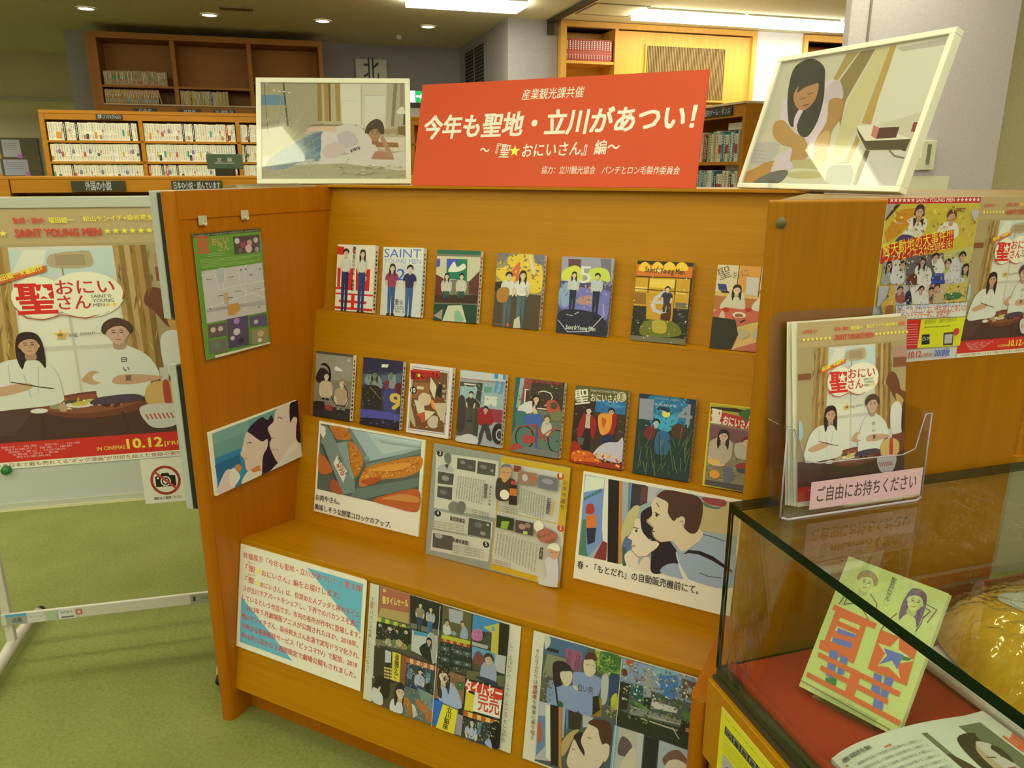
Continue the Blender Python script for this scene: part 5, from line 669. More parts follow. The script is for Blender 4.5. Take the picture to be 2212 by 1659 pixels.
PR['vend'] = [('r','d2caa0',(0,0,364,257)), ('p','8f9c80',[(4.2,250.5),(358.6,249.9),(362.3,65.7),(7.3,57.5)]), ('p','6c8496',[(6.8,248.3),(53.7,249.1),(64.8,106.2),(31.4,58.7),(7.2,58.7)]), ('p','c6cab0',[(6.8,248.3),(52.6,248.9),(52.6,225.9),(6,208.1)]), ('p','46704e',[(7.2,58.7),(9.8,143.7),(20.4,146),(24.6,78.8),(31.4,58.7)]), ('p','cdc7a4',[(53.6,250.1),(62.8,250.7),(79,58.9),(64.9,58.8),(63.6,106),(58.7,131.8),(55.4,175.6)]), ('p','3c6a58',[(7.3,195),(14.6,200.9),(15.2,194.3),(8,187.3)]), ('p','3c6a58',[(15.7,201.1),(23,206.9),(23.7,200.4),(16.5,193.4)]), ('p','3c6a58',[(24.2,207.2),(31.4,213),(32.1,206.5),(24.9,199.5)]), ('p','3c6a58',[(32.6,213.2),(39.8,219),(40.4,212.5),(33.3,205.6)]), ('p','3c6a58',[(40.9,219.2),(48,225),(48.7,218.5),(41.7,211.7)]), ('s','9c3826',[(14.8,167.3),(17,181.2),(31,184),(35.8,171.6),(33.2,162.1),(18,159)]), ('p','c86a28',[(17.2,154.3),(41.5,161.6),(44.4,133.1),(20.3,123.4)]), ('p','2c2a30',[(21.2,125.8),(44.6,130.9),(44.4,97.1),(27.5,86.4)]), ('p','7a2c24',[(45.8,58.8),(62.7,103.5),(74.6,101.7),(76.6,59.4)]), ('p','1d1718',[(61.8,249.4),(88.1,249.9),(105.8,58.7),(79.6,57.9)]), ('p','b5742c',[(88.1,249.9),(96,250.3),(106.5,129),(111.5,58.9),(105.1,58.5)]), ('p','8c9a9c',[(96,250.3),(104.9,250.9),(111.3,174),(105.1,164)]), ('p','a8a040',[(105,249.8),(109.5,250),(115.4,183.6),(112.6,178.7)]), ('p','54768c',[(110.5,250.8),(117.3,250.6),(122.7,189.5),(115.4,183.6)]), ('p','33302c',[(118.4,250.1),(151.5,251),(159.9,214.2),(137.3,198.9),(120.5,189)]), ('p','5c3c2c',[(140.9,246.9),(156,249.7),(157.7,213.8),(141,206.2)]), ('p','a8a48c',[(156,249.7),(175.4,250.8),(175.5,230.1),(166.3,215.5),(157.7,213.8)]), ('p','b09c5c',[(274.7,241.3),(358.6,249.9),(361.9,178),(316.9,176.1),(276.5,175.4),(280.6,209.5)]), ('s','8a3c34',[(278,248.1),(307.7,250.9),(327.6,249.7),(327.1,237.5),(301.7,234.4),(283.1,238.9)]), ('s','4a6a48',[(279.2,238.1),(302,232.4),(319.7,234),(310.5,228),(286.3,229.2)]), ('s','b3a860',[(124.4,194.2),(141.9,197.7),(129.9,143),(119.9,109.9),(111.4,103.6),(105.1,142)]), ('s','4f6474',[(111,107.9),(118,127.2),(130,121.1),(134.1,104.4),(117.7,87.2),(110.6,90)]), ('s','3a5a3c',[(111.9,99.2),(121.5,94.8),(124.9,62.2),(116,60)]), ('s','241a20',[(145.9,181.3),(153.1,195.7),(171.7,205.9),(187.4,181.4),(218.3,136.9),(237.7,115.8),(244.7,91.8),(207.5,60.8),(183.6,59.1),(179.4,97.5),(175.3,114),(175.6,131.5),(164.4,133.3),(151.3,152.1)]), ('s','cfbd8a',[(142.2,174),(147.7,164.3),(151.7,147.8),(164.2,135.4),(173.7,128.9),(186.7,129.7),(194.9,125.1),(186.7,110.2),(178.7,103.9),(169.1,90.7),(149.6,84.9),(135,95.8),(131.4,108.2),(132.4,119.4),(120.7,123.4),(128.2,138.3),(133.4,152.5),(134.2,165.8)]), ('s','cfbd8a',[(122.2,88.3),(134.7,97.9),(152.3,102.1),(155.6,91.9),(150.9,73.1),(161.5,58),(138.9,59),(124.9,62.2),(118.6,78.6)]), ('s','cbb886',[(169.1,90.7),(178.6,84.2),(179.1,60.2),(161.5,58),(155.3,74.1)]), ('s','c9b47c',[(179.7,230.9),(201.8,243.6),(239.3,228),(243.4,193.3),(245.2,160),(240.4,129.2),(222.4,137.9),(197.5,130),(181.5,137.2),(175.9,148.9),(177.1,157.7),(160.2,171.4),(171.7,186.7),(167.6,213.6)]), ('s','c9b47c',[(227.4,168.8),(261,184.5),(291.9,166.3),(279.7,148.9),(251.8,121.3),(236.3,128.3)]), ('s','4a2a1c',[(178.4,232.8),(197,249),(236.7,250.4),(265.8,247.8),(279.7,234),(281.6,201.4),(275,170.9),(261.4,163.7),(245.8,172.8),(230.9,192.8),(221.4,183.4),(207,198.3),(204.4,221),(186.5,228)]), ('s','c9b47c',[(231.1,190.7),(238.7,197.6),(245.7,191.7),(244.5,174.7),(235,157.7),(231.5,169.7)]), ('s','8e9a90',[(251.8,121.3),(276.6,139.8),(291.6,168.3),(317.9,168),(338.4,162.4),(356.8,156.4),(362.2,66.7),(269.3,61.4),(245.2,87.6),(233.6,114.8)]), ('s','8e9a90',[(205.2,62.4),(215.9,82.5),(242.9,89.2),(256.8,60.4)]), ('s','c9c6a4',[(235.2,119.5),(244.7,91.8),(267.3,60.9),(256.8,60.4),(243.2,87.1)]), ('p','1e181a',[(250.5,114.6),(261.6,126.8),(286.1,129.4),(315.2,123.8),(357.7,103),(358.4,97),(312.3,114.7),(283,121.3),(262.5,119.5)]), ('l','4a3628',2,[(179.3,216),(185.5,208.7)]), ('l','4a3628',2.4,[(178.4,194.5),(188.6,190.2)]), ('e','3c3424',(182.3,188.9,3,3.8)), ('l','4a3628',2.4,[(132.5,150.2),(143.7,150.4)]), ('e','3c3424',(139.9,144.1,3.1,3.4)), ('l','7a2c20',2.6,[(174.6,150.7),(181.1,151.1)]), ('l','7a4430',2,[(133.8,106.5),(140.3,109.2)]), ('l','6a5436',1.3,[(171.7,186.7),(161.3,171.6),(177.9,160.1),(175.9,148.9),(182.6,137.4),(197.5,130),(220.3,137.4)]), ('l','6a5436',1.3,[(128.2,138.3),(120.7,123.4),(132.4,119.4),(131.4,108.2),(135,95.8),(149.6,84.9),(169.1,90.7),(188.6,112.8)]), ('l','6a5436',1.3,[(234.1,182.9),(240.8,188.6),(243.3,176.5)]), ('l','2c2a26',1.5,[(289.8,81.6),(308.7,78),(336.6,80.9)]), ('l','2c2a26',1.5,[(287.7,167.4),(310.1,166.3),(336.5,162)]), ('t','35302a','春・「もとだれ」の自動販売機前にて。',(7.7,27.6,292.3,34.2,17,0.012))]
PR['text'] = [('r','d2cb9c',(0,0,410,280)), ('p','5fa0b8',[(225.2,268.4),(399.3,268.8),(399.6,144.3)]), ('p','5fa0b8',[(10.5,138.5),(194.9,14.2),(11.6,14.3)]), ('t','bf4630','共催展示「今年も聖地・立川があつい！」第３弾',(11.7,246.9,395.1,248.1,15,0.012)), ('t','bf4630','セイント',(29.7,234.6,56.4,235.2,5,0.02)), ('t','bf4630','「聖',(22.2,215.6,54.9,215.5,15,0.012)), ('*','d6d044',(67.1,221.1,11,0)), ('t','bf4630','おにいさん」編をお届けします。',(78.1,213.3,332.4,214.6,15,0.012)), ('t','bf4630','セイント',(29.9,203.3,56.3,204,5,0.02)), ('t','bf4630','「聖',(23.1,183.8,54.1,184.3,15,0.012)), ('*','d6d044',(65,189.7,10.3,0)), ('t','bf4630','おにいさん」は、目覚めた人ブッダと神の子イエ',(74.7,182.1,394.4,183.8,14,0.012)), ('t','bf4630','スが立川でアパートをシェアし、下界でのバカンスを過ご',(15.3,157.7,396.4,159.6,14,0.012)), ('t','bf4630','しているという作品です。市内の各所が作中に登場します。',(15.1,132.6,401.5,132.4,14,0.012)), ('t','bf4630','\u30002013年５月劇場版アニメが公開されたほか、2018年、',(31.2,108,396,108.3,14,0.012)), ('t','bf4630','松山ケンイチさん、染谷将太さん出演で実写ドラマ化され、',(16.3,82.4,401.2,81,14,0.012)), ('t','bf4630','今秋から動画配信サービス「ピッコマTV」で配信、2018',(16.9,55.4,395.7,56.7,14,0.012)), ('t','bf4630','年10月12日から２週間限定で劇場公開もされました。',(17,29.5,394.8,29.9,14,0.012))]
PR['b1'] = [('r','d3cba0',(0,0,129,183)), ('t','c4281a','1',(3.3,156.5,15,156,24,0.06)), ('p','c4281a',[(3,118.3),(57.7,118),(58.4,58.2),(36,58.1),(36,110.1),(14.7,110),(14.6,65.8),(5.3,66)]), ('p','c4281a',[(67.5,118),(115.6,117.9),(115.3,58.5),(69.7,58.4)]), ('p','d3cba0',[(78.5,104.4),(85.3,110.8),(93.1,106.8),(105.2,94.2),(93.9,69.6),(79.5,80.6)]), ('p','c4281a',[(0,65.6),(57.1,65.9),(57.3,59.6),(0,58.9)]), ('p','c4281a',[(0.4,49.3),(129,49.5),(129,44.7),(0.5,45.1)]), ('p','c4281a',[(13.6,30.1),(108.8,29.8),(108.4,22.6),(13.8,23.1)]), ('p','c4281a',[(55.9,47.4),(67.3,47.3),(66.5,10.3),(55.8,10.7)]), ('p','c4281a',[(0.4,11.4),(129,10.7),(129,3.7),(0.6,4.7)]), ('b','c9c4a2','24324a','2a211c',0,30.9,159.5,9.5,17,1.8,'c9b47c'), ('b','c4c4a8','28405c','2a211c',1,88.7,158.2,9.3,17,1.8,'c9b47c'), ('v','2a241c','聖☆おにいさん\u3000中村光',(60,178.6,59.9,55.3,11,0.02)), ('*','c4281a',(58.1,165.3,5.2,0))]
PR['b2'] = [('r','bdbd9c',(0,0,129,183)), ('p','cac8a4',[(0,183),(129,183),(128.6,137.9),(0,136.1)]), ('t','4a5e9c','SAINT',(3.7,154.9,121.1,156.5,27)), ('t','7a84a0','YOUNG MEN',(4.3,139.2,122,140.9,15)), ('t','3c5ca0','2',(48.5,95.3,75.9,96,36,0.01)), ('b','8c3c48','3a5668','2a211c',1,33.1,126.6,9.3,13.2,2.2,'c9b47c'), ('b','2c2c40','3a5668','2a211c',0,90.6,125.8,9.1,13.8,2.2,'c9b47c'), ('t','4a483c','聖☆',(47.4,31.4,74.2,30.5,14,0.01)), ('t','4a483c','おにいさん',(40.6,17.4,78.3,17.5,11,0.01)), ('t','4a483c','中村\u3000光',(50.1,9.2,78.7,9.5,6))]
PR['b3'] = [('r','6e6a48',(0,0,129,183)), ('p','225c38',[(0,183),(129,183),(129,172.8),(0,172.5)]), ('p','b8b078',[(0,166.8),(129,167.3),(129,105.1),(0.6,108.6)]), ('p','1c6a44',[(29.8,160.6),(91.6,160.7),(93.9,105.7),(32.1,110.4)]), ('p','3c4a8c',[(0,159.1),(10.5,159.6),(11,140.4),(0,136.9)]), ('p','3c4a8c',[(29.8,159.7),(61.7,159.3),(61.1,143),(31.1,138.6)]), ('s','cbc9a4',[(37.8,133.3),(52.5,153.8),(62.9,140.3),(81.2,149.6),(88.2,138.8),(69.8,129.4),(41.4,126.5)]), ('p','5a2c20',[(0,119.7),(23.2,109.9),(29.1,65.1),(0,65.8)]), ('p','5a2c20',[(99.6,103.3),(128.9,132.7),(129,71.9),(101.4,72.8)]), ('p','3a2418',[(0,65.8),(129,71.9),(127.6,49.7),(0,45.9)]), ('b','b9b488','2c4c3c','2a211c',1,34.1,114.8,7,8,2.2,'c9b47c'), ('b','b9b488','2c4c3c','2a211c',0,78.5,115.9,6.9,8,2.2,'c9b47c'), ('p','1c3c24',[(0,43.1),(127.8,46.9),(129,0),(0.6,0.1)]), ('p','b5b47c',[(43.4,40.7),(84.4,43.7),(101.1,0.4),(28.2,0)]), ('s','7ca068',[(63.6,22.6),(75.8,29.1),(92.9,5.3),(68.1,0.5)]), ('p','8c8460',[(0,11.9),(27.9,31.1),(26.4,2.7)])]
PR['b4'] = [('r','8a8050',(0,0,129,183)), ('p','6e665c',[(0,183),(37.4,183),(16,157.8),(0.5,148.8)]), ('s','d0b02c',[(32.3,174.7),(69.1,183),(106.7,178.7),(126.1,148),(127.3,95.3),(67.6,91.3),(7,122.2),(0,143.4),(28.3,150.4)]), ('p','6c6660',[(97.8,183),(129,183),(128.3,156.1),(105.1,162.7)]), ('n',['d0b838','8a6a2c','b89028','6a6258'],(0,180,126,183,129,96,4,87),70,4,4,1.5), ('t','c4602c','4',(38.4,113.4,67.4,112.6,58,0.02)), ('l','c4602c',2.4,[(55.7,114.5),(61.3,53.3)]), ('p','4a3c24',[(0.8,86.7),(128.1,84.8),(129,0),(0,0)]), ('p','2c281c',[(0,110.8),(19.5,112.2),(18.4,87.9),(0,86.6)]), ('b','c5bf92','4c5c50','2a211c',0,37.4,126.8,8.7,15,2.2,'c9b47c'), ('b','c8c4a0','4c5c50','2a211c',1,76.1,130.5,9.2,15,2.2,'c9b47c'), ('s','c8b47c',[(101.5,136),(88.3,177.7),(94,178),(109.6,141.8)]), ('s','a06c28',[(9.2,92.7),(38.2,97.3),(37.7,65),(11.5,63.2)]), ('v','3a3428','よいサマー人',(86.8,103.2,94,66.4,6.5,0.01)), ('p','b5b080',[(61.4,21.2),(75.2,30.3),(80.3,1.3),(60.2,0)]), ('*','c45a30',(45.1,6.4,6.4,0)), ('l','7a5a3c',2,[(6.9,6),(39.2,6.5)])]
PR['b5'] = [('r','4c4450',(0,0,132,183)), ('p','8f8a7c',[(0,183),(132,183),(132,122.9),(1.9,124.6)]), ('p','5a3c30',[(17.1,177.4),(50,177.7),(50.3,140.5),(20,141.3)]), ('p','6a665c',[(98,181.3),(124.3,181.4),(129.4,120.1),(108.3,121.2)]), ('s','c0c23c',[(5.8,127.5),(5.6,148.3),(34.8,162.8),(54.9,151.1),(57,125.5),(32.3,126.5)]), ('s','b4c040',[(73.1,126.6),(72.4,152),(94.4,160.4),(118.7,154.7),(126,129.9),(102.2,130.9)]), ('s','6c6a8c',[(0,98.3),(22.5,110.4),(119.8,109.3),(129.5,87.3),(120.6,35.8),(55.3,45.5),(4.1,62.1)]), ('s','7c98a0',[(0.7,103.7),(21.7,120.7),(28.6,69.3),(3.6,67.3)]), ('s','a87c58',[(52,86.6),(83.9,94.1),(80.2,73.3),(53,73.7)]), ('s','24242c',[(0.1,40.8),(26.7,58.7),(108.8,50.1),(128.6,3.5),(0.5,1.4)]), ('n',['6c7ca0','8c6c8c','a89c80','4c5c78','c08c60'],(0,122,126,130,131,67,2,57),110,3.2,5,1.2), ('t','c9c6b8','5',(49,122.5,79.3,123.1,47,0.005)), ('l','a9a6a0',2,[(3.8,30.6),(31,4.3),(85.4,9.5),(119.3,51),(114.6,76)]), ('l','b5b2a8',2,[(24.9,45.5),(38.9,44.1),(54.7,53.2)]), ('b','b3b890','24242e','2a211c',1,36.2,139.7,6.5,14,2.2,'c9b47c'), ('b','acb496','24242e','2a211c',0,95.6,139.4,6.4,15,2.2,'c9b47c'), ('t','c6c2b4','Saint☆Young Men',(26.4,10.4,101.3,11.6,12,0.02))]
PR['b6'] = [('r','24241c',(0,0,129,183)), ('p','c4681c',[(0,183),(129,183),(128.3,148.2),(0,147.5)]), ('p','2c2418',[(0,183),(129,183),(129,173.7),(0.5,174.6)]), ('s','e0b028',[(6.2,160),(7.6,173.3),(18.2,180.4),(30,173.4),(32.4,160.3)]), ('s','e0b028',[(35.9,161.7),(37.2,175),(47.6,181.9),(59.3,175),(61.7,162)]), ('s','e0b028',[(64.1,163.3),(65.3,176.5),(75.5,183),(87.1,176.5),(89.6,163.6)]), ('s','e0b028',[(91.8,164.9),(93,178),(103.1,183),(114.5,178),(117,165.2)]), ('n',['3c3828','6c6840','54543c'],(0,74,122,83,129,3,5,0),60,2.6,6,2,0.2), ('t','3a3420','Saint☆Young Men',(20.2,157.2,110.8,155.4,15,0.02)), ('*','c9c4a0',(52,161.5,5.4,0)), ('l','3a2a14',3,[(-0.1,146.4),(127.7,147.7)]), ('p','bf8f1c',[(0,144.6),(126.1,146.9),(126.5,80),(0.4,80.2)]), ('p','d8b53c',[(34,142.4),(92.7,143.6),(91,124.4),(34.5,123.1)]), ('p','e0bc48',[(0.6,123.3),(29.5,122.7),(28.9,115.4),(0.5,114.7)]), ('p','d9b84a',[(96.3,120),(118.4,116.7),(118.9,111.9),(97,112.8)]), ('p','8a5c1c',[(0.9,111.1),(28.1,110.5),(29.2,83.6),(0.6,84)]), ('p','6a6040',[(97.7,93.6),(123.2,93),(124.4,81.1),(97.6,81.4)]), ('l','4a2c10',2.4,[(31.3,144.6),(32.2,50.5)]), ('l','4a2c10',2.4,[(93.5,143.7),(93.3,50.6)]), ('l','4a2c10',2,[(0.2,118.4),(124.4,117.1)]), ('p','b8891c',[(29.3,110.6),(93.6,110.2),(93.3,50.6),(33.4,50.6)]), ('s','4a2a14',[(67.2,64.4),(73.8,99.1),(87,90.3),(88.3,51.4),(68.4,52.2)]), ('t','b5ae8c','6',(41,64.8,85.6,65.9,63,0.005)), ('b','2c2c30','3a302c','2a211c',0,77.1,121.1,5.4,9,2.2,'c9b47c'), ('s','66681c',[(33.8,46.9),(98.4,48.5),(113.6,19.1),(26.5,13.8)]), ('s','a8942c',[(50,48.2),(78.7,48.1),(81,23.6),(53.5,23.7)]), ('p','6a6440',[(0,11.3),(128.9,13.1),(129,0),(0,0)]), ('e','d0ccb0',(83.7,48.2,1.5,1.6)), ('e','d0ccb0',(124.8,51.9,1.7,1.6)), ('e','d0ccb0',(0.8,91.4,1.8,1.7)), ('e','d0ccb0',(89.8,20,1.1,1)), ('e','d0ccb0',(55.4,134.1,1.4,1.4)), ('e','d0ccb0',(65.2,175.4,1.1,1.1)), ('e','d0ccb0',(41.4,12.9,1.6,1.6)), ('e','d0ccb0',(23.5,33.1,1.1,1.1)), ('e','d0ccb0',(72.6,156.1,1,0.9)), ('e','d0ccb0',(106.5,143.8,1.1,1.1)), ('e','d0ccb0',(132.3,28.9,1.2,1.2)), ('e','d0ccb0',(123.7,87.4,1.4,1.5)), ('e','d0ccb0',(31.8,7.5,1.5,1.5)), ('e','d0ccb0',(130.7,25,1.2,1.2)), ('e','d0ccb0',(40.1,147.3,1.1,1.1)), ('e','d0ccb0',(3.2,121,1.4,1.4)), ('e','d0ccb0',(0.6,52.9,1.3,1.2)), ('e','d0ccb0',(43.8,30.9,1.4,1.3)), ('e','d0ccb0',(39.2,91.4,1.5,1.5)), ('e','d0ccb0',(12.5,-0.6,1,1)), ('e','d0ccb0',(101.9,31.2,1,1)), ('e','d0ccb0',(98.5,115.9,1.4,1.3)), ('e','d0ccb0',(-8.1,165.5,1.1,1.1)), ('e','d0ccb0',(116.8,146.7,1.5,1.5)), ('e','d0ccb0',(126.8,15.9,1.2,1.2)), ('e','d0ccb0',(45,84.1,1.6,1.6)), ('e','d0ccb0',(15.8,41.3,1.6,1.5)), ('e','d0ccb0',(102,173.4,1.6,1.6)), ('e','d0ccb0',(7.2,114.3,1.5,1.5)), ('e','d0ccb0',(114.6,121.6,1.7,1.6)), ('e','d0ccb0',(66.4,123.2,1.2,1.2)), ('e','d0ccb0',(14.6,161.2,1.1,1.1)), ('e','d0ccb0',(96.7,3.3,1.1,1.1)), ('e','d0ccb0',(11.5,-2.8,1.4,1.4))]
PR['b7'] = [('r','c4a050',(0,0,112,183)), ('p','c9b87c',[(0,183),(44.8,183),(45.6,121.8),(0.1,125.9)]), ('p','c88c34',[(47.2,183),(91.1,183),(90.2,124.9),(47.6,126.7)]), ('p','c6b070',[(92.3,183),(112,183),(112,112.8),(93.3,115.9)]), ('l','3a2a1c',1.6,[(46,183.2),(45.1,140.8)]), ('l','3a2a1c',1.6,[(92.8,183.3),(91.9,118.1)]), ('p','b9b48c',[(63.7,159.7),(89.7,158.8),(89.4,120.2),(64.6,123.1)]), ('t','6a5438','聖',(6.3,150.4,32.2,161.5,24,-0.012)), ('t','7a6040','おに',(35.3,154.5,68.1,163.5,14,-0.012)), ('p','2c3c58',[(3.4,141.8),(21.9,141.7),(25.7,127.6),(7.3,128.3)]), ('p','26241c',[(8.6,127.6),(27,127.2),(33.4,123.3),(16.5,122.2)]), ('p','a8682c',[(0,116.1),(109.6,112.5),(109.9,80.5),(0,85)]), ('s','c0b884',[(14.2,95.8),(26.9,115.8),(35.4,128.2),(57.1,127.3),(66.7,99.9),(60.7,87.8),(20.2,84.5)]), ('f','ccb47c','2a2018',1,46.1,130.1,9), ('s','c6bc88',[(81.4,91.8),(89.1,110.9),(104.7,116.7),(112,103.5),(107.3,84.8)]), ('f','ccb078','a0502c',0,102.8,125.8,8.2), ('p','b45a38',[(0,80.3),(24.4,91.9),(107.1,87.1),(107.3,71.2),(51,51.1),(0,70.8)]), ('e','cfc49c',(56.5,77,14.1,6.4)), ('e','8c5a2c',(55.9,75.8,9.3,4.1)), ('e','a8281c',(27.3,86.2,7.7,4.6)), ('e','a8281c',(74.7,89,6.9,4.6)), ('p','26241c',[(58.3,62.1),(69.4,68.9),(72,66.8),(62,59.7)]), ('s','c8a878',[(14.1,72.2),(20.2,84.5),(26.2,73.2),(24.5,66),(14.8,65.6)]), ('p','2c281c',[(0,69.5),(49.6,66.4),(58.5,34.6),(47.5,1),(0,0)]), ('p','a85a3c',[(49.8,1.8),(110.9,26.5),(112,0),(57,0.3)]), ('s','a89c64',[(57.6,43.7),(73.7,47.5),(81.8,34.7),(66.3,26.3)]), ('s','a8a078',[(90.1,44.6),(102.4,61.7),(109.3,46.5),(109.6,28.6),(91.4,28.9)])]
PR['b8'] = [('r','77724c',(0,0,129,183)), ('p','8a8560',[(0.5,175.2),(127.8,175.2),(128.4,109.7),(1.7,104.2)]), ('p','4a4028',[(0,183),(129,183),(128.7,177.5),(0.4,176.6)]), ('p','2c281c',[(0,31.7),(129,33.9),(129,0),(0,0)]), ('s','cfc69c',[(72.6,146.4),(96.8,135.7),(69.9,135.1)]), ('t','b8b490','8',(110.2,163.5,120.2,162.8,10)), ('s','2a2018',[(3.1,109.9),(18.6,136.9),(42.9,131.7),(54.5,111),(45.4,93.3),(21.4,92.9),(7.2,99.4)]), ('s','1c1814',[(18,145.2),(31.4,151.9),(49,143.5),(57.1,122.4),(55.3,97.4),(48,104.7),(50.2,124.3),(38.8,142.2)]), ('b','b8a870','b8a870','2a211c',0,41.3,114.9,10.2,6,2.2,'c9b47c'), ('b','a88c5c','7c7450','8a7450',0,97.3,100.2,10.7,7,2.2,'c9b47c'), ('s','8a3424',[(42.3,35),(66,35.7),(66.9,22.1),(43,24.1)]), ('s','26201a',[(0.8,40.2),(38.4,42.7),(36.4,20.4),(2.1,21)]), ('l','1c1814',2.4,[(102.3,100.8),(116.8,80.9),(121.4,59.8),(112.7,39.6),(82.7,38),(60.9,62.4)])]
PR['b9'] = [('r','332e38',(0,0,129,183)), ('p','2c2838',[(0,183),(129,183),(129,153.2),(0.3,147.3)]), ('p','4a5a54',[(2.4,137),(97,144.6),(127.5,153.1),(126.6,114.1),(0.6,110.3)]), ('p','c6c8a0',[(61.8,169.6),(83.7,170.8),(80.4,162.4),(60.4,161)]), ('s','7a8464',[(15.3,135.7),(53.5,137.2),(67.7,107.3),(36.1,106.4),(10.1,114)]), ('s','7c8468',[(84.3,148.4),(106.3,145.6),(108.4,106.8),(89.5,109.8)]), ('s','7a2430',[(73.1,123.7),(88.5,128),(86.7,104.3),(77.3,103.2)]), ('s','3c3c58',[(68.5,91.7),(111.5,107.1),(120.4,56.2),(87.5,31.1)]), ('s','282418',[(4.4,100.1),(55,108.5),(69.6,70.9),(52.7,32),(13.8,42.9)]), ('s','5c1c28',[(110.6,122.7),(129,122.2),(127.4,98.6),(108.6,101.6)]), ('s','4a4678',[(1,41.3),(127.4,41.4),(127.7,23.3),(0.7,17.4)]), ('s','201c20',[(0.7,17.4),(127.7,23.3),(129,0),(0,0)]), ('n',['4a4668','2c3038','5c6c60'],(0,139,128,153,129,11,4,0),90,3,9,1.6), ('f','6c7450','2c2c24',1,40.7,138.5,9.6), ('f','6c7450','24242c',0,93.8,145.5,8.8), ('t','c0a434','9',(97.2,53.3,131.3,54.9,50,0.03)), ('e','c8a828',(29.9,103,1.2,1)), ('e','c8a828',(33.2,100.5,1.3,1.1)), ('e','c8a828',(36.5,98,1.3,1.1)), ('e','c8a828',(39.8,95.5,1.3,1.1)), ('e','c8a828',(43.1,93,1.3,1.1)), ('e','c8a828',(46.4,90.4,1.3,1)), ('e','c8a828',(49.7,87.9,1.3,1)), ('e','c8a828',(53.1,85.4,1.2,1)), ('e','c8a828',(56.3,82.9,1.3,1)), ('e','c8a828',(59.6,80.4,1.3,1)), ('e','c8a828',(62.9,77.9,1.3,1)), ('e','c8a828',(66.2,75.4,1.3,1))]
PR['b10'] = [('r','d0c49a',(0,0,129,183)), ('l','7c7c90',2,[(8,174.8),(118.3,172.5),(118,10.6),(7.2,7.7),(8,174.8)]), ('p','6c4420',[(9.8,169.5),(115.7,168.5),(116.3,14.2),(10,12.1)]), ('p','b8281c',[(1,165.9),(92.3,171.9),(91,149.2),(65.8,153.6),(37,141.1),(4,140.7)]), ('n',['c9bc84','5a3c24','8a5c30','d0c8a0','2c2018'],(11,131,113,144,121,29,18,13),120,2.6,10,1.4), ('t','2a1c14','聖おにいさん',(6.8,143.7,92.2,152.3,17,0.02)), ('*','d6c43a',(28.7,154,7.2,0)), ('p','8a5a2c',[(11.9,134.1),(63.8,138.2),(63.5,97.5),(12.9,93.1)]), ('p','c8b67c',[(26,125.7),(46.9,125.8),(45.9,118.1),(24.9,117.9)]), ('p','c9bc84',[(65.8,153.6),(84.9,130.8),(81.3,97.4),(64.8,123.1)]), ('p','26201c',[(90.2,139),(101.9,138),(101.4,102.7),(83.5,107.8)]), ('p','c6b882',[(19.2,88.9),(49.4,85.3),(58.3,40.2),(36.8,47.4)]), ('s','c2ac74',[(31,93),(44.9,110.3),(69.1,103.3),(67.4,82.7),(41,76.4)]), ('p','a8502c',[(27.5,51.2),(71.4,67.9),(55.8,32.1)]), ('p','c9b880',[(53.7,65.4),(86.4,64.9),(58.4,37.7)]), ('s','a89c68',[(7.6,79.5),(29.4,20.3),(10,38.3)]), ('s','d08030',[(69.6,95.8),(81.8,89.8),(91.9,70.8),(76.9,73.8)]), ('s','b8a878',[(64.3,38.5),(78.2,53.5),(96.1,51),(92,24.6),(71.2,24.1)]), ('e','26201c',(14.7,113.4,10.8,9.6)), ('t','d3cba0','10',(8.4,107.5,21.6,108.2,13,0.04)), ('v','d3cba0','中村光',(107.5,141.3,107.9,101,9,0.01)), ('p','b8a470',[(79,86.9),(119.6,92.5),(114.6,38.4),(95.8,56.1)])]
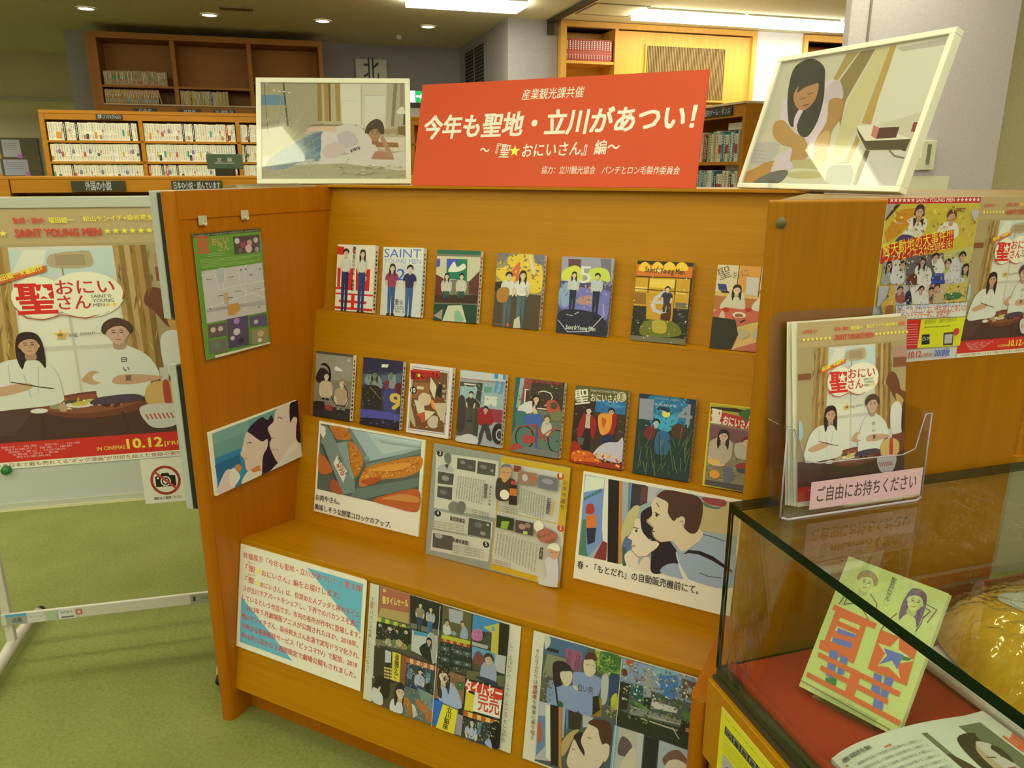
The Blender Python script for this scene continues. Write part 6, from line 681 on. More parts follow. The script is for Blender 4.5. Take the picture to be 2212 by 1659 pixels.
PR['b11'] = [('r','8f947c',(0,0,129,183)), ('p','b5b498',[(0,183),(129,183),(128.8,166),(0.5,162.4)]), ('l','a05048',2,[(0.6,161.9),(128.6,162.3)]), ('p','4c4434',[(1.1,153.6),(65.8,155.5),(61.2,20.5),(0.4,15.3)]), ('p','8aa48c',[(3.2,142.5),(53,143.9),(47.3,105.8),(3,104.5)]), ('p','3c3828',[(52.2,156.3),(67.2,155.7),(62.6,20.7),(49,19.7)]), ('l','cfcaa8',3,[(14,148.9),(47.2,149.4)]), ('p','8a9c84',[(67.3,153.2),(126.9,156),(128.2,97.7),(63.2,93.1)]), ('p','c0c0a0',[(75.9,125.9),(110.5,127),(109.5,102.3),(74.8,102.2)]), ('p','5c8c60',[(71.7,148.8),(93.1,149.2),(92.8,134.4),(72.7,134.1)]), ('n',['b5b498','6a7460','3c3828','8c9480'],(6,145,124,160,129,88,11,70),60,2.4,11,1.5), ('t','3c7cb0','11',(100.8,172.2,129.7,172.2,16,0.06)), ('p','4484b0',[(103.9,166.5),(110.5,166.6),(107.2,136.3),(99.3,136.5)]), ('p','4484b0',[(119.7,166),(126.2,166.1),(123,136),(115.7,136.2)]), ('p','8c3034',[(59,95),(128.4,95.3),(127.9,63.5),(58.6,60)]), ('p','9c3430',[(0,96),(3.5,95.8),(4.2,43.9),(0,43.1)]), ('b','3a3028','4a4030','2a211c',0,36.5,124.3,6.1,11,2.2,'c9b47c'), ('s','3c342c',[(0,109.2),(19.3,111.9),(21.5,36.5),(0,33)]), ('s','8c1c20',[(62.2,88),(75.1,97.3),(91.6,92.3),(104.2,62.2),(83.7,49),(61.6,55.5)]), ('s','3a3428',[(75.4,52.7),(91.5,52.8),(104.5,17.9),(91.2,18.1),(81.7,38.8),(73.2,5),(64.9,6.1)]), ('f','b89c68','2a201c',0,80.9,90.7,7.1), ('e','26221c',(121.9,35.6,18.3,26.8)), ('e','a9a690',(124.6,33.6,10,14.6)), ('e','3a362c',(124.6,33.6,6.9,10.7)), ('s','b8b498',[(0.9,7.8),(36.3,23.8),(64.3,16),(60,0),(9.9,0)])]
PR['b12'] = [('r','5e6a4c',(0,0,129,183)), ('p','28584c',[(0,183),(11.3,182.8),(10.2,64.5),(0,38.4)]), ('p','8a9c7c',[(12.9,181.5),(24.1,182.2),(16.6,110.7),(6.9,109.4)]), ('p','8c3830',[(24.1,182.2),(43.1,182),(34.1,133.8),(19.1,120)]), ('p','3c3020',[(43.1,182),(129,183),(129,110.5),(39.1,110.6)]), ('n',['5a6838','8c7c48','3c4c34','a85c34'],(0,177,123,183,129,11,9,0),110,2.4,12,1.5), ('t','a84030','SAINT☆YOUNG MEN',(26.2,174.8,121.3,176.9,7,0.02)), ('t','cfc8a8','12',(27.7,112.1,108.3,113.6,54)), ('t','3c3020','12',(30.8,114.9,105.6,116.2,48,-0.02)), ('s','c4bc94',[(13.4,110.2),(40.9,128.7),(57.1,124.7),(55.4,106.7),(43.2,99.1),(17.7,95.8)]), ('s','3c6850',[(7.6,100.5),(33.4,100.8),(41.4,80.9),(34.5,43.6),(46.2,17.8),(26.7,17.9),(17.1,59.4),(5.2,88.1)]), ('s','c0aa70',[(51.7,112.2),(61.4,110.5),(73.4,79.2),(64,77.9)]), ('f','c4aa70','2a2018',1,59.4,135.4,8.6), ('s','3c5a7c',[(30.9,91.5),(74.9,100.3),(77.1,73.7),(35.7,71)]), ('s','b5aa7c',[(79.9,77.1),(88.6,87.3),(105.1,77.6),(100.9,53.1),(81.6,56.4)]), ('f','c4aa70','5a4428',0,92.4,90.7,8.1), ('e','26241c',(36.5,39.3,25.8,28.9)), ('e','4c6a50',(36.5,39.3,22.5,25.6)), ('e','3c3c2c',(36.5,39.3,2.5,2.4)), ('e','26241c',(122.3,41.2,24.9,28.3)), ('e','4c6a50',(122.3,41.2,21.7,25.1)), ('e','3c3c2c',(122.3,41.2,2.5,2.4)), ('l','a8402c',2.6,[(16.9,62.4),(67.4,75.4),(76.3,43.5),(111.8,72.6)]), ('l','a8402c',3,[(37.7,44),(64.5,72),(89.4,39.4),(121,73.9)]), ('s','a03c30',[(32.9,43.3),(63.4,44.7),(61.5,29.2),(35.9,25.4)]), ('l','344c78',4,[(67.6,72.4),(69,15.1)]), ('s','9c3c2c',[(1.3,4.9),(13.3,22.1),(36.8,13.3),(31,3.2)]), ('p','6a6a54',[(0.1,0),(46.2,17.8),(129,15.2),(129,0)]), ('s','a84c2c',[(88.1,131.6),(106,139.7),(122.8,124.2),(121,109.3),(93.1,108.6)]), ('e','4c4030',(107.3,125.2,9.3,8.7)), ('s','6a7040',[(99.5,106.5),(129,113.4),(125.6,92.3),(107.2,89.8)])]
PR['b13'] = [('r','3c2c1c',(0,0,129,183)), ('p','5c5424',[(0,183),(129,183),(127.9,157),(0.5,145)]), ('p','28647c',[(53.2,155.3),(126.5,156.8),(126.2,128.1),(52.9,126)]), ('p','3c7c8c',[(68.2,151.5),(97,152.7),(126.1,145.3),(98.2,138.4)]), ('p','34201a',[(0.5,145),(52.3,149.3),(47.1,28.7),(0.9,44.4)]), ('n',['4c3c24','6c5c34','2c2418'],(0,174,122,183,129,83,2,62),60,3,13,1.6), ('t','cfcaa8','聖',(2.6,139.4,37.7,147.3,32,0.02)), ('t','cfcaa8','おにいさん',(40.4,150.6,106.9,154.1,17,0.012)), ('t','c0bc9c','SAINT☆YOUNG MEN',(38.4,172.4,103.6,174.4,5.5,0.01)), ('e','cfcaa8',(114.2,168,11.3,11.3)), ('e','8a7c3c',(114.2,168,9.6,9.6)), ('t','cfcaa8','13',(107.6,162.2,122.3,162.5,13,0.01)), ('b','b0a478','24201c','2a211c',0,38.1,126.8,7.7,13,1.4,'c9b47c'), ('s','8c1c1c',[(24.3,115.9),(31.6,117),(30.7,78.7),(20.6,59.4),(13,75.9)]), ('s','8c1c1c',[(43.6,115.8),(54.3,111.6),(60.7,89.2),(53.2,58.9),(44.8,86.7)]), ('s','8f1c1c',[(77.8,109.3),(96.4,126.6),(108.2,122.5),(101,75.3),(78,74.5)]), ('s','24283c',[(80.9,75),(103.8,75.8),(92.5,42.3),(73.9,56.5)]), ('f','b8945c','26201c',0,93.2,130.4,7.5), ('s','d0882c',[(65,121.9),(93.9,123.3),(94.1,88.7),(75.2,74.1),(64.5,95.6)]), ('s','b8501c',[(71.5,114.2),(83.5,110.2),(76.5,91.7)]), ('s','8c2418',[(0.9,44.4),(15.5,49.8),(29.1,31.5),(20.1,0.6),(1.3,1.7)]), ('p','545038',[(14.4,61.4),(32.3,61.3),(31,43.5),(19,44.5)]), ('s','b0a898',[(56.4,24.5),(71.8,47.4),(91,59.3),(113.5,63),(126.7,73.8),(128.7,19.9),(94.8,16.7),(71.5,18.4)]), ('s','c05a18',[(5.8,24.6),(46.9,31.6),(80.9,11.4),(78.5,5.2),(14.2,0)]), ('p','8c2c18',[(4.8,3.8),(127.8,14),(129,0),(0.9,0)]), ('s','e0b040',[(60.6,12.1),(62.9,15.1),(66.1,12.5),(63.4,10.3)]), ('s','e0b040',[(18.9,27.1),(21.3,30.1),(24.6,27.4),(21.8,25.2)]), ('s','a83018',[(61.5,12.5),(63.9,15.5),(67,12.9),(64.3,10.7)]), ('s','d89028',[(86.1,14.7),(88.4,17.7),(91.5,15.1),(88.8,12.9)]), ('s','a83018',[(81.6,26.3),(83.9,29.3),(87,26.6),(84.3,24.4)]), ('s','c8501c',[(47,19.7),(49.4,22.8),(52.6,20.1),(49.8,17.9)]), ('s','d89028',[(10.7,5.6),(13.1,8.6),(16.3,6),(13.5,3.7)]), ('s','a83018',[(65.6,8.2),(68,11.2),(71.1,8.6),(68.4,6.4)]), ('s','d89028',[(97.5,28.4),(99.8,31.4),(102.9,28.8),(100.2,26.6)]), ('s','c8501c',[(101.4,13.9),(103.7,16.9),(106.8,14.3),(104.1,12.1)]), ('s','a83018',[(15,1.4),(17.4,4.4),(20.7,1.8),(17.9,0)]), ('s','c8501c',[(16.3,16.2),(18.7,19.2),(21.9,16.6),(19.1,14.3)]), ('s','c8501c',[(68.8,6.7),(71.2,9.7),(74.3,7.1),(71.6,4.9)]), ('s','c8501c',[(120.1,9.1),(122.3,12.1),(125.4,9.5),(122.8,7.3)]), ('s','a83018',[(63.1,27),(65.5,30.1),(68.6,27.4),(65.9,25.2)]), ('s','a83018',[(83.1,18),(85.5,21),(88.6,18.4),(85.9,16.2)]), ('s','d89028',[(68.5,12.9),(70.8,15.9),(74,13.3),(71.3,11.1)]), ('s','e0b040',[(119.3,6.8),(121.5,9.7),(124.6,7.2),(122,5)]), ('s','a83018',[(45.7,19.1),(48.1,22.1),(51.3,19.4),(48.5,17.2)]), ('s','c8501c',[(83,27.1),(85.3,30.1),(88.4,27.5),(85.7,25.3)]), ('s','c8501c',[(43.2,18.7),(45.6,21.8),(48.8,19.1),(46,16.9)]), ('s','a83018',[(6.9,5.3),(9.3,8.4),(12.6,5.7),(9.8,3.4)]), ('s','a83018',[(5.5,26.1),(7.9,29.2),(11.2,26.5),(8.4,24.2)]), ('s','d89028',[(7.3,21.5),(9.7,24.6),(12.9,21.9),(10.2,19.6)]), ('s','d89028',[(92.6,24.8),(94.9,27.8),(98,25.2),(95.3,23)]), ('s','e0b040',[(85.4,29.2),(87.7,32.2),(90.8,29.6),(88.2,27.4)]), ('s','d89028',[(63.3,13.7),(65.6,16.7),(68.8,14.1),(66.1,11.8)]), ('s','e0b040',[(64.6,19.8),(67,22.8),(70.1,20.1),(67.4,17.9)]), ('s','a83018',[(37,15.7),(39.4,18.8),(42.6,16.1),(39.8,13.9)]), ('s','a83018',[(33.1,2.2),(35.5,5.3),(38.7,2.6),(36,0.4)]), ('s','c8501c',[(112.9,22),(115.2,25),(118.2,22.4),(115.6,20.2)]), ('s','d89028',[(94.1,24.9),(96.4,27.9),(99.5,25.3),(96.9,23.1)]), ('s','e0b040',[(116.8,8.2),(119.1,11.2),(122.2,8.6),(119.5,6.4)]), ('s','d89028',[(25.3,6.9),(27.7,9.9),(31,7.3),(28.2,5)]), ('s','e0b040',[(32,24.9),(34.4,27.9),(37.6,25.2),(34.8,23)]), ('s','d89028',[(121.8,18.9),(124.1,21.9),(127.1,19.3),(124.5,17.1)]), ('s','e0b040',[(114.4,8.9),(116.7,11.9),(119.8,9.3),(117.1,7.1)]), ('s','a83018',[(79.2,24),(81.5,27),(84.6,24.4),(81.9,22.2)]), ('s','a83018',[(61.7,20),(64,23),(67.2,20.4),(64.5,18.2)]), ('s','e0b040',[(108.9,27),(111.2,30),(114.3,27.4),(111.7,25.2)]), ('s','e0b040',[(76.1,28.6),(78.4,31.6),(81.6,28.9),(78.9,26.7)]), ('s','a83018',[(115.5,18.3),(117.8,21.3),(120.9,18.7),(118.2,16.5)]), ('s','e0b040',[(86.8,24.7),(89.2,27.7),(92.3,25.1),(89.6,22.9)]), ('s','d89028',[(64.6,28.5),(67,31.5),(70.2,28.9),(67.4,26.7)]), ('s','e0b040',[(85.4,26.8),(87.7,29.8),(90.9,27.1),(88.2,24.9)]), ('s','a83018',[(53.1,22.5),(55.5,25.6),(58.6,22.9),(55.9,20.7)])]
PR['b14'] = [('r','22342c',(0,0,129,183)), ('p','1c2c38',[(0,183),(129,183),(127.6,169.3),(0.6,161.1)]), ('s','246a78',[(25.6,181.1),(97.1,181.7),(116.1,148.7),(103.2,114.2),(43.3,111),(24.1,136.2)]), ('s','3c9494',[(40.7,138.5),(63.1,136),(94.4,151.2),(91.3,126.2),(71.5,104.1),(48.7,111.8)]), ('s','2a5c6c',[(49.8,100.9),(77.4,99.4),(76,55.2),(48.3,56.3)]), ('e','d0c048',(65.1,144.5,9.3,8.7)), ('s','1c3038',[(42.2,152.6),(52.7,159.5),(72.2,156.5),(70.2,148),(56.2,151.6)]), ('n',['2c6c74','4c9c98','1c3c48','68a8a0'],(15,174,113,183,119,116,22,102),80,3,14,1.5), ('t','868678','1',(10.9,127.4,29.1,128,52,0.04)), ('t','868678','4',(94,126.5,123.4,127.4,52,0.02)), ('t','9ca894','SAINT',(37.3,160.8,88.1,161.4,6,0.02)), ('t','8f9c88','YOUNG MEN',(37.4,174.8,89.5,175.3,4.5,0.01)), ('s','6a2420',[(18.5,90.7),(23.9,108.3),(40.3,113.4),(44.8,94.6),(35,79.2)]), ('s','26302c',[(24,77.6),(43.5,77.8),(42.8,55.4),(25.8,58.3)]), ('f','a8b490','1c2420',0,45.1,121,7.8), ('s','4c3020',[(81.3,116.5),(96.6,126.9),(113.8,115.7),(105.1,92.6),(85.7,97.9)]), ('l','6c7038',1.5,[(13.4,16.4),(16.3,62.6)]), ('l','2c3c24',1.5,[(87.2,58.2),(75.7,86.5)]), ('l','3c4c2c',1.5,[(81.8,49.8),(90.1,71.1)]), ('l','3c4c2c',1.5,[(103.5,59),(111.8,87.5)]), ('l','5a6430',1.5,[(19.9,20.2),(14.9,36.5)]), ('l','2c3c24',1.5,[(13,42.9),(2,64.3)]), ('l','5a6430',1.5,[(51.8,2.1),(49.7,36.9)]), ('l','2c3c24',1.5,[(70.7,30.7),(65.9,72.7)]), ('l','6c7038',1.5,[(60,60.8),(59.3,83.9)]), ('l','6c7038',1.5,[(57.8,67),(67.4,87.8)]), ('l','5a6430',1.5,[(11.2,55.4),(8.1,92.9)]), ('l','6c7038',1.5,[(54.3,3.8),(45.4,30.7)]), ('l','2c3c24',1.5,[(58.1,43),(61.6,63)]), ('l','3c4c2c',1.5,[(47.1,40.3),(50.1,72.4)]), ('l','2c3c24',1.5,[(57.5,55.2),(54.8,96.5)]), ('l','2c3c24',1.5,[(112.8,52.9),(108.4,85.6)]), ('l','2c3c24',1.5,[(30.1,48.2),(21,82.8)]), ('l','5a6430',1.5,[(93.4,73.1),(83.3,93.8)]), ('l','6c7038',1.5,[(118.4,42.3),(111.3,85.5)]), ('l','5a6430',1.5,[(116.2,75.4),(127.3,116.5)]), ('l','6c7038',1.5,[(29.8,6.8),(23.8,30.2)]), ('l','3c4c2c',1.5,[(36.6,16),(32.6,49.3)]), ('l','2c3c24',1.5,[(63.5,14.9),(60,42.5)]), ('l','5a6430',1.5,[(67.6,20.4),(61.3,63.8)]), ('l','6c7038',1.5,[(32.3,2.9),(31.7,29.9)]), ('l','3c4c2c',1.5,[(94.7,70.8),(81.5,113.3)]), ('l','5a6430',1.5,[(30.5,37.8),(31.9,66.4)]), ('l','3c4c2c',1.5,[(29.7,43.4),(28.5,63.8)]), ('l','3c4c2c',1.5,[(12.1,8.5),(4.1,24.5)]), ('l','5a6430',1.5,[(119.9,23.2),(126.8,70.3)]), ('l','5a6430',1.5,[(69.5,42.6),(82.2,70.9)]), ('l','5a6430',1.5,[(101,76.7),(104.5,121.6)]), ('l','5a6430',1.5,[(107.8,77.2),(117.6,98.5)]), ('l','6c7038',1.5,[(102.4,15.2),(90,53.4)]), ('l','2c3c24',1.5,[(7,1),(19.2,18.3)]), ('l','5a6430',1.5,[(58.9,12.4),(66,30.8)]), ('l','5a6430',1.5,[(114.9,65.6),(119.1,101.9)]), ('l','6c7038',1.5,[(68.1,18.9),(75.3,36.9)]), ('l','6c7038',1.5,[(110.4,21.9),(107.7,51.2)]), ('l','6c7038',1.5,[(86.2,55),(80,79)]), ('l','5a6430',1.5,[(116.2,46.4),(125,77.3)]), ('l','6c7038',1.5,[(118.7,59.8),(115.2,93.5)]), ('l','5a6430',1.5,[(85,9.5),(83.5,31.8)]), ('l','5a6430',1.5,[(46.7,21.1),(38.7,61.3)]), ('l','5a6430',1.5,[(93.6,21),(84.4,61.5)]), ('l','5a6430',1.5,[(26.6,63),(36.5,98.3)])]
PR['b15'] = [('r','c0b01c',(0,0,99,183)), ('p','7c7048',[(3.3,170.9),(98.5,173.5),(97.4,3.5),(4.5,3.4)]), ('p','98902c',[(2.2,180.5),(97.8,181.5),(96.9,162.6),(2.7,163.9)]), ('p','2c2418',[(1.5,174.8),(55.8,177.5),(93.4,172.9),(93.7,168.9),(2.1,169.4)]), ('p','a82c20',[(2.2,168),(98.7,157.5),(98.2,133.6),(3.9,140.7)]), ('n',['8c7c50','4c443c','a89870'],(0,95,94,109,99,23,10,7),60,2.4,15,1.5), ('t','cfc8a4','聖',(5.6,142.8,26.4,142.9,28,0.05)), ('t','cfc8a4','おにいさん',(30.5,140.2,90.2,136.4,19,0.04)), ('s','3c5c2c',[(62.3,166.1),(72,175.5),(92.7,180.8),(86.1,166.5),(77.2,149.3),(71,159.2)]), ('s','d09c24',[(83.7,163.6),(96.2,170.6),(99,157.7),(90.1,151)]), ('p','6c4840',[(4.4,136.6),(97.2,130.8),(98.3,104.7),(6.9,101.7)]), ('s','a89a70',[(7.5,96.4),(25.1,109.7),(52.4,105.7),(55.8,72),(41.8,54),(20.2,55.8),(8.4,64.4)]), ('f','c4a474','26201c',1,35.4,113.9,11.3), ('s','a89c74',[(61,99.1),(78.6,107),(96.2,99.2),(94.8,73),(66.1,73.6)]), ('f','c4a474','6a2c20',0,85,107.9,9.3), ('s','c0a070',[(7.8,69.7),(22.8,56.2),(44.4,54.4),(34.5,47.6),(9.8,51.4)]), ('e','d0a848',(20.2,55.8,13.4,6.8)), ('e','d08c2c',(24.5,29,11.1,9.3)), ('s','5a605c',[(42.8,43.8),(58.1,48.9),(65.6,27),(48.6,13.8)]), ('s','8c3418',[(69,58.5),(95.7,62.8),(97.3,45.2),(74.5,41.3)]), ('e','3c4044',(84.5,45.6,15.3,5.1)), ('p','4a443c',[(6,14.1),(98.9,15),(97.6,1),(5.8,3.6)])]
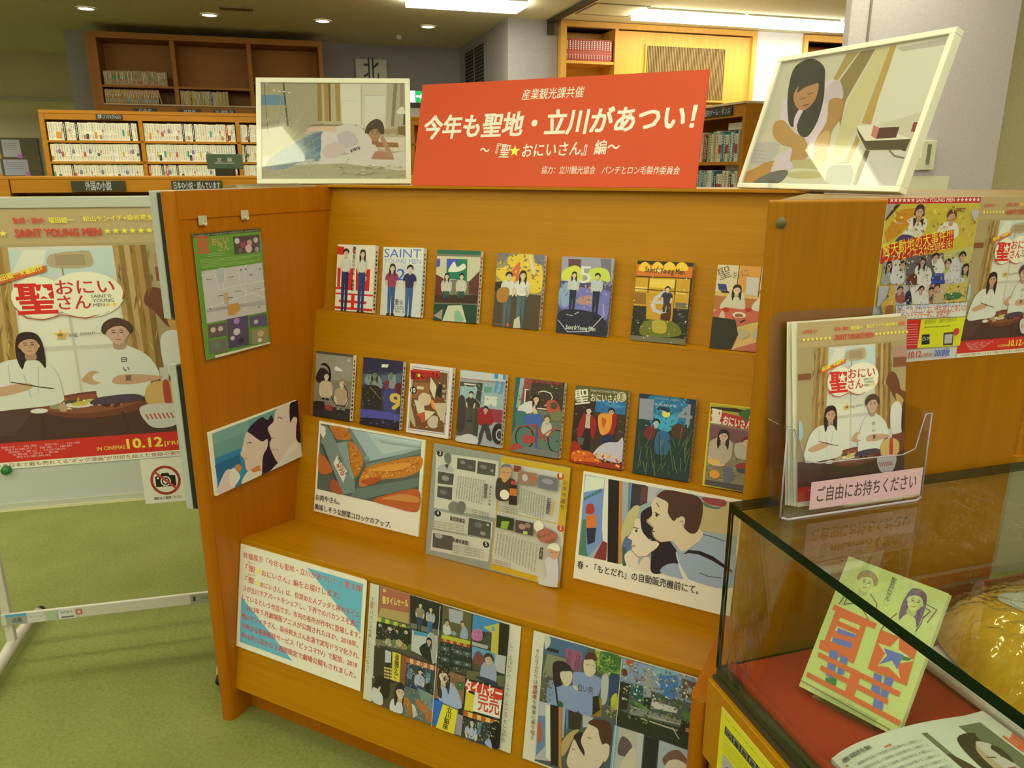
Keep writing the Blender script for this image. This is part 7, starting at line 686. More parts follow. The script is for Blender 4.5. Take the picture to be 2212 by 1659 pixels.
PR['sprA'] = [('r','ccc59e',(0,0,402,292)), ('p','4c4a34',[(25.8,292),(374.3,288.9),(375.1,2),(29.7,2.9)]), ('p','a0603c',[(29.1,292),(113.1,292),(118,220.5),(27.1,217.1)]), ('t','c04a38','スーパームーンスルー',(35.1,265.1,109.8,274.7,10,0.02)), ('t','d8c458','豚タイムセール',(38.7,252.2,110.9,262,17,0.03)), ('e','c8b45c',(41.5,283.8,4.9,4)), ('p','a8904c',[(35.6,240.1),(114,246.9),(116.3,221.4),(27.1,217.1)]), ('p','c0b43c',[(26.4,216.3),(38.4,216.3),(38.8,204),(26,204.9)]), ('p','5a7c38',[(38.4,216.3),(50.3,216.4),(50.7,204.1),(38,205)]), ('p','c0b43c',[(50.3,216.4),(62.1,216.4),(62.5,204.2),(49.9,205.1)]), ('p','5a7c38',[(62.1,216.4),(73.8,216.5),(74.2,204.3),(61.7,205.1)]), ('p','c0b43c',[(73.8,216.5),(85.5,216.6),(85.9,204.4),(73.4,205.2)]), ('p','5a7c38',[(85.5,216.6),(97.1,216.6),(97.5,204.5),(85.1,205.3)]), ('p','c0b43c',[(97.1,216.6),(108.6,216.7),(109,204.5),(96.7,205.4)]), ('p','5a7c38',[(108.6,216.7),(120.1,216.7),(120.5,204.6),(108.3,205.5)]), ('p','28281c',[(25.4,203.2),(120.6,211.1),(128,166.7),(26.3,145.3)]), ('p','7c7448',[(25,159.8),(107.7,166.5),(115.4,157),(26.3,145.3)]), ('e','b5b090',(36,195.8,5,4.1)), ('e','c0b48c',(64,194.9,6.3,5.2)), ('e','b8a060',(84.7,194.9,4.2,3.4)), ('e','b8b48c',(109.9,199.2,5.4,4.5)), ('e','a8a068',(63.4,162.2,10.6,8.7)), ('e','6c7c48',(80.5,164.3,10.5,8.6)), ('e','b8a858',(93.9,168.2,10.4,8.5)), ('e','4c6c30',(128,166.7,10.2,8.6)), ('e','90803c',(108,163.6,9,7.4)), ('p','24241c',[(114.9,291.9),(203.3,291.2),(205.9,229.8),(120.9,225.7)]), ('p','6c684c',[(120.9,225.7),(201.2,228.4),(199.1,216.4),(122,214.4)]), ('b','8a7c50','2a4050','2a211c',0,144.8,274,5.4,11,2.2,'c9b47c'), ('b','9ca08c','3a6880','2a211c',1,173.8,271.9,5.3,11,2.2,'c9b47c'), ('p','b5b494',[(127.4,210.1),(196,215.5),(197.3,150.1),(128.5,161)]), ('p','3c8c90',[(132.4,210.1),(170.1,213.7),(170.3,205.2),(133.3,200.2)]), ('s','24241c',[(150.8,173.5),(172.2,191.4),(187,172.8),(185.9,149.5),(162.5,153.8)]), ('s','a09c80',[(173.3,214.7),(189.7,213.7),(200.2,171.1),(189.6,144.8),(179.6,182.1)]), ('f','b8a070','24201c',1,175.1,195.1,7.3), ('p','5a5430',[(205.1,288.9),(280.1,289.9),(283.4,224.2),(206.2,209.9)]), ('p','9c9c8c',[(221.1,287.6),(258.6,289.5),(258.4,258.8),(224,257.5)]), ('p','a8b02c',[(208.2,221.9),(283.2,226.9),(282.5,218.4),(206.4,207.2)]), ('s','b5b494',[(209.5,242.1),(221.4,251.2),(232.8,231.8),(214.5,223.7)]), ('s','8c98a8',[(255,229.9),(261.7,257),(273.3,249.1),(273.7,229.7)]), ('f','b8a070','3a2c1c',0,219.6,253.5,5.8), ('f','b8a070','5a4028',0,259.8,260.6,5.7), ('e','7c9078',(238.9,233.6,7.7,4.9)), ('p','9c3424',[(204.3,212.8),(213.2,213.4),(213.2,206.3),(204.3,205.7)]), ('p','a88c38',[(213.2,213.4),(222.1,214),(222.1,207),(213.2,206.3)]), ('p','9c3424',[(222.1,214),(230.9,214.7),(231,207.6),(222.1,207)]), ('p','a88c38',[(230.9,214.7),(239.7,215.3),(239.8,208.2),(231,207.6)]), ('p','9c3424',[(239.7,215.3),(248.5,215.9),(248.5,208.9),(239.8,208.2)]), ('p','a88c38',[(248.5,215.9),(257.2,216.5),(257.3,209.5),(248.5,208.9)]), ('p','9c3424',[(257.2,216.5),(265.9,217.1),(265.9,210.1),(257.3,209.5)]), ('p','a88c38',[(265.9,217.1),(274.5,217.7),(274.6,210.7),(265.9,210.1)]), ('p','9c3424',[(274.5,217.7),(283.1,218.3),(283.2,211.3),(274.6,210.7)]), ('p','283028',[(205.1,203.9),(286.3,211.1),(290,156.4),(205.4,149.7)]), ('p','4c5844',[(207.6,194.7),(229.8,197.1),(230.1,187.2),(208.5,185)]), ('e','8c9078',(219.2,191.1,3.9,2.3)), ('p','4c5844',[(210,169.7),(232.1,172.2),(232.4,162.4),(210.9,160)]), ('e','8c9078',(221.5,166.2,4,2.3)), ('p','4c5844',[(240.8,197.2),(262.6,199.5),(262.9,189.8),(241.8,187.6)]), ('e','8c9078',(252.2,193.6,3.9,2.2)), ('p','4c5844',[(243.2,172.4),(265,174.9),(265.3,165.1),(244.1,162.8)]), ('e','8c9078',(254.6,168.9,3.8,2.2)), ('p','4c5844',[(265.8,199),(287.2,201.3),(287.5,191.7),(266.7,189.5)]), ('e','8c9078',(277,195.4,3.8,2.1)), ('p','4c5844',[(268.1,174.5),(289.6,176.9),(289.9,167.2),(269,164.9)]), ('e','8c9078',(279.3,170.9,3.9,2.2)), ('p','3c80a8',[(284.7,289.8),(349.3,290),(345.9,264.5),(285.3,252.6)]), ('s','b06c80',[(286.8,253),(307.3,261.6),(312.6,238.4),(287.1,233.7)]), ('p','b5a83c',[(312.6,268.7),(351,287.8),(354.1,212.3),(336,215),(334.4,261.2)]), ('p','3c4a2c',[(312.1,243.7),(334.9,255.9),(334.9,225.7),(311.2,221.4)]), ('p','9c9c80',[(287.7,228.3),(328.5,229.3),(326.4,220.4),(287,219.7)]), ('p','241c14',[(351,287.8),(374.3,288.9),(375.5,218.9),(355,218.1)]), ('e','6c94a8',(337.3,271.1,4.8,5.9)), ('p','5c8ca0',[(288.7,217.5),(329.6,218.6),(347.8,215.9),(348.8,191.5),(290.1,187.2)]), ('s','6c4434',[(292.1,182.2),(303.2,210.7),(322.7,197.2),(318.4,179.2)]), ('p','a8a88c',[(347.8,215.9),(374.1,218.4),(373.8,177.4),(348.6,177.7)]), ('p','5c5c34',[(280.5,159),(375.8,172.5),(375.3,147.7),(279.3,138.9)]), ('s','8c9494',[(313.8,163.9),(320.5,188.2),(347,193.7),(353.9,154.5),(321.3,149.6)]), ('s','283040',[(303,149.3),(320.8,155),(357.1,152.8),(355,143.8),(321.9,144.2)]), ('f','b8a470','3c2c20',0,332.5,198.8,10.9), ('p','3c3424',[(26.3,145.3),(75.6,142.1),(60.7,74.9),(27.7,67.5)]), ('p','a8a88c',[(58.2,142.8),(75.6,142.1),(76.2,115.6),(59.2,111.8)]), ('p','c0b02c',[(78.2,144.4),(102.9,144.5),(104,75.4),(82.3,74.4)]), ('v','2a241c','あ本陣だんご',(92.9,141.4,93.1,82.3,13,0.02)), ('p','b8a048',[(57.7,100.9),(64.6,101.6),(65,96.7),(58.1,96)]), ('p','b8a048',[(66,101.7),(72.9,102.4),(73.3,97.5),(66.4,96.8)]), ('p','b8a048',[(74.3,102.5),(81.2,103.2),(81.6,98.3),(74.7,97.6)]), ('p','b8a048',[(58.3,93.4),(65.3,94),(65.7,89.1),(58.8,88.4)]), ('p','b8a048',[(66.7,94.2),(73.6,94.9),(74,89.9),(67.1,89.2)]), ('p','b8a048',[(74.9,95),(81.8,95.7),(82.3,90.7),(75.4,90.1)]), ('p','b8a048',[(59,85.8),(65.9,86.5),(66.4,81.5),(59.4,80.8)]), ('p','b8a048',[(67.3,86.6),(74.2,87.3),(74.7,82.4),(67.8,81.7)]), ('p','b8a048',[(75.6,87.5),(82.5,88.1),(82.9,83.2),(76.1,82.5)]), ('p','b8a048',[(59.7,78.2),(66.6,78.9),(67,74),(60.1,73.3)]), ('p','b8a048',[(68,79.1),(74.9,79.8),(75.3,74.8),(68.4,74.1)]), ('p','b8a048',[(76.3,79.9),(83.2,80.6),(83.6,75.7),(76.7,75)]), ('p','7c4c28',[(102.9,144.5),(120,143.8),(119.6,73),(105.5,77.4)]), ('p','34403c',[(119.6,129),(203.6,134.8),(202.5,76.8),(121.2,73.6)]), ('p','a8542c',[(120.1,142.3),(129.5,142.6),(129.9,130.7),(119.8,130.2)]), ('p','c0a45c',[(129.5,142.6),(138.9,142.8),(139.3,131),(129.3,130.5)]), ('p','a8542c',[(138.9,142.8),(148.2,143.1),(148.6,131.3),(138.7,130.8)]), ('p','c0a45c',[(148.2,143.1),(157.5,143.3),(157.9,131.5),(148,131.1)]), ('p','a8542c',[(157.5,143.3),(166.8,143.6),(167.2,131.8),(157.3,131.3)]), ('p','c0a45c',[(166.8,143.6),(176,143.8),(176.4,132.1),(166.5,131.6)]), ('p','a8542c',[(176,143.8),(185.1,144),(185.6,132.3),(175.8,131.9)]), ('p','c0a45c',[(185.1,144),(194.2,144.3),(194.7,132.6),(184.9,132.1)]), ('p','a8542c',[(194.2,144.3),(203.3,144.5),(203.7,132.9),(194,132.4)]), ('b','98a098','3a4454','2a211c',0,159.2,118,6.1,8,2.2,'c9b47c'), ('p','5a7468',[(125.6,119.1),(138.9,120.4),(138,93.7),(124.6,92.4)]), ('p','5a7468',[(175.3,123),(188.3,124.2),(187.7,95.1),(174.4,96.6)]), ('s','24241c',[(175.2,88.2),(187.2,100.7),(195.1,85.9),(182.6,78.9)]), ('p','4c4428',[(26.2,64),(119.6,73),(120.9,2.2),(29.7,2.9)]), ('s','2c2418',[(31.7,41.5),(43.5,69.5),(75,70.6),(78.4,32.7),(51.6,17.8)]), ('s','b5b490',[(31.1,7.9),(31.7,41.5),(57.4,31.8),(59.7,5.4)]), ('s','b5b494',[(84.9,0),(85.9,26.3),(109.2,37),(118.9,4.6)]), ('f','c0a870','2c2418',1,109.5,52,14.7), ('s','c0a870',[(50,35.4),(52.2,51.2),(42.9,36.1)]), ('p','54604c',[(121.2,73.6),(202.8,74),(202.9,2.7),(119.5,0)]), ('p','6c7c64',[(156.1,79),(202.8,74),(203.3,33.5),(173,40.7)]), ('s','9c6424',[(119.7,34.5),(132.1,47.6),(148.1,20.5),(136,4.5)]), ('s','a46428',[(152.5,45.5),(171.9,52.1),(194,27.4),(174.5,23.6)]), ('s','9c5c28',[(181.5,20.2),(199.8,35.2),(202.2,9.8),(186,7.1)]), ('p','b5b48c',[(143.2,36.5),(151.9,33.6),(162.1,13.5),(149.6,3.3)]), ('p','7c5c34',[(199.6,142.2),(278.8,144.4),(278.9,79.4),(201.7,67.8)]), ('s','8c98a4',[(212.7,71.5),(219.5,102.6),(243.6,118.9),(267.9,95.6),(273.9,66.3),(236.2,62.1)]), ('s','3c3020',[(210.1,99.5),(220.3,94.2),(222.1,74.6),(212.2,77.1)]), ('f','c4b080','3a2c1c',1,223.6,126.8,15), ('e','4a2c20',(227.2,123.7,4.2,5.6)), ('p','3c5c28',[(258.6,126.6),(277.1,129.8),(275.9,109.6),(257.2,109.1)]), ('p','2c5c90',[(201.8,66.4),(226.1,67.3),(222,8),(204.6,1.9)]), ('p','c8b828',[(226.6,61.7),(267.6,59.8),(262.8,0.8),(213,0)]), ('v','1c1810','立川銀座',(246,59.7,236.8,4.6,15,0.02)), ('l','5a6048',3,[(228,63.6),(268.1,60.9),(263.1,0.9)]), ('p','b83420',[(281.1,136.7),(375.9,142.4),(373.9,118.3),(281.7,114.3)]), ('t','d0c8a4','タイムセー',(282.1,110.2,373.9,118.3,30,0.03)), ('p','c0ac28',[(283.5,112.1),(307,108.5),(306.3,68.9),(283.2,66.6)]), ('p','c8c4a0',[(306.2,116.7),(373.9,118.3),(372.3,74.9),(304.5,71.1)]), ('t','b43c24','完売',(317.4,81.1,369.8,85.1,38,0.02)), ('p','a8541c',[(281.8,64.7),(293.3,65.3),(293.3,53),(281.8,52.5)]), ('p','c8a44c',[(293.3,65.3),(304.7,65.8),(304.7,53.6),(293.3,53)]), ('p','a8541c',[(304.7,65.8),(316.1,66.3),(316,54.2),(304.7,53.6)]), ('p','c8a44c',[(316.1,66.3),(327.3,66.8),(327.3,54.7),(316,54.2)]), ('p','a8541c',[(327.3,66.8),(338.5,67.3),(338.5,55.3),(327.3,54.7)]), ('p','c8a44c',[(338.5,67.3),(349.7,67.8),(349.6,55.8),(338.5,55.3)]), ('p','a8541c',[(349.7,67.8),(360.7,68.3),(360.7,56.3),(349.6,55.8)]), ('p','c8a44c',[(360.7,68.3),(371.7,68.8),(371.7,56.9),(360.7,56.3)]), ('p','34382c',[(280.3,48.5),(372.2,60.9),(375.1,2),(264.4,0)]), ('p','8c7c74',[(265.8,52.1),(281.5,51.8),(280,2.7),(264.2,2.8)]), ('b','98a094','34404c','2a211c',1,305.7,43.2,7,7,2.2,'c9b47c'), ('s','1c1814',[(347.2,40.9),(357.2,61.3),(371.9,63.6),(374.4,8.7),(350.4,8.4)]), ('s','8c94a4',[(341.4,7.9),(352,23),(360.2,0.7)]), ('p','5a7068',[(318.8,50.6),(330.9,52),(327.7,22.7),(318.5,22.2)]), ('n',['6c6a48','b5b088','2c2c20','8a6a38','4c5c40'],(29,197,116,221,121,165,34,139),110,2.6,3,1), ('n',['5c3028','b88c40','4a5a3c','c0b890'],(121,130,192,151,198,84,128,61),80,2.2,4,1), ('n',['6a6c50','3c3c2c','9c9468'],(204,201,280,223,286,161,210,137),70,2.4,5,1), ('n',['b0782c','5c6c50','8c8c68'],(117,66,195,92,202,16,124,0),70,3,6,1), ('n',['c06c84','d08ca0','8c4c5c'],(288,253,310,260,313,238,290,232),30,2,7,1), ('n',['4c5c38','8a9468','b8a864','2c3424'],(282,46,365,75,370,18,288,0),110,2.4,8,1), ('n',['8a7c4c','5c5434','a89c68'],(218,148,271,164,275,121,223,104),50,2.6,9,1), ('l','ccc59e',1.2,[(202.4,290.2),(203,1.3)]), ('v','3a3428','下界でバカンスを楽しむことになった',(15.9,264.4,13.9,73.7,11)), ('v','a84434','界',(13.9,246.7,13.8,234.8,11)), ('v','3a3428','ここ、立川のアパートでルームシェアをしながら',(387.6,257.7,387.4,27.5,11))]
PR['sprB'] = [('r','ccc59e',(0,0,360,292)), ('p','4c5244',[(25.8,289.3),(359.2,290.7),(358.9,1.5),(28.6,3.8)]), ('p','44606c',[(25.8,289.3),(124.3,290.4),(123.3,260.6),(29.3,248.6)]), ('p','7c7c54',[(35.6,250.5),(86.6,251.3),(90.8,212.6),(28.7,197.2)]), ('p','28241c',[(34,263.9),(61.8,264.9),(61.6,257.4),(34.4,256.5)]), ('s','b8b48c',[(25.9,288.3),(37.8,287.6),(40.5,273.4),(30.2,259.5)]), ('p','8c5460',[(76.6,274.8),(113.4,275.4),(113.8,232.5),(79.1,233.1)]), ('v','6a3440','今日の特売',(105.6,269.9,105.3,234,14,0.01)), ('v','6a3440','本日限り',(86.6,270.4,86.1,236.4,12)), ('p','a8a83c',[(141,289.2),(153.3,289.8),(155,253.8),(142.6,254.1)]), ('s','3c6828',[(151.6,286.1),(169.3,292),(196.2,289.5),(199.2,259.3),(181.5,253.8),(156.1,262.5)]), ('s','6c8438',[(154.4,259.8),(199.6,255.3),(198.4,246.7),(154,243.1)]), ('s','2c3c54',[(177.6,252.5),(198.4,246.7),(197.3,197.1),(182.9,180)]), ('s','a8ac2c',[(185,199.2),(195.9,211),(201,179.9),(187.2,177.4)]), ('p','5c5434',[(26.7,196.5),(37.3,197.7),(43.3,144.7),(28.6,142)]), ('s','7c8c98',[(44.1,147.1),(44.6,189.5),(58.8,196.1),(84.5,193.8),(113.2,198.8),(116.6,147.9),(96.3,143.2),(69,142.6)]), ('s','7c8a98',[(96.5,218.6),(113.8,232.5),(146.7,234.5),(161.9,226.8),(155.7,187.6),(149.5,148.5),(116.6,147.9)]), ('s','a8a888',[(160.8,236.9),(174.6,241.3),(175.8,190),(164.6,180.2)]), ('s','281c20',[(51.4,234),(70.5,244.2),(90.2,237.7),(93.6,226.1),(81.3,222.2),(73.2,219.7),(77.9,195.9),(60.2,183.9),(53.6,205)]), ('s','c4b280',[(69.1,218.4),(81.1,224.3),(94.6,226.4),(95.8,205.8),(84.7,191.7),(72.9,202.7)]), ('s','c4b280',[(100.7,199),(109,199.5),(112.1,190.1),(101.1,194.9)]), ('l','1c1814',4,[(61,186.2),(71.1,143.3)]), ('e','3a4c2c',(75.7,149,7.3,6.9)), ('s','c4b280',[(119,261.4),(130.5,271.2),(145.5,265.4),(145.9,242.6),(134.9,228.7),(121.8,235)]), ('s','4c2c20',[(120,261.7),(123.8,275.5),(135.5,282.2),(145.5,275.9),(146.4,257.3),(137.1,267)]), ('t','3c3c40','白い男',(111.9,192.1,144.7,194.4,14,0.01)), ('l','5a4834',1,[(125.2,252.8),(130.1,254.8)]), ('l','5a4834',1,[(136.5,253.2),(141.6,254.2)]), ('p','8c6a1c',[(147.8,185),(165.6,190.8),(167.7,150.4),(147.8,145.8)]), ('p','241c14',[(145.4,188.4),(157,194.2),(164.1,165.6),(148.6,148.1)]), ('p','7c8c8c',[(199.3,288.3),(359.2,290.7),(359,237.9),(201.1,239.4)]), ('p','9c9c8c',[(202.4,287.2),(214.3,288.9),(214,272.2),(204,271.2)]), ('e','a84828',(216.3,282.7,7.7,8.4)), ('e','6c2418',(207.2,259.8,6.5,8)), ('s','3c6c90',[(278.5,280.3),(313.1,283.1),(313.2,238.9),(290.2,237.4)]), ('s','6c98a8',[(266,288.6),(303.8,292),(316.5,288.2),(275.1,275.1)]), ('p','1c5048',[(222.9,242.2),(247.5,244),(247.9,209.5),(225.8,212.5)]), ('p','28241c',[(201.1,239.4),(222.1,239.9),(220.6,184.3),(203.2,178.5)]), ('p','8c8c74',[(246.8,282.5),(262.5,283.4),(266.5,219.6),(250.8,220.6)]), ('p','5c4434',[(324.7,282.8),(353.3,281.9),(354.7,244.4),(326.3,243.1)]), ('p','a89c8c',[(335.5,268.2),(348.8,268.4),(348.5,260.4),(335.3,260.1)]), ('p','1c2c20',[(252.5,223.2),(268.1,224.2),(266.3,201.4),(250.5,202.3)]), ('p','b8b098',[(268.4,220.3),(322.6,219.9),(319.8,209),(268,204)]), ('s','50782c',[(230.2,207.8),(254.3,203.5),(264.8,196.8),(239.1,198.5)]), ('s','4c6c2c',[(330.5,216.6),(359.1,214.2),(360,196.9),(336.1,196.6)]), ('p','7c7c64',[(229.5,195.3),(332.1,199.2),(329.2,188.3),(227.3,176.3)]), ('p','24281c',[(201.2,177.9),(229.3,177),(360,182.9),(359.6,143.5),(200.5,145)]), ('l','a8a078',3,[(249.2,175.5),(324.7,174.9)]), ('l','a8a078',2,[(260,185.2),(329.2,188.3)]), ('p','1c1c14',[(330.2,198.6),(358.6,198.2),(359.1,170.8),(331,169.1)]), ('l','b0ac88',2,[(314.9,177.5),(330,158.8)]), ('p','8a7448',[(340.8,186.3),(357.7,187),(357.6,178.1),(340.6,178.3)]), ('p','a8a48c',[(26.5,141.3),(54,144),(66.3,17),(29.1,8.1)]), ('p','5c7888',[(28.2,108.1),(44.7,113.6),(50.5,44.6),(31.3,17.2)]), ('s','b05028',[(28.5,87.2),(34,95.4),(41,62.2),(32.9,49)]), ('p','cdc8a4',[(43,138.3),(53.5,139.6),(65.3,16.7),(55.2,21.4)]), ('p','241a18',[(53.2,141.6),(72.1,143.6),(85.8,11.5),(67.2,9.1)]), ('p','b07430',[(73.2,142.9),(80.5,144.3),(92.2,9.7),(85.4,11.4)]), ('p','8c9c94',[(81.6,143.6),(88.9,143.9),(90.8,79.2),(86.8,77.8)]), ('p','54748c',[(89.9,144.3),(95.1,144.9),(98.2,106.5),(95.5,93.2)]), ('p','34281c',[(96.3,143.2),(127.5,143.2),(123.1,106.7),(100.7,103.2)]), ('p','a8a48c',[(127.5,143.2),(151.9,145.1),(142.2,121.3),(130.5,115.3)]), ('s','a8944c',[(87.9,67.8),(103.6,95.9),(122.9,108.7),(112.9,86.7),(100.1,51.5),(91.2,38.1)]), ('s','2c1c20',[(112.7,88.7),(123.6,102.7),(140.1,102.1),(146.7,77.8),(160.6,62.3),(171.5,35.7),(151.9,28.8),(140.9,55.4),(125,70.3)]), ('s','c9b584',[(104.8,46.9),(110.2,73.4),(115.3,83.4),(127.4,67.1),(141.4,51.5),(147.8,29.4),(112.2,16.8),(102.5,29.7)]), ('s','c9b584',[(135.3,108.7),(152.8,137.2),(174.9,120.1),(185.1,99.2),(181.3,57.4),(163.9,31),(139.1,34.4),(140.1,63.3),(129.7,84.2)]), ('s','4a2a1c',[(141.3,129.3),(156.3,142.5),(188.7,143.1),(193.2,97.9),(177.7,92.6),(167.9,109.6),(162.3,124)]), ('s','c9b584',[(176.2,88),(183.1,98.5),(191.5,95.3),(191.8,73.2),(183.3,58.1)]), ('l','4a3628',1.5,[(142.5,98.9),(150.8,97.6)]), ('l','4a3628',1.5,[(111.5,61.6),(117.7,61.6)]), ('p','7c989c',[(197.6,144.1),(207.7,143.4),(209.2,39.1),(197.4,36.9)]), ('p','a8a480',[(207.7,143.4),(246.3,144.3),(252.2,62.4),(206.1,50)]), ('s','5c4840',[(210.2,107.8),(218.3,126.7),(237.3,115.1),(235.7,90.5),(212.6,84.4)]), ('s','c0b084',[(226.4,85.2),(243.6,111.2),(253.7,66.9),(217.6,54.1)]), ('p','b0ac90',[(246.3,144.3),(259.9,144.9),(262,61.9),(250.3,61.7)]), ('p','24201c',[(263.1,142),(291.1,143.6),(290.5,68),(263.9,62.5)]), ('p','98a08c',[(292.1,143.9),(359.8,141.6),(357.5,82.2),(294.5,65.6)]), ('s','6c4c38',[(302.1,107.7),(319.1,131.4),(337.9,133.9),(359,108),(321.3,106.5),(311,95)]), ('s','c8b486',[(312.1,103.3),(331.9,116.1),(355.2,108.6),(355.2,87.2),(312.7,76)]), ('n',['4c6c2c','6c8c38','86a048','3c5c24'],(141,285,195,292,200,255,146,238),110,4,3,1), ('n',['a8a884','6c7c6c','3c5c48','8a5c3c','c8c4a0'],(199,284,351,292,358,250,207,200),220,3.6,4,1), ('n',['5c6c30','3c3c28','8c8c4c'],(222,209,354,252,358,202,227,158),130,3.2,5,1), ('n',['7a7450','4c4c38','9c9468'],(28,205,53,213,60,152,35,144),40,3,6,1), ('n',['84763c','a89850'],(177,182,196,188,199,161,180,154),30,3,7,1), ('l','ccc59e',1.2,[(199.2,289.4),(203.4,37)]), ('v','3a3428','そんなふたりは世紀末を無事に乗り越え',(14.3,256.8,19.9,50.8,11)), ('v','a84434','世紀末',(15.9,173.9,16.1,142.2,11,0.01))]
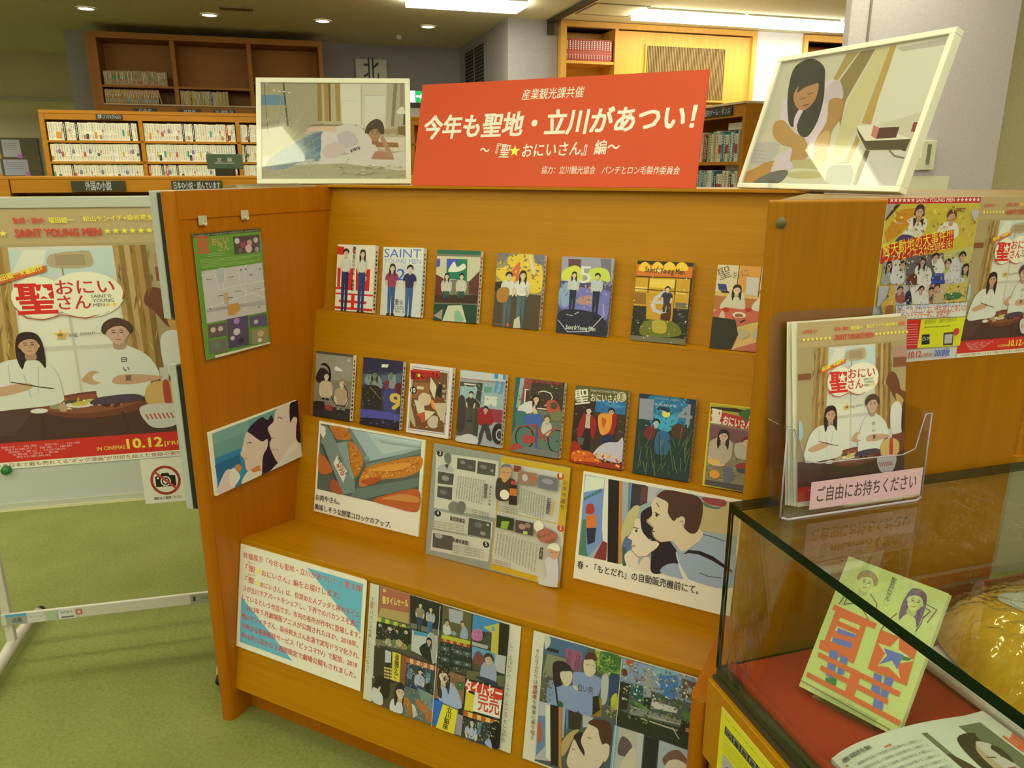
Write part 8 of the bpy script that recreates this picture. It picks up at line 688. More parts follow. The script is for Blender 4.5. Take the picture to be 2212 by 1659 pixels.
PR['leaf'] = [('r','c6c2a8',(0,0,190,275)), ('p','b8a42c',[(1.1,266),(190,265.2),(188.9,96.4),(0.1,100.9)]), ('p','b01c18',[(0,275),(190,275),(190,265.6),(0.1,266)]), ('t','d8c8b8','★★★★★★ SAINT YOUNG MEN ★★★★★★',(4.1,268.8,188.2,268,7,0.02)), ('p','9c9470',[(0.1,266),(17.5,265.9),(0.7,240.6)]), ('p','3c2c1c',[(17.7,264.9),(27.1,265.2),(1,238.7),(0.3,242.5)]), ('p','b87c14',[(28.5,257.3),(80.9,260.5),(28.7,215.3),(9.2,204.2),(1.8,219.7)]), ('p','b8a034',[(140.4,259.8),(181,259.4),(184,195.8),(151.6,216.5)]), ('s','c8c4ac',[(43.5,239.9),(66.3,247.2),(85.2,237.3),(77.3,214.2),(58,212.7),(38,217),(49.7,232.2)]), ('s','4c3450',[(25.9,203.8),(38,217),(62.9,212.6),(57.4,203)]), ('s','b88c5c',[(12.5,240.4),(24.7,238.3),(37.3,234.3),(23,234.5)]), ('f','c09464','3a241c',1,66.6,252,9.3), ('s','c8c4ac',[(108.4,219.4),(117.8,234.8),(145.9,232.4),(152.4,212.5),(130.7,207.1)]), ('f','c09464','5c3c24',0,133.6,243.4,9.1), ('p','7c4c28',[(140.7,257.9),(161,257.7),(157.1,251.8),(141.7,253)]), ('s','a8a490',[(172.4,251.6),(181.8,255.5),(188.7,247.5),(183.4,235.7)]), ('p','b02818',[(0,196.8),(18.7,204),(142.6,223.6),(146.2,192.8),(0.6,170.7)]), ('t','e0d02c','驚天動地の大事件!!!!',(3.2,183.2,145.6,208.7,19,0.008)), ('t','e0d84c','ブッダとイエスが共同生活!?',(9.6,173.3,147.3,193.8,13,0.006)), ('p','8c8c70',[(7.2,173.4),(52.5,175.8),(57.1,136.1),(6.3,136.3)]), ('p','5c5444',[(51.8,179.7),(127.4,185.4),(137.7,132.7),(57.5,134.1)]), ('p','b0a850',[(127.4,185.4),(189.2,195.7),(187.6,128.6),(138.1,130.7)]), ('s','bcb8a8',[(24,172.8),(43.4,172.2),(53.9,140.2),(27.4,139.3)]), ('s','c4bfa8',[(72.6,159.3),(83.5,166.9),(105.1,158.2),(109.6,133.9),(82,135.1)]), ('s','c4bfa8',[(104.5,174.1),(121,179.6),(135.5,157.1),(119.2,149.6)]), ('s','2c4878',[(111.6,149.9),(134.5,149),(137.7,132.7),(112.2,133.8)]), ('s','b8b4a0',[(145.9,168.8),(159.7,176.4),(176.8,155.6),(152.5,148.4)]), ('s','bcb8a0',[(137.1,149),(161.2,156.2),(181,135),(145.4,132.4)]), ('s','5c2c1c',[(62,149.8),(76.5,151.3),(79.5,135.2),(61.7,137.9)]), ('f','bc9468','2c1c14',1,19,167.1,5.8), ('f','bc9468','2c1c14',0,45.5,167.2,5.9), ('f','bc9468','2c1c14',1,85.3,170.8,6), ('f','bc9468','2c1c14',0,111.3,177.9,6.1), ('f','bc9468','2c1c14',0,138.6,167,6.2), ('f','bc9468','2c1c14',0,167,178.2,6.3), ('f','bc9468','2c1c14',1,177.7,157.6,6.3), ('p','a09a84',[(1.8,134.5),(62.4,133.9),(70.7,101.3),(2.5,100.8)]), ('p','c0bca4',[(64.9,133.8),(104.8,133.1),(108.4,100.5),(70.7,101.3)]), ('p','b0985c',[(104.8,133.1),(140.3,132.6),(144,100.7),(108.4,100.5)]), ('p','b8a040',[(140.3,132.6),(186.7,132.7),(188.1,100.6),(144,100.7)]), ('s','8c4c38',[(37.8,121),(51.8,124.4),(57.5,106),(40.2,106.9)]), ('s','24242c',[(57.5,120.1),(66.7,123.7),(72.8,103.3),(60.4,103.9)]), ('s','3c6c34',[(140.9,116.3),(171.7,116.9),(173.8,106.5),(145.5,105.8)]), ('s','8c5c48',[(105.3,130),(112.6,131.8),(118,103),(110.3,103.4)]), ('f','bc8c60','3c241c',0,45.3,126.6,5.4), ('f','bc8c60','3c241c',0,88.8,124.7,5.6), ('f','bc8c60','3c241c',0,121,127.3,5.6), ('f','bc8c60','3c241c',0,109.4,121.8,5.6), ('s','b8902c',[(9.1,104.5),(19.6,113.9),(23.2,135.5),(31.2,131.2),(38.1,105),(38.4,74.7),(16.3,76),(13.9,90.2)]), ('s','8c5c18',[(19.5,99.9),(33.9,101.2),(34.5,83),(21.9,85.8)]), ('s','8c9c94',[(0,83.1),(1.4,92.9),(11.4,76.3),(10.9,64.2),(3.3,66.7)]), ('n',['c4bfa8','8c5c48','3c2c20','b8a040','5c6c58','a89c84'],(0,189,181,184,190,97,9,106),230,2.6,4,1), ('n',['b89028','8c6c20','d0b040'],(4,263,181,261,190,212,12,216),60,3,5,1.6), ('p','c8c8cc',[(38.8,100.9),(189.6,99.5),(190,75.4),(42.8,77.5)]), ('t','4c5c90','監督・脚本：待望の実写ドラマ化が決定いたしました',(42.3,94.7,188.3,93.3,6.5,0.008)), ('t','b83838','ほっこりバカンスに待ち望んだ笑いの',(43.6,87,188.7,84.9,11,0.01)), ('t','b83838','ショートドラマを一挙に、劇場上映！',(43.9,78.5,156.3,77.3,11,0.01)), ('p','b82418',[(43.2,75.5),(95.4,75.1),(97,24.7),(49.2,25.9)]), ('l','d88878',1,[(54.4,67.7),(89.3,67.3)]), ('l','d88878',1,[(55.1,63.4),(90.1,62.9)]), ('l','d88878',1,[(55.9,59),(90.9,58.5)]), ('l','d88878',1,[(56.6,54.7),(91.7,54.1)]), ('l','d88878',1,[(57.4,50.3),(92.5,49.7)]), ('l','d88878',1,[(58.1,46),(93.3,45.3)]), ('l','d88878',1,[(58.9,41.6),(94.1,40.9)]), ('l','d88878',1,[(59.7,37.2),(94.9,36.5)]), ('l','d88878',1,[(60.4,32.8),(95.7,32.1)]), ('p','c8c41c',[(95.4,75.1),(190,73.9),(187.9,23.7),(95.6,25.4)]), ('t','8c8c1c','期間限定\u3000無料で読める',(103.2,66.9,171.1,68.1,7,0.02)), ('l','8c8c1c',2,[(104.4,60.6),(159.6,60.4)]), ('p','24201c',[(101.6,48.3),(118.1,48.3),(121,30.4),(103.6,30.5)]), ('t','d8d0b0','ピッコマ',(104.3,37.8,119.6,37.6,7,0.02)), ('p','3c382c',[(147.6,48.6),(169.6,49.3),(171.6,25.9),(150.7,26.3)]), ('p','a8a48c',[(150.9,45.2),(167.7,45.8),(168.9,29.3),(152.7,29.3)]), ('e','c03434',(174.9,49,6.9,6.5)), ('p','28241c',[(54.2,18.3),(70.3,19.3),(71.6,8.7),(55.2,8.3)]), ('t','b83a30','10.12',(79.6,9.2,105,8.8,13,0.03)), ('t','b05040','より劇場公開',(106.2,9.3,128,9.2,6,0.02)), ('t','4c5c8c','2018秋',(134.6,8.3,167.4,7.7,13,0.03))]
PR['stand'] = [('r','b4bc62',(0,0,129,183)), ('s','a8ac5c',[(10.8,118.5),(16.7,139.9),(29.9,141),(30.4,127.3)]), ('f','b8be6a','8c7440',0,33.4,158.9,11.7), ('l','5c3c38',0.8,[(29.4,157.8),(32.3,158.4)]), ('l','5c3c38',0.8,[(35.5,158.5),(38.4,159.1)]), ('l','8c5a3c',0.9,[(34.4,152.8),(36.9,152.8)]), ('f','b8be6a','5c4454',1,96.5,159.3,11.7), ('l','5c3c38',0.8,[(92.6,158.2),(95.5,158.8)]), ('l','5c3c38',0.8,[(98.6,158.8),(101.4,159.4)]), ('l','8c5a3c',0.9,[(97.5,153),(100,153)]), ('l','5c3840',1,[(14.2,134.1),(10.8,118.5)]), ('l','5c3840',1,[(18.2,135.9),(16.7,121.1),(33.5,131)]), ('l','5c3840',1,[(43.3,147),(55.2,138.4),(57.6,125.8)]), ('l','5c3840',1,[(34.3,129),(46.3,120.6),(52.9,114.5)]), ('l','5c3840',1,[(81.5,136.8),(75.2,124.8),(70.2,108.9)]), ('l','5c3840',1,[(111.4,146),(111.2,134.9),(108.6,124.8)]), ('l','5c3840',1,[(106.1,161.3),(122.9,159),(117.5,140)]), ('l','5c3840',1,[(109.8,156.4),(116.4,154.9),(112,144.1)]), ('v','4c4838','聖☆おにいさん',(64.2,176.7,65,147.4,7,0.01)), ('p','c45a2c',[(5.8,116.2),(63.7,114.9),(63,107.8),(52.2,107.3),(54.2,56.7),(6.6,55.2),(5.1,66.8),(10.2,67.6),(9.9,108.6),(5.1,108.8)]), ('p','b4bc62',[(18.8,103.3),(45.6,104.2),(45.9,98.5),(18.7,98.6)]), ('p','b4bc62',[(18.2,91.3),(44.5,92.1),(45,86.6),(18.1,85.4)]), ('p','b4bc62',[(17.6,75.8),(44.4,77.1),(44.6,71.9),(17.3,70.3)]), ('p','5c6490',[(20.3,90),(44.9,91.1),(45,86.6),(21.6,83.6)]), ('p','5c6490',[(18.6,76.3),(43.7,80.2),(45.1,72.2),(19.8,69.8)]), ('p','c45a2c',[(69.8,109.8),(116.4,110.9),(120,60.1),(72.1,58.9)]), ('p','b4bc62',[(94.1,110.1),(97.9,96.4),(119.2,91.4),(101.9,79.4),(111.3,64.4),(94.3,71.2),(82,67.2),(85.3,84.6),(72.7,93.1),(88,94.9)]), ('p','5c6490',[(81.1,90.4),(105.6,92.4),(104.2,72.9),(95.2,80.6),(82.5,68.6),(87.8,83.6)]), ('p','3c6c30',[(105,91),(115.6,92.9),(113.1,88.4),(105.8,85.8)]), ('p','5c6490',[(21.2,60),(32,61.8),(38.3,26.8),(27.4,28.2)]), ('p','5c6490',[(36,60.3),(46.4,59.7),(47.5,38.4),(39.9,34.6)]), ('p','5c6490',[(81.1,57.8),(90.6,58.1),(96,34.2),(84.3,37)]), ('p','5c6490',[(94.1,60),(104.3,60.8),(104.6,36.6),(96.9,34.7)]), ('p','3c6c38',[(28.5,25.3),(41.4,30.7),(44.1,20.6),(29.4,19.9)]), ('p','5c6490',[(90.6,31.4),(101.1,34.7),(105.3,17.1),(92.9,19.3)]), ('p','c45a2c',[(8.7,51.1),(116.3,50.4),(116.5,44),(9.4,44.8)]), ('p','c45a2c',[(17.7,37.2),(107,35.7),(107.1,29.5),(17.8,30.8)]), ('p','c45a2c',[(4.2,21.5),(128.1,19.7),(127.7,13.6),(4.8,15.4)]), ('p','c45a2c',[(55,51.4),(67.4,50.8),(68.1,16.1),(56.7,16.9)]), ('l','6c4c2c',1,[(1.1,7.7),(118.2,4.4),(122.4,1.3)]), ('t','7c7440','ＧＩＦＴ\u3000ＢＯＯＫ',(53.2,8.2,72.1,8.1,3.5))]
PR['openmag'] = [('r','b0b088',(0,0,210,280)), ('p','5a5c3c',[(105,175),(190,175),(190,265),(105,265)]), ('s','2c2418',[(125,200),(135,245),(165,252),(185,235),(186,200),(175,180),(135,180)]), ('s','9c8a5c',[(138,195),(142,225),(160,238),(176,222),(176,195),(165,182),(146,182)]), ('s','a8a080',[(150,182),(150,230),(160,238),(176,222),(176,195),(165,182)]), ('l','3c2c1c',2,[(145,215),(155,213)]), ('l','3c2c1c',2,[(163,213),(172,215)]), ('l','6c3c2c',2,[(154,196),(164,196)]), ('s','3c301c',[(106,180),(120,190),(118,210),(106,230)]), ('t','c04c28','聖',(196,238,196,200,26,0.03)), ('t','b86850','おにいさん',(196,196,196,120,11,0.01)), ('t','a85a40','バカンス',(180,160,180,100,9,0.01)), ('t','66664c','映画化を記念して出演者にお話を聞きました撮影のこと',(14,255,98,255,3.6)), ('t','66664c','映画化を記念して出演者にお話を聞きました撮影のこと',(14,246.8,98,246.8,3.6)), ('t','66664c','映画化を記念して出演者にお話を聞きました撮影のこと',(14,238.6,98,238.6,3.6)), ('t','66664c','映画化を記念して出演者にお話を聞きました撮影のこと',(14,230.4,98,230.4,3.6)), ('t','66664c','映画化を記念して出演者にお話を聞きました撮影のこと',(14,222.2,98,222.2,3.6)), ('t','66664c','映画化を記念して出演者にお話を聞きました撮影のこと',(14,214,98,214,3.6)), ('t','66664c','映画化を記念して出演者にお話を聞きました撮影のこと',(14,205.8,98,205.8,3.6)), ('t','66664c','映画化を記念して出演者にお話を聞きました撮影のこと',(14,197.6,98,197.6,3.6)), ('t','66664c','映画化を記念して出演者にお話を聞きました撮影のこと',(14,189.4,98,189.4,3.6)), ('t','66664c','映画化を記念して出演者にお話を聞きました撮影のこと',(14,181.2,98,181.2,3.6)), ('t','66664c','映画化を記念して出演者にお話を聞きました撮影のこと',(14,173,98,173,3.6)), ('t','66664c','映画化を記念して出演者にお話を聞きました撮影のこと',(14,164.8,98,164.8,3.6)), ('t','66664c','映画化を記念して出演者にお話を聞きました撮影のこと',(14,156.6,98,156.6,3.6)), ('t','66664c','映画化を記念して出演者にお話を聞きました撮影のこと',(14,148.4,98,148.4,3.6)), ('t','66664c','映画化を記念して出演者にお話を聞きました撮影のこと',(14,140.2,98,140.2,3.6)), ('t','66664c','映画化を記念して出演者にお話を聞きました撮影のこと',(14,132,98,132,3.6)), ('t','66664c','映画化を記念して出演者にお話を聞きました撮影のこと',(14,123.8,98,123.8,3.6)), ('t','66664c','映画化を記念して出演者にお話を聞きました撮影のこと',(14,115.6,98,115.6,3.6)), ('t','66664c','映画化を記念して出演者にお話を聞きました撮影のこと',(14,107.4,98,107.4,3.6)), ('t','66664c','映画化を記念して出演者にお話を聞きました撮影のこと',(14,99.2,98,99.2,3.6)), ('t','66664c','映画化を記念して出演者にお話を聞きました撮影のこと',(14,91,98,91,3.6)), ('t','66664c','映画化を記念して出演者にお話を聞きました撮影のこと',(14,82.8,98,82.8,3.6)), ('t','66664c','映画化を記念して出演者にお話を聞きました撮影のこと',(14,74.6,98,74.6,3.6)), ('t','66664c','映画化を記念して出演者にお話を聞きました撮影のこと',(14,66.4,98,66.4,3.6)), ('t','66664c','映画化を記念して出演者にお話を聞きました撮影のこと',(14,58.2,98,58.2,3.6)), ('t','66664c','映画化を記念して出演者にお話を聞きました撮影のこと',(14,50,98,50,3.6)), ('l','b05a3c',2.5,[(4,262),(60,262)]), ('t','55553c','巻頭特集',(4,266,40,266,5,0.02))]
PR['yflyer'] = [('r','c8c020',(0,0,148,210)), ('t','7c7c18','地域と図書館をつなぐ展示のご案内',(12,196,132,196,3.5)), ('r','2c2c1c',(14,166,134,182)), ('r','8c8c64',(18,168,36,180)), ('r','8c8c64',(41,168,59,180)), ('r','8c8c64',(64,168,82,180)), ('r','8c8c64',(87,168,105,180)), ('r','8c8c64',(110,168,128,180)), ('t','2c2c1c','図',(20,169,34,169,9,0.03)), ('t','2c2c1c','書',(43,169,57,169,9,0.03)), ('t','2c2c1c','館',(66,169,80,169,9,0.03)), ('t','2c2c1c','案',(89,169,103,169,9,0.03)), ('t','2c2c1c','内',(112,169,126,169,9,0.03)), ('l','8c8c20',1,[(14,158),(130,158)]), ('l','8c8c20',1,[(14,152),(130,152)]), ('l','8c8c20',1,[(14,146),(130,146)]), ('l','8c8c20',1,[(14,140),(130,140)]), ('l','8c8c20',1,[(14,134),(130,134)]), ('p','9c9c80',[(16,80),(70,80),(70,126),(16,126)]), ('s','7c4438',[(20,84),(30,110),(50,112),(62,90)]), ('e','5c6c8c',(56,112,8,6)), ('r','2c2c1c',(84,112,134,124)), ('r','3c3c28',(14,50,134,70))]
PR['pink'] = [('r','cfa88c',(0,0,217,48)), ('t','4c3a2c','ご自由にお持ちください',(12,14,206,14,24,0.012))]

# ================================================================== THINGS ON THE RACK
PAGES = mat('book pages', (.80, .78, .68), .8)
def manga(k, label, x, y, z, ln, col, sp='d8d4b4', wob=0):
    M = lean((x, y, z), 0, ln) @ Matrix.Rotation(math.radians(wob), 4, 'Y')
    W_, T_, H_ = .129, .0155, .182
    c = MB().box(0, W_, 0, .0006, 0, H_).box(0, W_, T_ - .0006, T_, 0, H_).box(W_ - .0006, W_, .0006, T_ - .0006, 0, H_)
    b = c.build('comic_book', mat('jacket ' + col, obs(col), .4), None, M); tag(b, label, 'book', 'comic books on the tiers of the rack')
    MB().box(.001, W_ - .0008, .0007, T_ - .0007, .001, H_ - .001).build('pages', PAGES, b)
    i = Ink(); i.run(PR['b%d' % k]); i.build('cover_print', b)
    q = random.Random(k); s = Ink(); s.rect(sp, .5, 0, 15, 182)
    for n in range(15): 
        zz = 168 - n * 11; s.rect(['2c2a24', '8c3a2c', '4a4a3c', '2c2a24', '3c5c6c'][q.randrange(5)], 4, zz - 6.5, 4 + q.uniform(4, 8), zz)
    s.build('spine_print', b, Matrix.Translation((W_, 0, 0)) @ Matrix.Rotation(math.pi / 2, 4, 'Z'))
    return b
CB = [(1, .054, 'comic book 1, red lettering over two standing figures', 'd3cba0', 'd0c8a0'), (2, .210, 'pale comic book 2 with two people in jackets and jeans', 'bdbd9c', 'c8c8a8'), (3, .381, 'green comic book cover of two people in a train carriage', '6e6a48', 'cfc8a0'),
      (4, .556, 'yellow comic book 4, two people in white shirts looking up', '8a8050', 'c4bc94'), (5, .731, 'comic book 5 with two yellow green umbrellas', '4c4450', 'b8b294'), (6, .919, 'comic book 6 with a glowing shop front on a dark snowy night', '24241c', 'b0a070'), (7, 1.102, 'orange comic book at the right end of the upper tier', 'c4a050', 'c0a868'),
      (8, .029, 'grey brown comic book 8, leftmost on the middle tier', '77724c', 'd3cca4'), (9, .193, 'dark blue comic book with a yellow 9', '332e38', 'c8c2a0'), (10, .345, 'cream framed comic book 10 with red title', 'd0c49a', 'd3cca4'), (11, .497, 'comic book 11 showing a bus door and people boarding', '8f947c', 'cfc9a4'),
      (12, .654, 'comic book 12 with an orange red bicycle', '5e6a4c', 'cfc4a0'), (13, .812, 'comic book 13 with red coats and fallen leaves', '3c2c1c', 'c8b890'), (14, .967, 'dark blue green comic book 14 with night grass', '22342c', 'b8b494'), (15, 1.127, 'yellow edged comic book with red title band, at the right end of the middle tier', 'c0b01c', 'c8b820')]
for k, x, lb, col, sp in CB:
    if k < 8: manga(k, lb, x, .446, 1.0512, 11.1, col, sp, -1.2 if k < 4 else -.5)
    else: manga(k, lb, x, .3545, .7635, 11.3, col, sp, -.8)

tape = clear('tape', (.9, .9, .85), 1.5, .2)
LN3 = math.degrees(math.atan(.056 / .289))
sheet('picture_card', 'white card with a picture of fried croquettes in trays, leftmost under the tiers', 'picture card', lean((.070, .2845, .5085), 0, LN3), .350, .256, .006, PR['meat'], bevel=.0006)
mg = sheet('magazine_page_spread', 'laminated magazine spread in grey and yellow between the two picture cards', 'magazine', lean((.447, .2755, .471), 0, LN3), .378, .292, .0016, PR['mag'])
MB().box(-.004, .382, -.004, .006, -.003, .296).build('laminate', clear('laminate film', (.97, .97, .94), .9, .12), mg)
sheet('picture_card', 'white card with two drawn people at a vending machine, behind the glass corner', 'picture card', lean((.857, .2835, .503), 0, LN3), .364, .257, .006, PR['vend'], bevel=.0006)
sheet('picture_card', 'small board with two profiles and a teal sky on the left side panel', 'picture card', frame((.0105, .009, .650), (0, 1, 0), (0, 0, 1)), .309, .166, .008, PR['side'], bevel=.0006)
mp_ = sheet('map_leaflet', 'green laminated town map hanging on the left side panel', 'poster', frame((.0042, .030, .992), (0, 1, .0), (0, .02, 1)), .210, .297, .0006, PR['map'])
MB().box(-.006, .214, -.0035, .0022, -.006, .300).build('laminate', clear('laminate film'), mp_)
for y, z, lb in ((.062, 1.317, 'left clear hook above the green map'), (.192, 1.323, 'right clear hook above the green map')):
    t = empty('clear_hook', (.004, y, z)); tag(t, lb, 'hook')
    MB().box(0, .003, -.012, .012, -.010, .012).build('hook_pad', mat('milky plastic', (.50, .50, .44), .25), t, bevel=.001); MB().tube([(.003, 0, -.004), (.011, 0, -.010), (.012, 0, -.004)], .0022, 8).build('hook_tip', mat('shiny clear plastic', (.7, .7, .66), .1), t)
LNB = math.degrees(math.atan(.0735 / .403))
def bf(x, z, gap=.003): return lean((x, .011 + (z - .089) * .1824 - gap, z), 0, LNB)
sheet('text_board', 'white board with red Japanese text and two blue triangles on the bench front', 'text board', bf(.002, .2105, .0065), .402, .280, .0055, PR['text'], bevel=.0005)
for kx, ww, key, lb in ((.419, .402, 'sprA', 'collage poster of shop street drawings on the bench front, second sheet from left'), (.851, .358, 'sprB', 'collage poster with two people in blue grey shirts, rightmost on the bench front')):
    q = sheet('collage_poster', lb, 'poster', bf(kx, .192, .0022), ww, .292, .0012, PR[key])
    MB().box(-.003, ww + .002, -.0045, .0018, -.003, .295).build('laminate', clear('laminate film'), q)

# ---- on top of the rack
FRM = mat('white frame moulding', obs('d2cca0', .85), .3, coat=.3)
def photo_frame(label, M, w, h, bw, th, key, pw, ph, grp=None):
    f = MB()
    for q in ((0, w, 0, th, 0, bw), (0, w, 0, th, h - bw, h), (0, bw, 0, th, bw, h - bw), (w - bw, w, 0, th, bw, h - bw)): f.box(*q)
    r_ = f.build('framed_photo', FRM, None, M, bevel=.0015); tag(r_, label, 'picture frame')
    MB().box(bw, w - bw, .006, .009, bw, h - bw).build('backing_card', BOARD, r_)
    i = Ink(); i.run(PR[key]); p = i.build('photo_print', r_); p.location = (bw, .0058, bw); p.scale = ((w - 2 * bw) / (pw / 1000), 1, (h - 2 * bw) / (ph / 1000))
    MB().box(bw, w - bw, .0012, .0022, bw, h - bw).build('glazing', SHEEN, r_)
    MB().box(w * .45, w * .55, th, th + .004, 0, h * .55).build('easel_back', mat('brown backing board', (.25, .15, .06), .8), r_)
    return r_
photo_frame('white framed photo of a person in a white T-shirt lying on a bed', lean((-.353, .602, 1.3895), .531, 16.3), .475, .331, .0155, .016, 'photo1', 445, 301)
photo_frame('white framed photo of a long haired person washing hands, tilted at upper right', lean((1.099, .62, 1.392), -.654, 18.5), .427, .297, .0115, .022, 'photo2', 398, 268)
sheet('title_board', 'large red title board with cream Japanese lettering on top of the rack', 'sign board', lean((.259, .548, 1.3905), .023, 15.1), .761, .268, .005, PR['red'], mat('red board', obs('bd3f14'), .5))
t = empty('acrylic_foot', (1.20, .575, 1.3905), -.654); tag(t, 'clear acrylic foot under the front edge of the tilted photo', 'stand')
MB().box(-.025, .025, -.03, .0, 0, .003).build('foot_plate', CLEAR, t); MB().box(-.003, .003, -.03, -.0, .003, .02).build('foot_rib', CLEAR, t)
t = empty('plastic_sleeve', (-.03, .20, 1.386), .1); tag(t, 'thin clear plastic sleeve lying on the left side panel top', 'plastic sleeve')
MB().prism([(-.012, 0), (.012, 0), (.006, .006), (-.002, .009), (-.010, .005)], .0, .26, 'y').build('folded_film', clear('crumpled film', (.95, .9, .85), 2.2, .15), t)

# ---- posters on the right screen
def scaled(key, sx, sz, parent, loc=(0, 0, 0), name='printed_face'):
    i = Ink(); i.run(PR[key]); p = i.build(name, parent); p.location = loc; p.scale = (sx, 1, sz); return p
MS_ = Matrix.Translation(WO) @ Matrix.Rotation(YAW, 4, 'Z')
q = MB().box(0, .189, 0, .0006, 0, .274).build('film_leaflet', PAPER, None, MS_ @ Matrix.Translation((.182, -.0010, 1.113))); tag(q, 'busy red and yellow film leaflet on the right screen, left of the two', 'poster'); scaled('leaf', .189 / .190, .274 / .275, q)
q = MB().box(0, .178, 0, .0006, 0, .274).build('film_poster', PAPER, None, MS_ @ Matrix.Translation((.3715, -.0010, 1.113))); tag(q, 'film poster cut off by the right edge of the photo, on the right screen', 'poster'); scaled('poster', .178 / .21, .274 / .297, q)

# ---- on the white board
MW = Matrix.Translation(WP) @ Matrix.Rotation(az_, 4, 'Z')
q = MB().box(0, .594, 0, .0008, 0, .728).build('film_poster', PAPER, None, MW @ Matrix.Translation((.015, -.0062, .606))); tag(q, 'large film poster of two people at a low table on the white board', 'poster')
i = Ink(step=3e-5); i.run(PR['poster']); p = i.build('printed_face', q); p.scale = (.594 / .21, 1, .728 / .297)
q = MB().box(0, .128, 0, .0012, 0, .142).build('no_photo_sign', mat('cream card', obs('ccc692'), .6), None, MW @ Matrix.Translation((.430, -.0195, .466))); tag(q, 'cream no photography sign with crossed out camera on the white board', 'sign')
i = Ink(); i.run([('r', 'd0ca9a', (0, 0, 150, 150))] + PR['nophoto']); p = i.build('printed_face', q); p.scale = (.128 / .15, 1, .142 / .15)

# ================================================================== ON AND IN THE GLASS CASE
MG = Matrix.Translation((1.253, -.019, 0)) @ Matrix.Rotation(YAW, 4, 'Z')
def G_(a, b, z): return MG @ Matrix.Translation((a, -b, z))
ACE = mat('acrylic edge', (.42, .38, .60), .15, coat=.6)
def clearbox(mb, name, parent, M=None, m=CLEAR, bevel=0): return mb.build(name, m, parent, M, bevel=bevel)
HO = empty('leaflet_holder'); HO.matrix_world = G_(0, 0, .9002); tag(HO, 'clear acrylic leaflet holder standing on the glass case', 'leaflet holder')
ln = math.radians(8.5)
A_ = Matrix.Translation((.045, -.044, .002)) @ Matrix.Rotation(-ln, 4, 'X')
pl = MB().prism([(0, 0), (.262, 0), (.262, .295)] + [(.262 - .02 + .02 * math.cos(a), .295 + .02 * math.sin(a)) for a in (.5, 1.1)] + [(.242, .316), (.02, .316)] + [(.02 - .02 * math.sin(a), .296 + .02 * math.cos(a)) for a in (.5, 1.1)] + [(0, .295)], 0, .0025, 'y')
clearbox(pl, 'back_plate', HO, A_)
fp = MB().prism([(0, 0), (.275, 0), (.275, .150), (.262, .148), (.255, .12), (.248, .088), (.225, .080), (.06, .084), (.035, .092), (.022, .125), (.010, .148), (0, .150)], 0, .0025, 'y')
clearbox(fp, 'front_plate', HO, Matrix.Translation((.038, -.082, .004)) @ Matrix.Rotation(math.radians(-2), 4, 'X'))
for x in (.038, .3105): clearbox(MB().prism([(-.082, .004), (-.044, .004), (-.022, .15), (-.078, .15)], x, x + .0025), 'side_plate', HO)
clearbox(MB().box(.038, .313, -.082, -.042, 0, .003), 'base_plate', HO)
clearbox(MB().prism([(-.044, .0), (.004, .0), (-.026, .11)], .05, .0525), 'strut', HO); clearbox(MB().prism([(-.044, .0), (.004, .0), (-.026, .11)], .29, .2925), 'strut', HO)
eg = MB()
eg.tube([(.040, -.083, .004), (.050, -.086, .001), (.30, -.086, .001), (.311, -.083, .004)], .0022, 6); eg.tube([(.0385, -.082, .004), (.0385, -.0785, .150)], .0014, 6); eg.tube([(.3125, -.082, .004), (.3125, -.0785, .150)], .0014, 6)
eg.tube([(.0385, -.0785, .150), (.0500, -.079, .149), (.061, -.08, .128), (.074, -.081, .095), (.10, -.081, .088), (.263, -.081, .084), (.287, -.081, .092), (.294, -.08, .125), (.300, -.079, .149), (.3125, -.0785, .150)], .0010, 6)
eg.build('edge_highlight', ACE, HO)  # lavender tubes paint the highlights along the acrylic edges
lb_ = MB().box(0, .217, 0, .0006, 0, .046).build('label_strip', mat('pink card', obs('cfa88c'), .6), HO, Matrix.Translation((.089, -.0855, .012)) @ Matrix.Rotation(math.radians(-2), 4, 'X')); lb_['label'] = 'pink strip reading please take one freely in Japanese'
i = Ink(); i.run(PR['pink']); p = i.build('lettering', lb_); p.scale = (1, 1, .96)
for n in range(5):
    q = MB().box(0, .21, 0, .0004, 0, .297).build('film_flyer', PAPER, None, G_(.086 - n * .0035 , .060 - n * .0030, .9062) @ Matrix.Rotation(-ln, 4, 'X') @ Matrix.Rotation(math.radians([0, -1.2, .7, -.6, .5][n]), 4, 'Y'))
    tag(q, 'front film flyer in the clear leaflet holder' if n == 0 else 'film flyer behind the front one in the clear leaflet holder', 'flyer', 'film flyers in the leaflet holder')
    if n < 1: scaled('poster', 1, 1, q)
    else: 
        i = Ink(); i.run([('r', 'd8d2b0', (0, 0, 210, 8)), ('r', 'c02c1c', (0, 8, 210, 32)), ('r', '6a4a2c', (0, 32, 210, 74)), ('r', 'a08c50', (0, 74, 210, 297))]); i.build('printed_face', q)

CLOTH = mat('red felt', obsw('9c2410', .80), .95, bump=(400, .25))
rc = empty('red_cloth'); rc.matrix_world = MG; tag(rc, 'red cloth lining the floor of the glass case', 'cloth')
MB().box(.03, LA - .02, -LB + .012, -.009, .5848, .5878).build('cloth_sheet', CLOTH, rc)
MB().tube([(.024, -.012, .590), (.022, -.10, .589), (.026, -.30, .590), (.022, -.60, .589), (.025, -LB + .02, .590)], [.0085, .0075, .008, .0075, .008], 10).build('rolled_hem', CLOTH, rc)

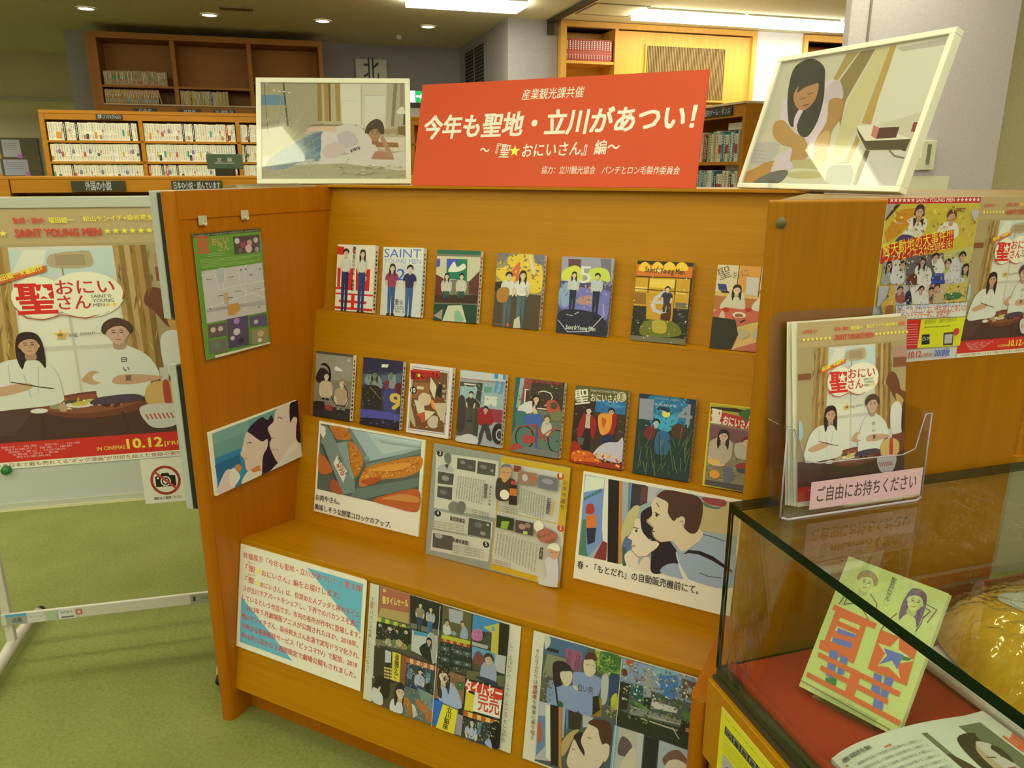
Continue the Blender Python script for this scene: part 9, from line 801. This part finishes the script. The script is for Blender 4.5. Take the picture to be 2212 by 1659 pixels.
# book on its stand
Ms = lean((1.392, -.028, .599), math.atan2(-.374, .927), 32.8)
bk = MB().box(0, .160, 0, .0008, 0, .233).box(0, .160, .0172, .018, 0, .233).box(0, .0008, .0008, .0172, 0, .233).build('gift_book', mat('lime cream cover', obs('b4bc62'), .5), None, Ms); tag(bk, 'pale yellow green book with orange lettering on a clear stand in the case', 'book')
MB().box(.001, .1585, .0009, .0171, .001, .2315).build('pages', PAGES, bk)
p = scaled('stand', .160 / .129, .233 / .183, bk, name='cover_print')
st_ = empty('book_stand'); st_.matrix_world = Ms; tag(st_, 'clear acrylic book stand holding the yellow green book', 'book stand')
clearbox(MB().box(.03, .13, .0185, .0205, -.004, .17), 'back_plate', st_); clearbox(MB().box(.03, .13, -.010, .0205, -.006, -.004), 'lip_plate', st_); clearbox(MB().box(.03, .13, -.0115, -.010, -.006, .012), 'lip_front', st_)
s2 = MB(); s2.prism([(.0205, .15), (.115, -.055), (.113, -.056), (.0205, .146)], .03, .13); clearbox(s2, 'rear_leg', st_)
eg = MB()
for x in (.031, .129): eg.tube([(x, .0205, .15), (x, .114, -.055)], .0008, 5)
eg.build('leg_edge', mat('bright acrylic edge', (.7, .6, .45), .2), st_)

# open magazine lying in the foreground
om = empty('thick_magazine'); om.matrix_world = G_(.034, .258, .5885) @ Matrix.Rotation(math.radians(1), 4, 'Z'); tag(om, 'thick white magazine lying on the red cloth, cut off by the bottom edge', 'magazine')
Wm, Dm = .285, .36; n = 24; V = []; F = []
prof = [(x / n * Wm, .024 + .010 * math.sin(math.pi * min(1, x / n * 1.15)) - .012 * math.exp(-x / n * 14)) for x in range(n + 1)]
for x, z in prof: V += [(x, 0, z), (x, -Dm, z), (x, 0, 0), (x, -Dm, 0)]
for k in range(n):
    b = 4 * k; c = b + 4; F += [(b, b + 1, c + 1, c), (b + 2, c + 2, c + 3, b + 3), (b, c, c + 2, b + 2), (b + 1, b + 3, c + 3, c + 1)]
F += [(0, 2, 3, 1), (4 * n, 4 * n + 1, 4 * n + 3, 4 * n + 2)]
link('page_block', mesh('page_block', V, F, mat('magazine paper', obs('b0b088'), .55)), om)
i = Ink(step=3e-5); i.run(PR['openmag'])
def bend(i, sx, sy):
    out = []
    for x, y, z in i.V:
        u = x * sx; k = min(n - 1e-4, max(0, u / Wm * n)); j = int(k); zz = prof[j][1] + (prof[j + 1][1] - prof[j][1]) * (k - j)
        out.append((u, -Dm + z * sy, zz + .0004 - y - 2e-4))
    i.V = out
# split the large backing so that it bends with the page
i2 = Ink(step=3e-5); i2.y = i.y
bend(i, Wm / .21, Dm / .28)
i.V = i.V[4:]; i.C = i.C[4:]; i.F = [tuple(v - 4 for v in f) for f in i.F[1:]] if i.F[0] == (0, 1, 2, 3) else i.F
i.build('printed_face', om)

# white pad and yellow soft thing in a clear bag
pd = MB().box(.335, .90, -.72, -.10, .5882, .6260).build('white_pad', mat('white quilted pad', obs('c4bc90'), .8, bump=(60, .2)), None, MG, bevel=.017, seg=4); tag(pd, 'white padded mat under the yellow cushion in the case', 'mat')
yb = empty('yellow_cushion'); yb.matrix_world = G_(.645, .355, .6265); tag(yb, 'yellow soft cushion with a pale round patch in a clear plastic bag', 'cushion')
from mathutils import noise
CX, CY, CZ = .305, .325, .092
def cush(x, y):
    t = abs(x / CX) ** 3.8 + abs(y / CY) ** 3.8
    if t >= 1: return 0
    p = Vector((x, y, 0)); return CZ * (1 - t) ** .5 * (1 + .10 * noise.noise(p * 7 + Vector((2, 5, 1))) + .05 * noise.noise(p * 22))
def field(name, m, n, up, wr, parent, grow=1.0):
    V = []; F = []
    for j in range(n + 1):
        for i in range(n + 1):
            u, v = 2 * i / n - 1, 2 * j / n - 1; f = max(abs(u), abs(v)); l_ = (abs(u) ** 3.8 + abs(v) ** 3.8) ** (1 / 3.8) or 1; k = f / l_
            x, y = u * k * CX * .999, v * k * CY * .999; p = Vector((x, y, 0))
            w_ = wr * (abs(noise.noise(p * 30 + Vector((7, 1, 3)))) ** .5 + .6 * abs(noise.noise(p * 75))) if wr else 0
            V.append((x * grow, y * grow, cush(x, y) + up + w_))
    for j in range(n):
        for i in range(n): a_ = j * (n + 1) + i; F.append((a_, a_ + 1, a_ + n + 2, a_ + n + 1))
    return link(name, mesh(name, V, F, m, smooth=True), parent)
field('stuffed_body', mat('yellow plush', obsw('d8a806', .85), .7, bump=(120, .25)), 48, .001, 0, yb)
field('clear_bag', clear('crinkled bag film', (.985, .985, .97), 4.0, .07), 150, .004, .011, yb, 1.015)
V = []; F = []; nn_ = 28; px_, py_ = -.125, .205
for j in range(6):
    for k in range(nn_): r_ = .050 * (j + 1) / 6; x, y = px_ + r_ * math.cos(2 * math.pi * k / nn_), py_ + r_ * math.sin(2 * math.pi * k / nn_); V.append((x, y, cush(x, y) + .0035))
V.append((px_, py_, cush(px_, py_) + .0035))
F = [(j * nn_ + k, j * nn_ + (k + 1) % nn_, (j + 1) * nn_ + (k + 1) % nn_, (j + 1) * nn_ + k) for j in range(5) for k in range(nn_)] + [(len(V) - 1, k, (k + 1) % nn_) for k in range(nn_)]
link('pale_patch', mesh('pale_patch', V, F, mat('pale patch', obs('c0bda6'), .6), smooth=True), yb)
cbx = empty('clear_case'); cbx.matrix_world = G_(.50, .045, .5885); tag(cbx, 'clear plastic box with a dark red card behind the yellow bag', 'box')
clearbox(MB().box(0, .34, 0, .03, 0, .105), 'clear_shell', cbx); MB().box(.05, .30, .012, .016, .004, .09).build('red_card', mat('dark red card', obs('7a2c10'), .6), cbx)

# yellow flyer on the case front
y0 = MG @ frame((-.0125, -.046, .33), (0, -1, 0), (0, 0, 1))
yf = MB().box(0, .148, 0, .0006, 0, .210).build('yellow_flyer', PAPER, None, y0); tag(yf, 'yellow flyer on the wooden front of the glass case, bottom edge', 'flyer')
i = Ink(); i.run(PR['yflyer']); i.build('printed_face', yf)

t = room('side_cabinet', 2.43, 1.9, 0); tag(t, 'grey panelled low cabinet past the right end of the poster screen', 'cabinet')
MB().box(0, .9, 0, .4, 0, .44).build('body', mat('grey lilac laminate', (.42, .38, .40), .6), t); MB().box(-.01, .92, -.015, .42, .44, .465).build('shelf_board', W_FAR, t); MB().box(0, .02, 0, .4, .465, .80).build('side_panel', W_FAR, t); MB().box(-.01, .92, -.015, .42, .80, .82).build('top_panel', W_FAR, t); MB().box(.02, .9, .36, .38, .465, .80).build('back_panel', W_FAR, t)
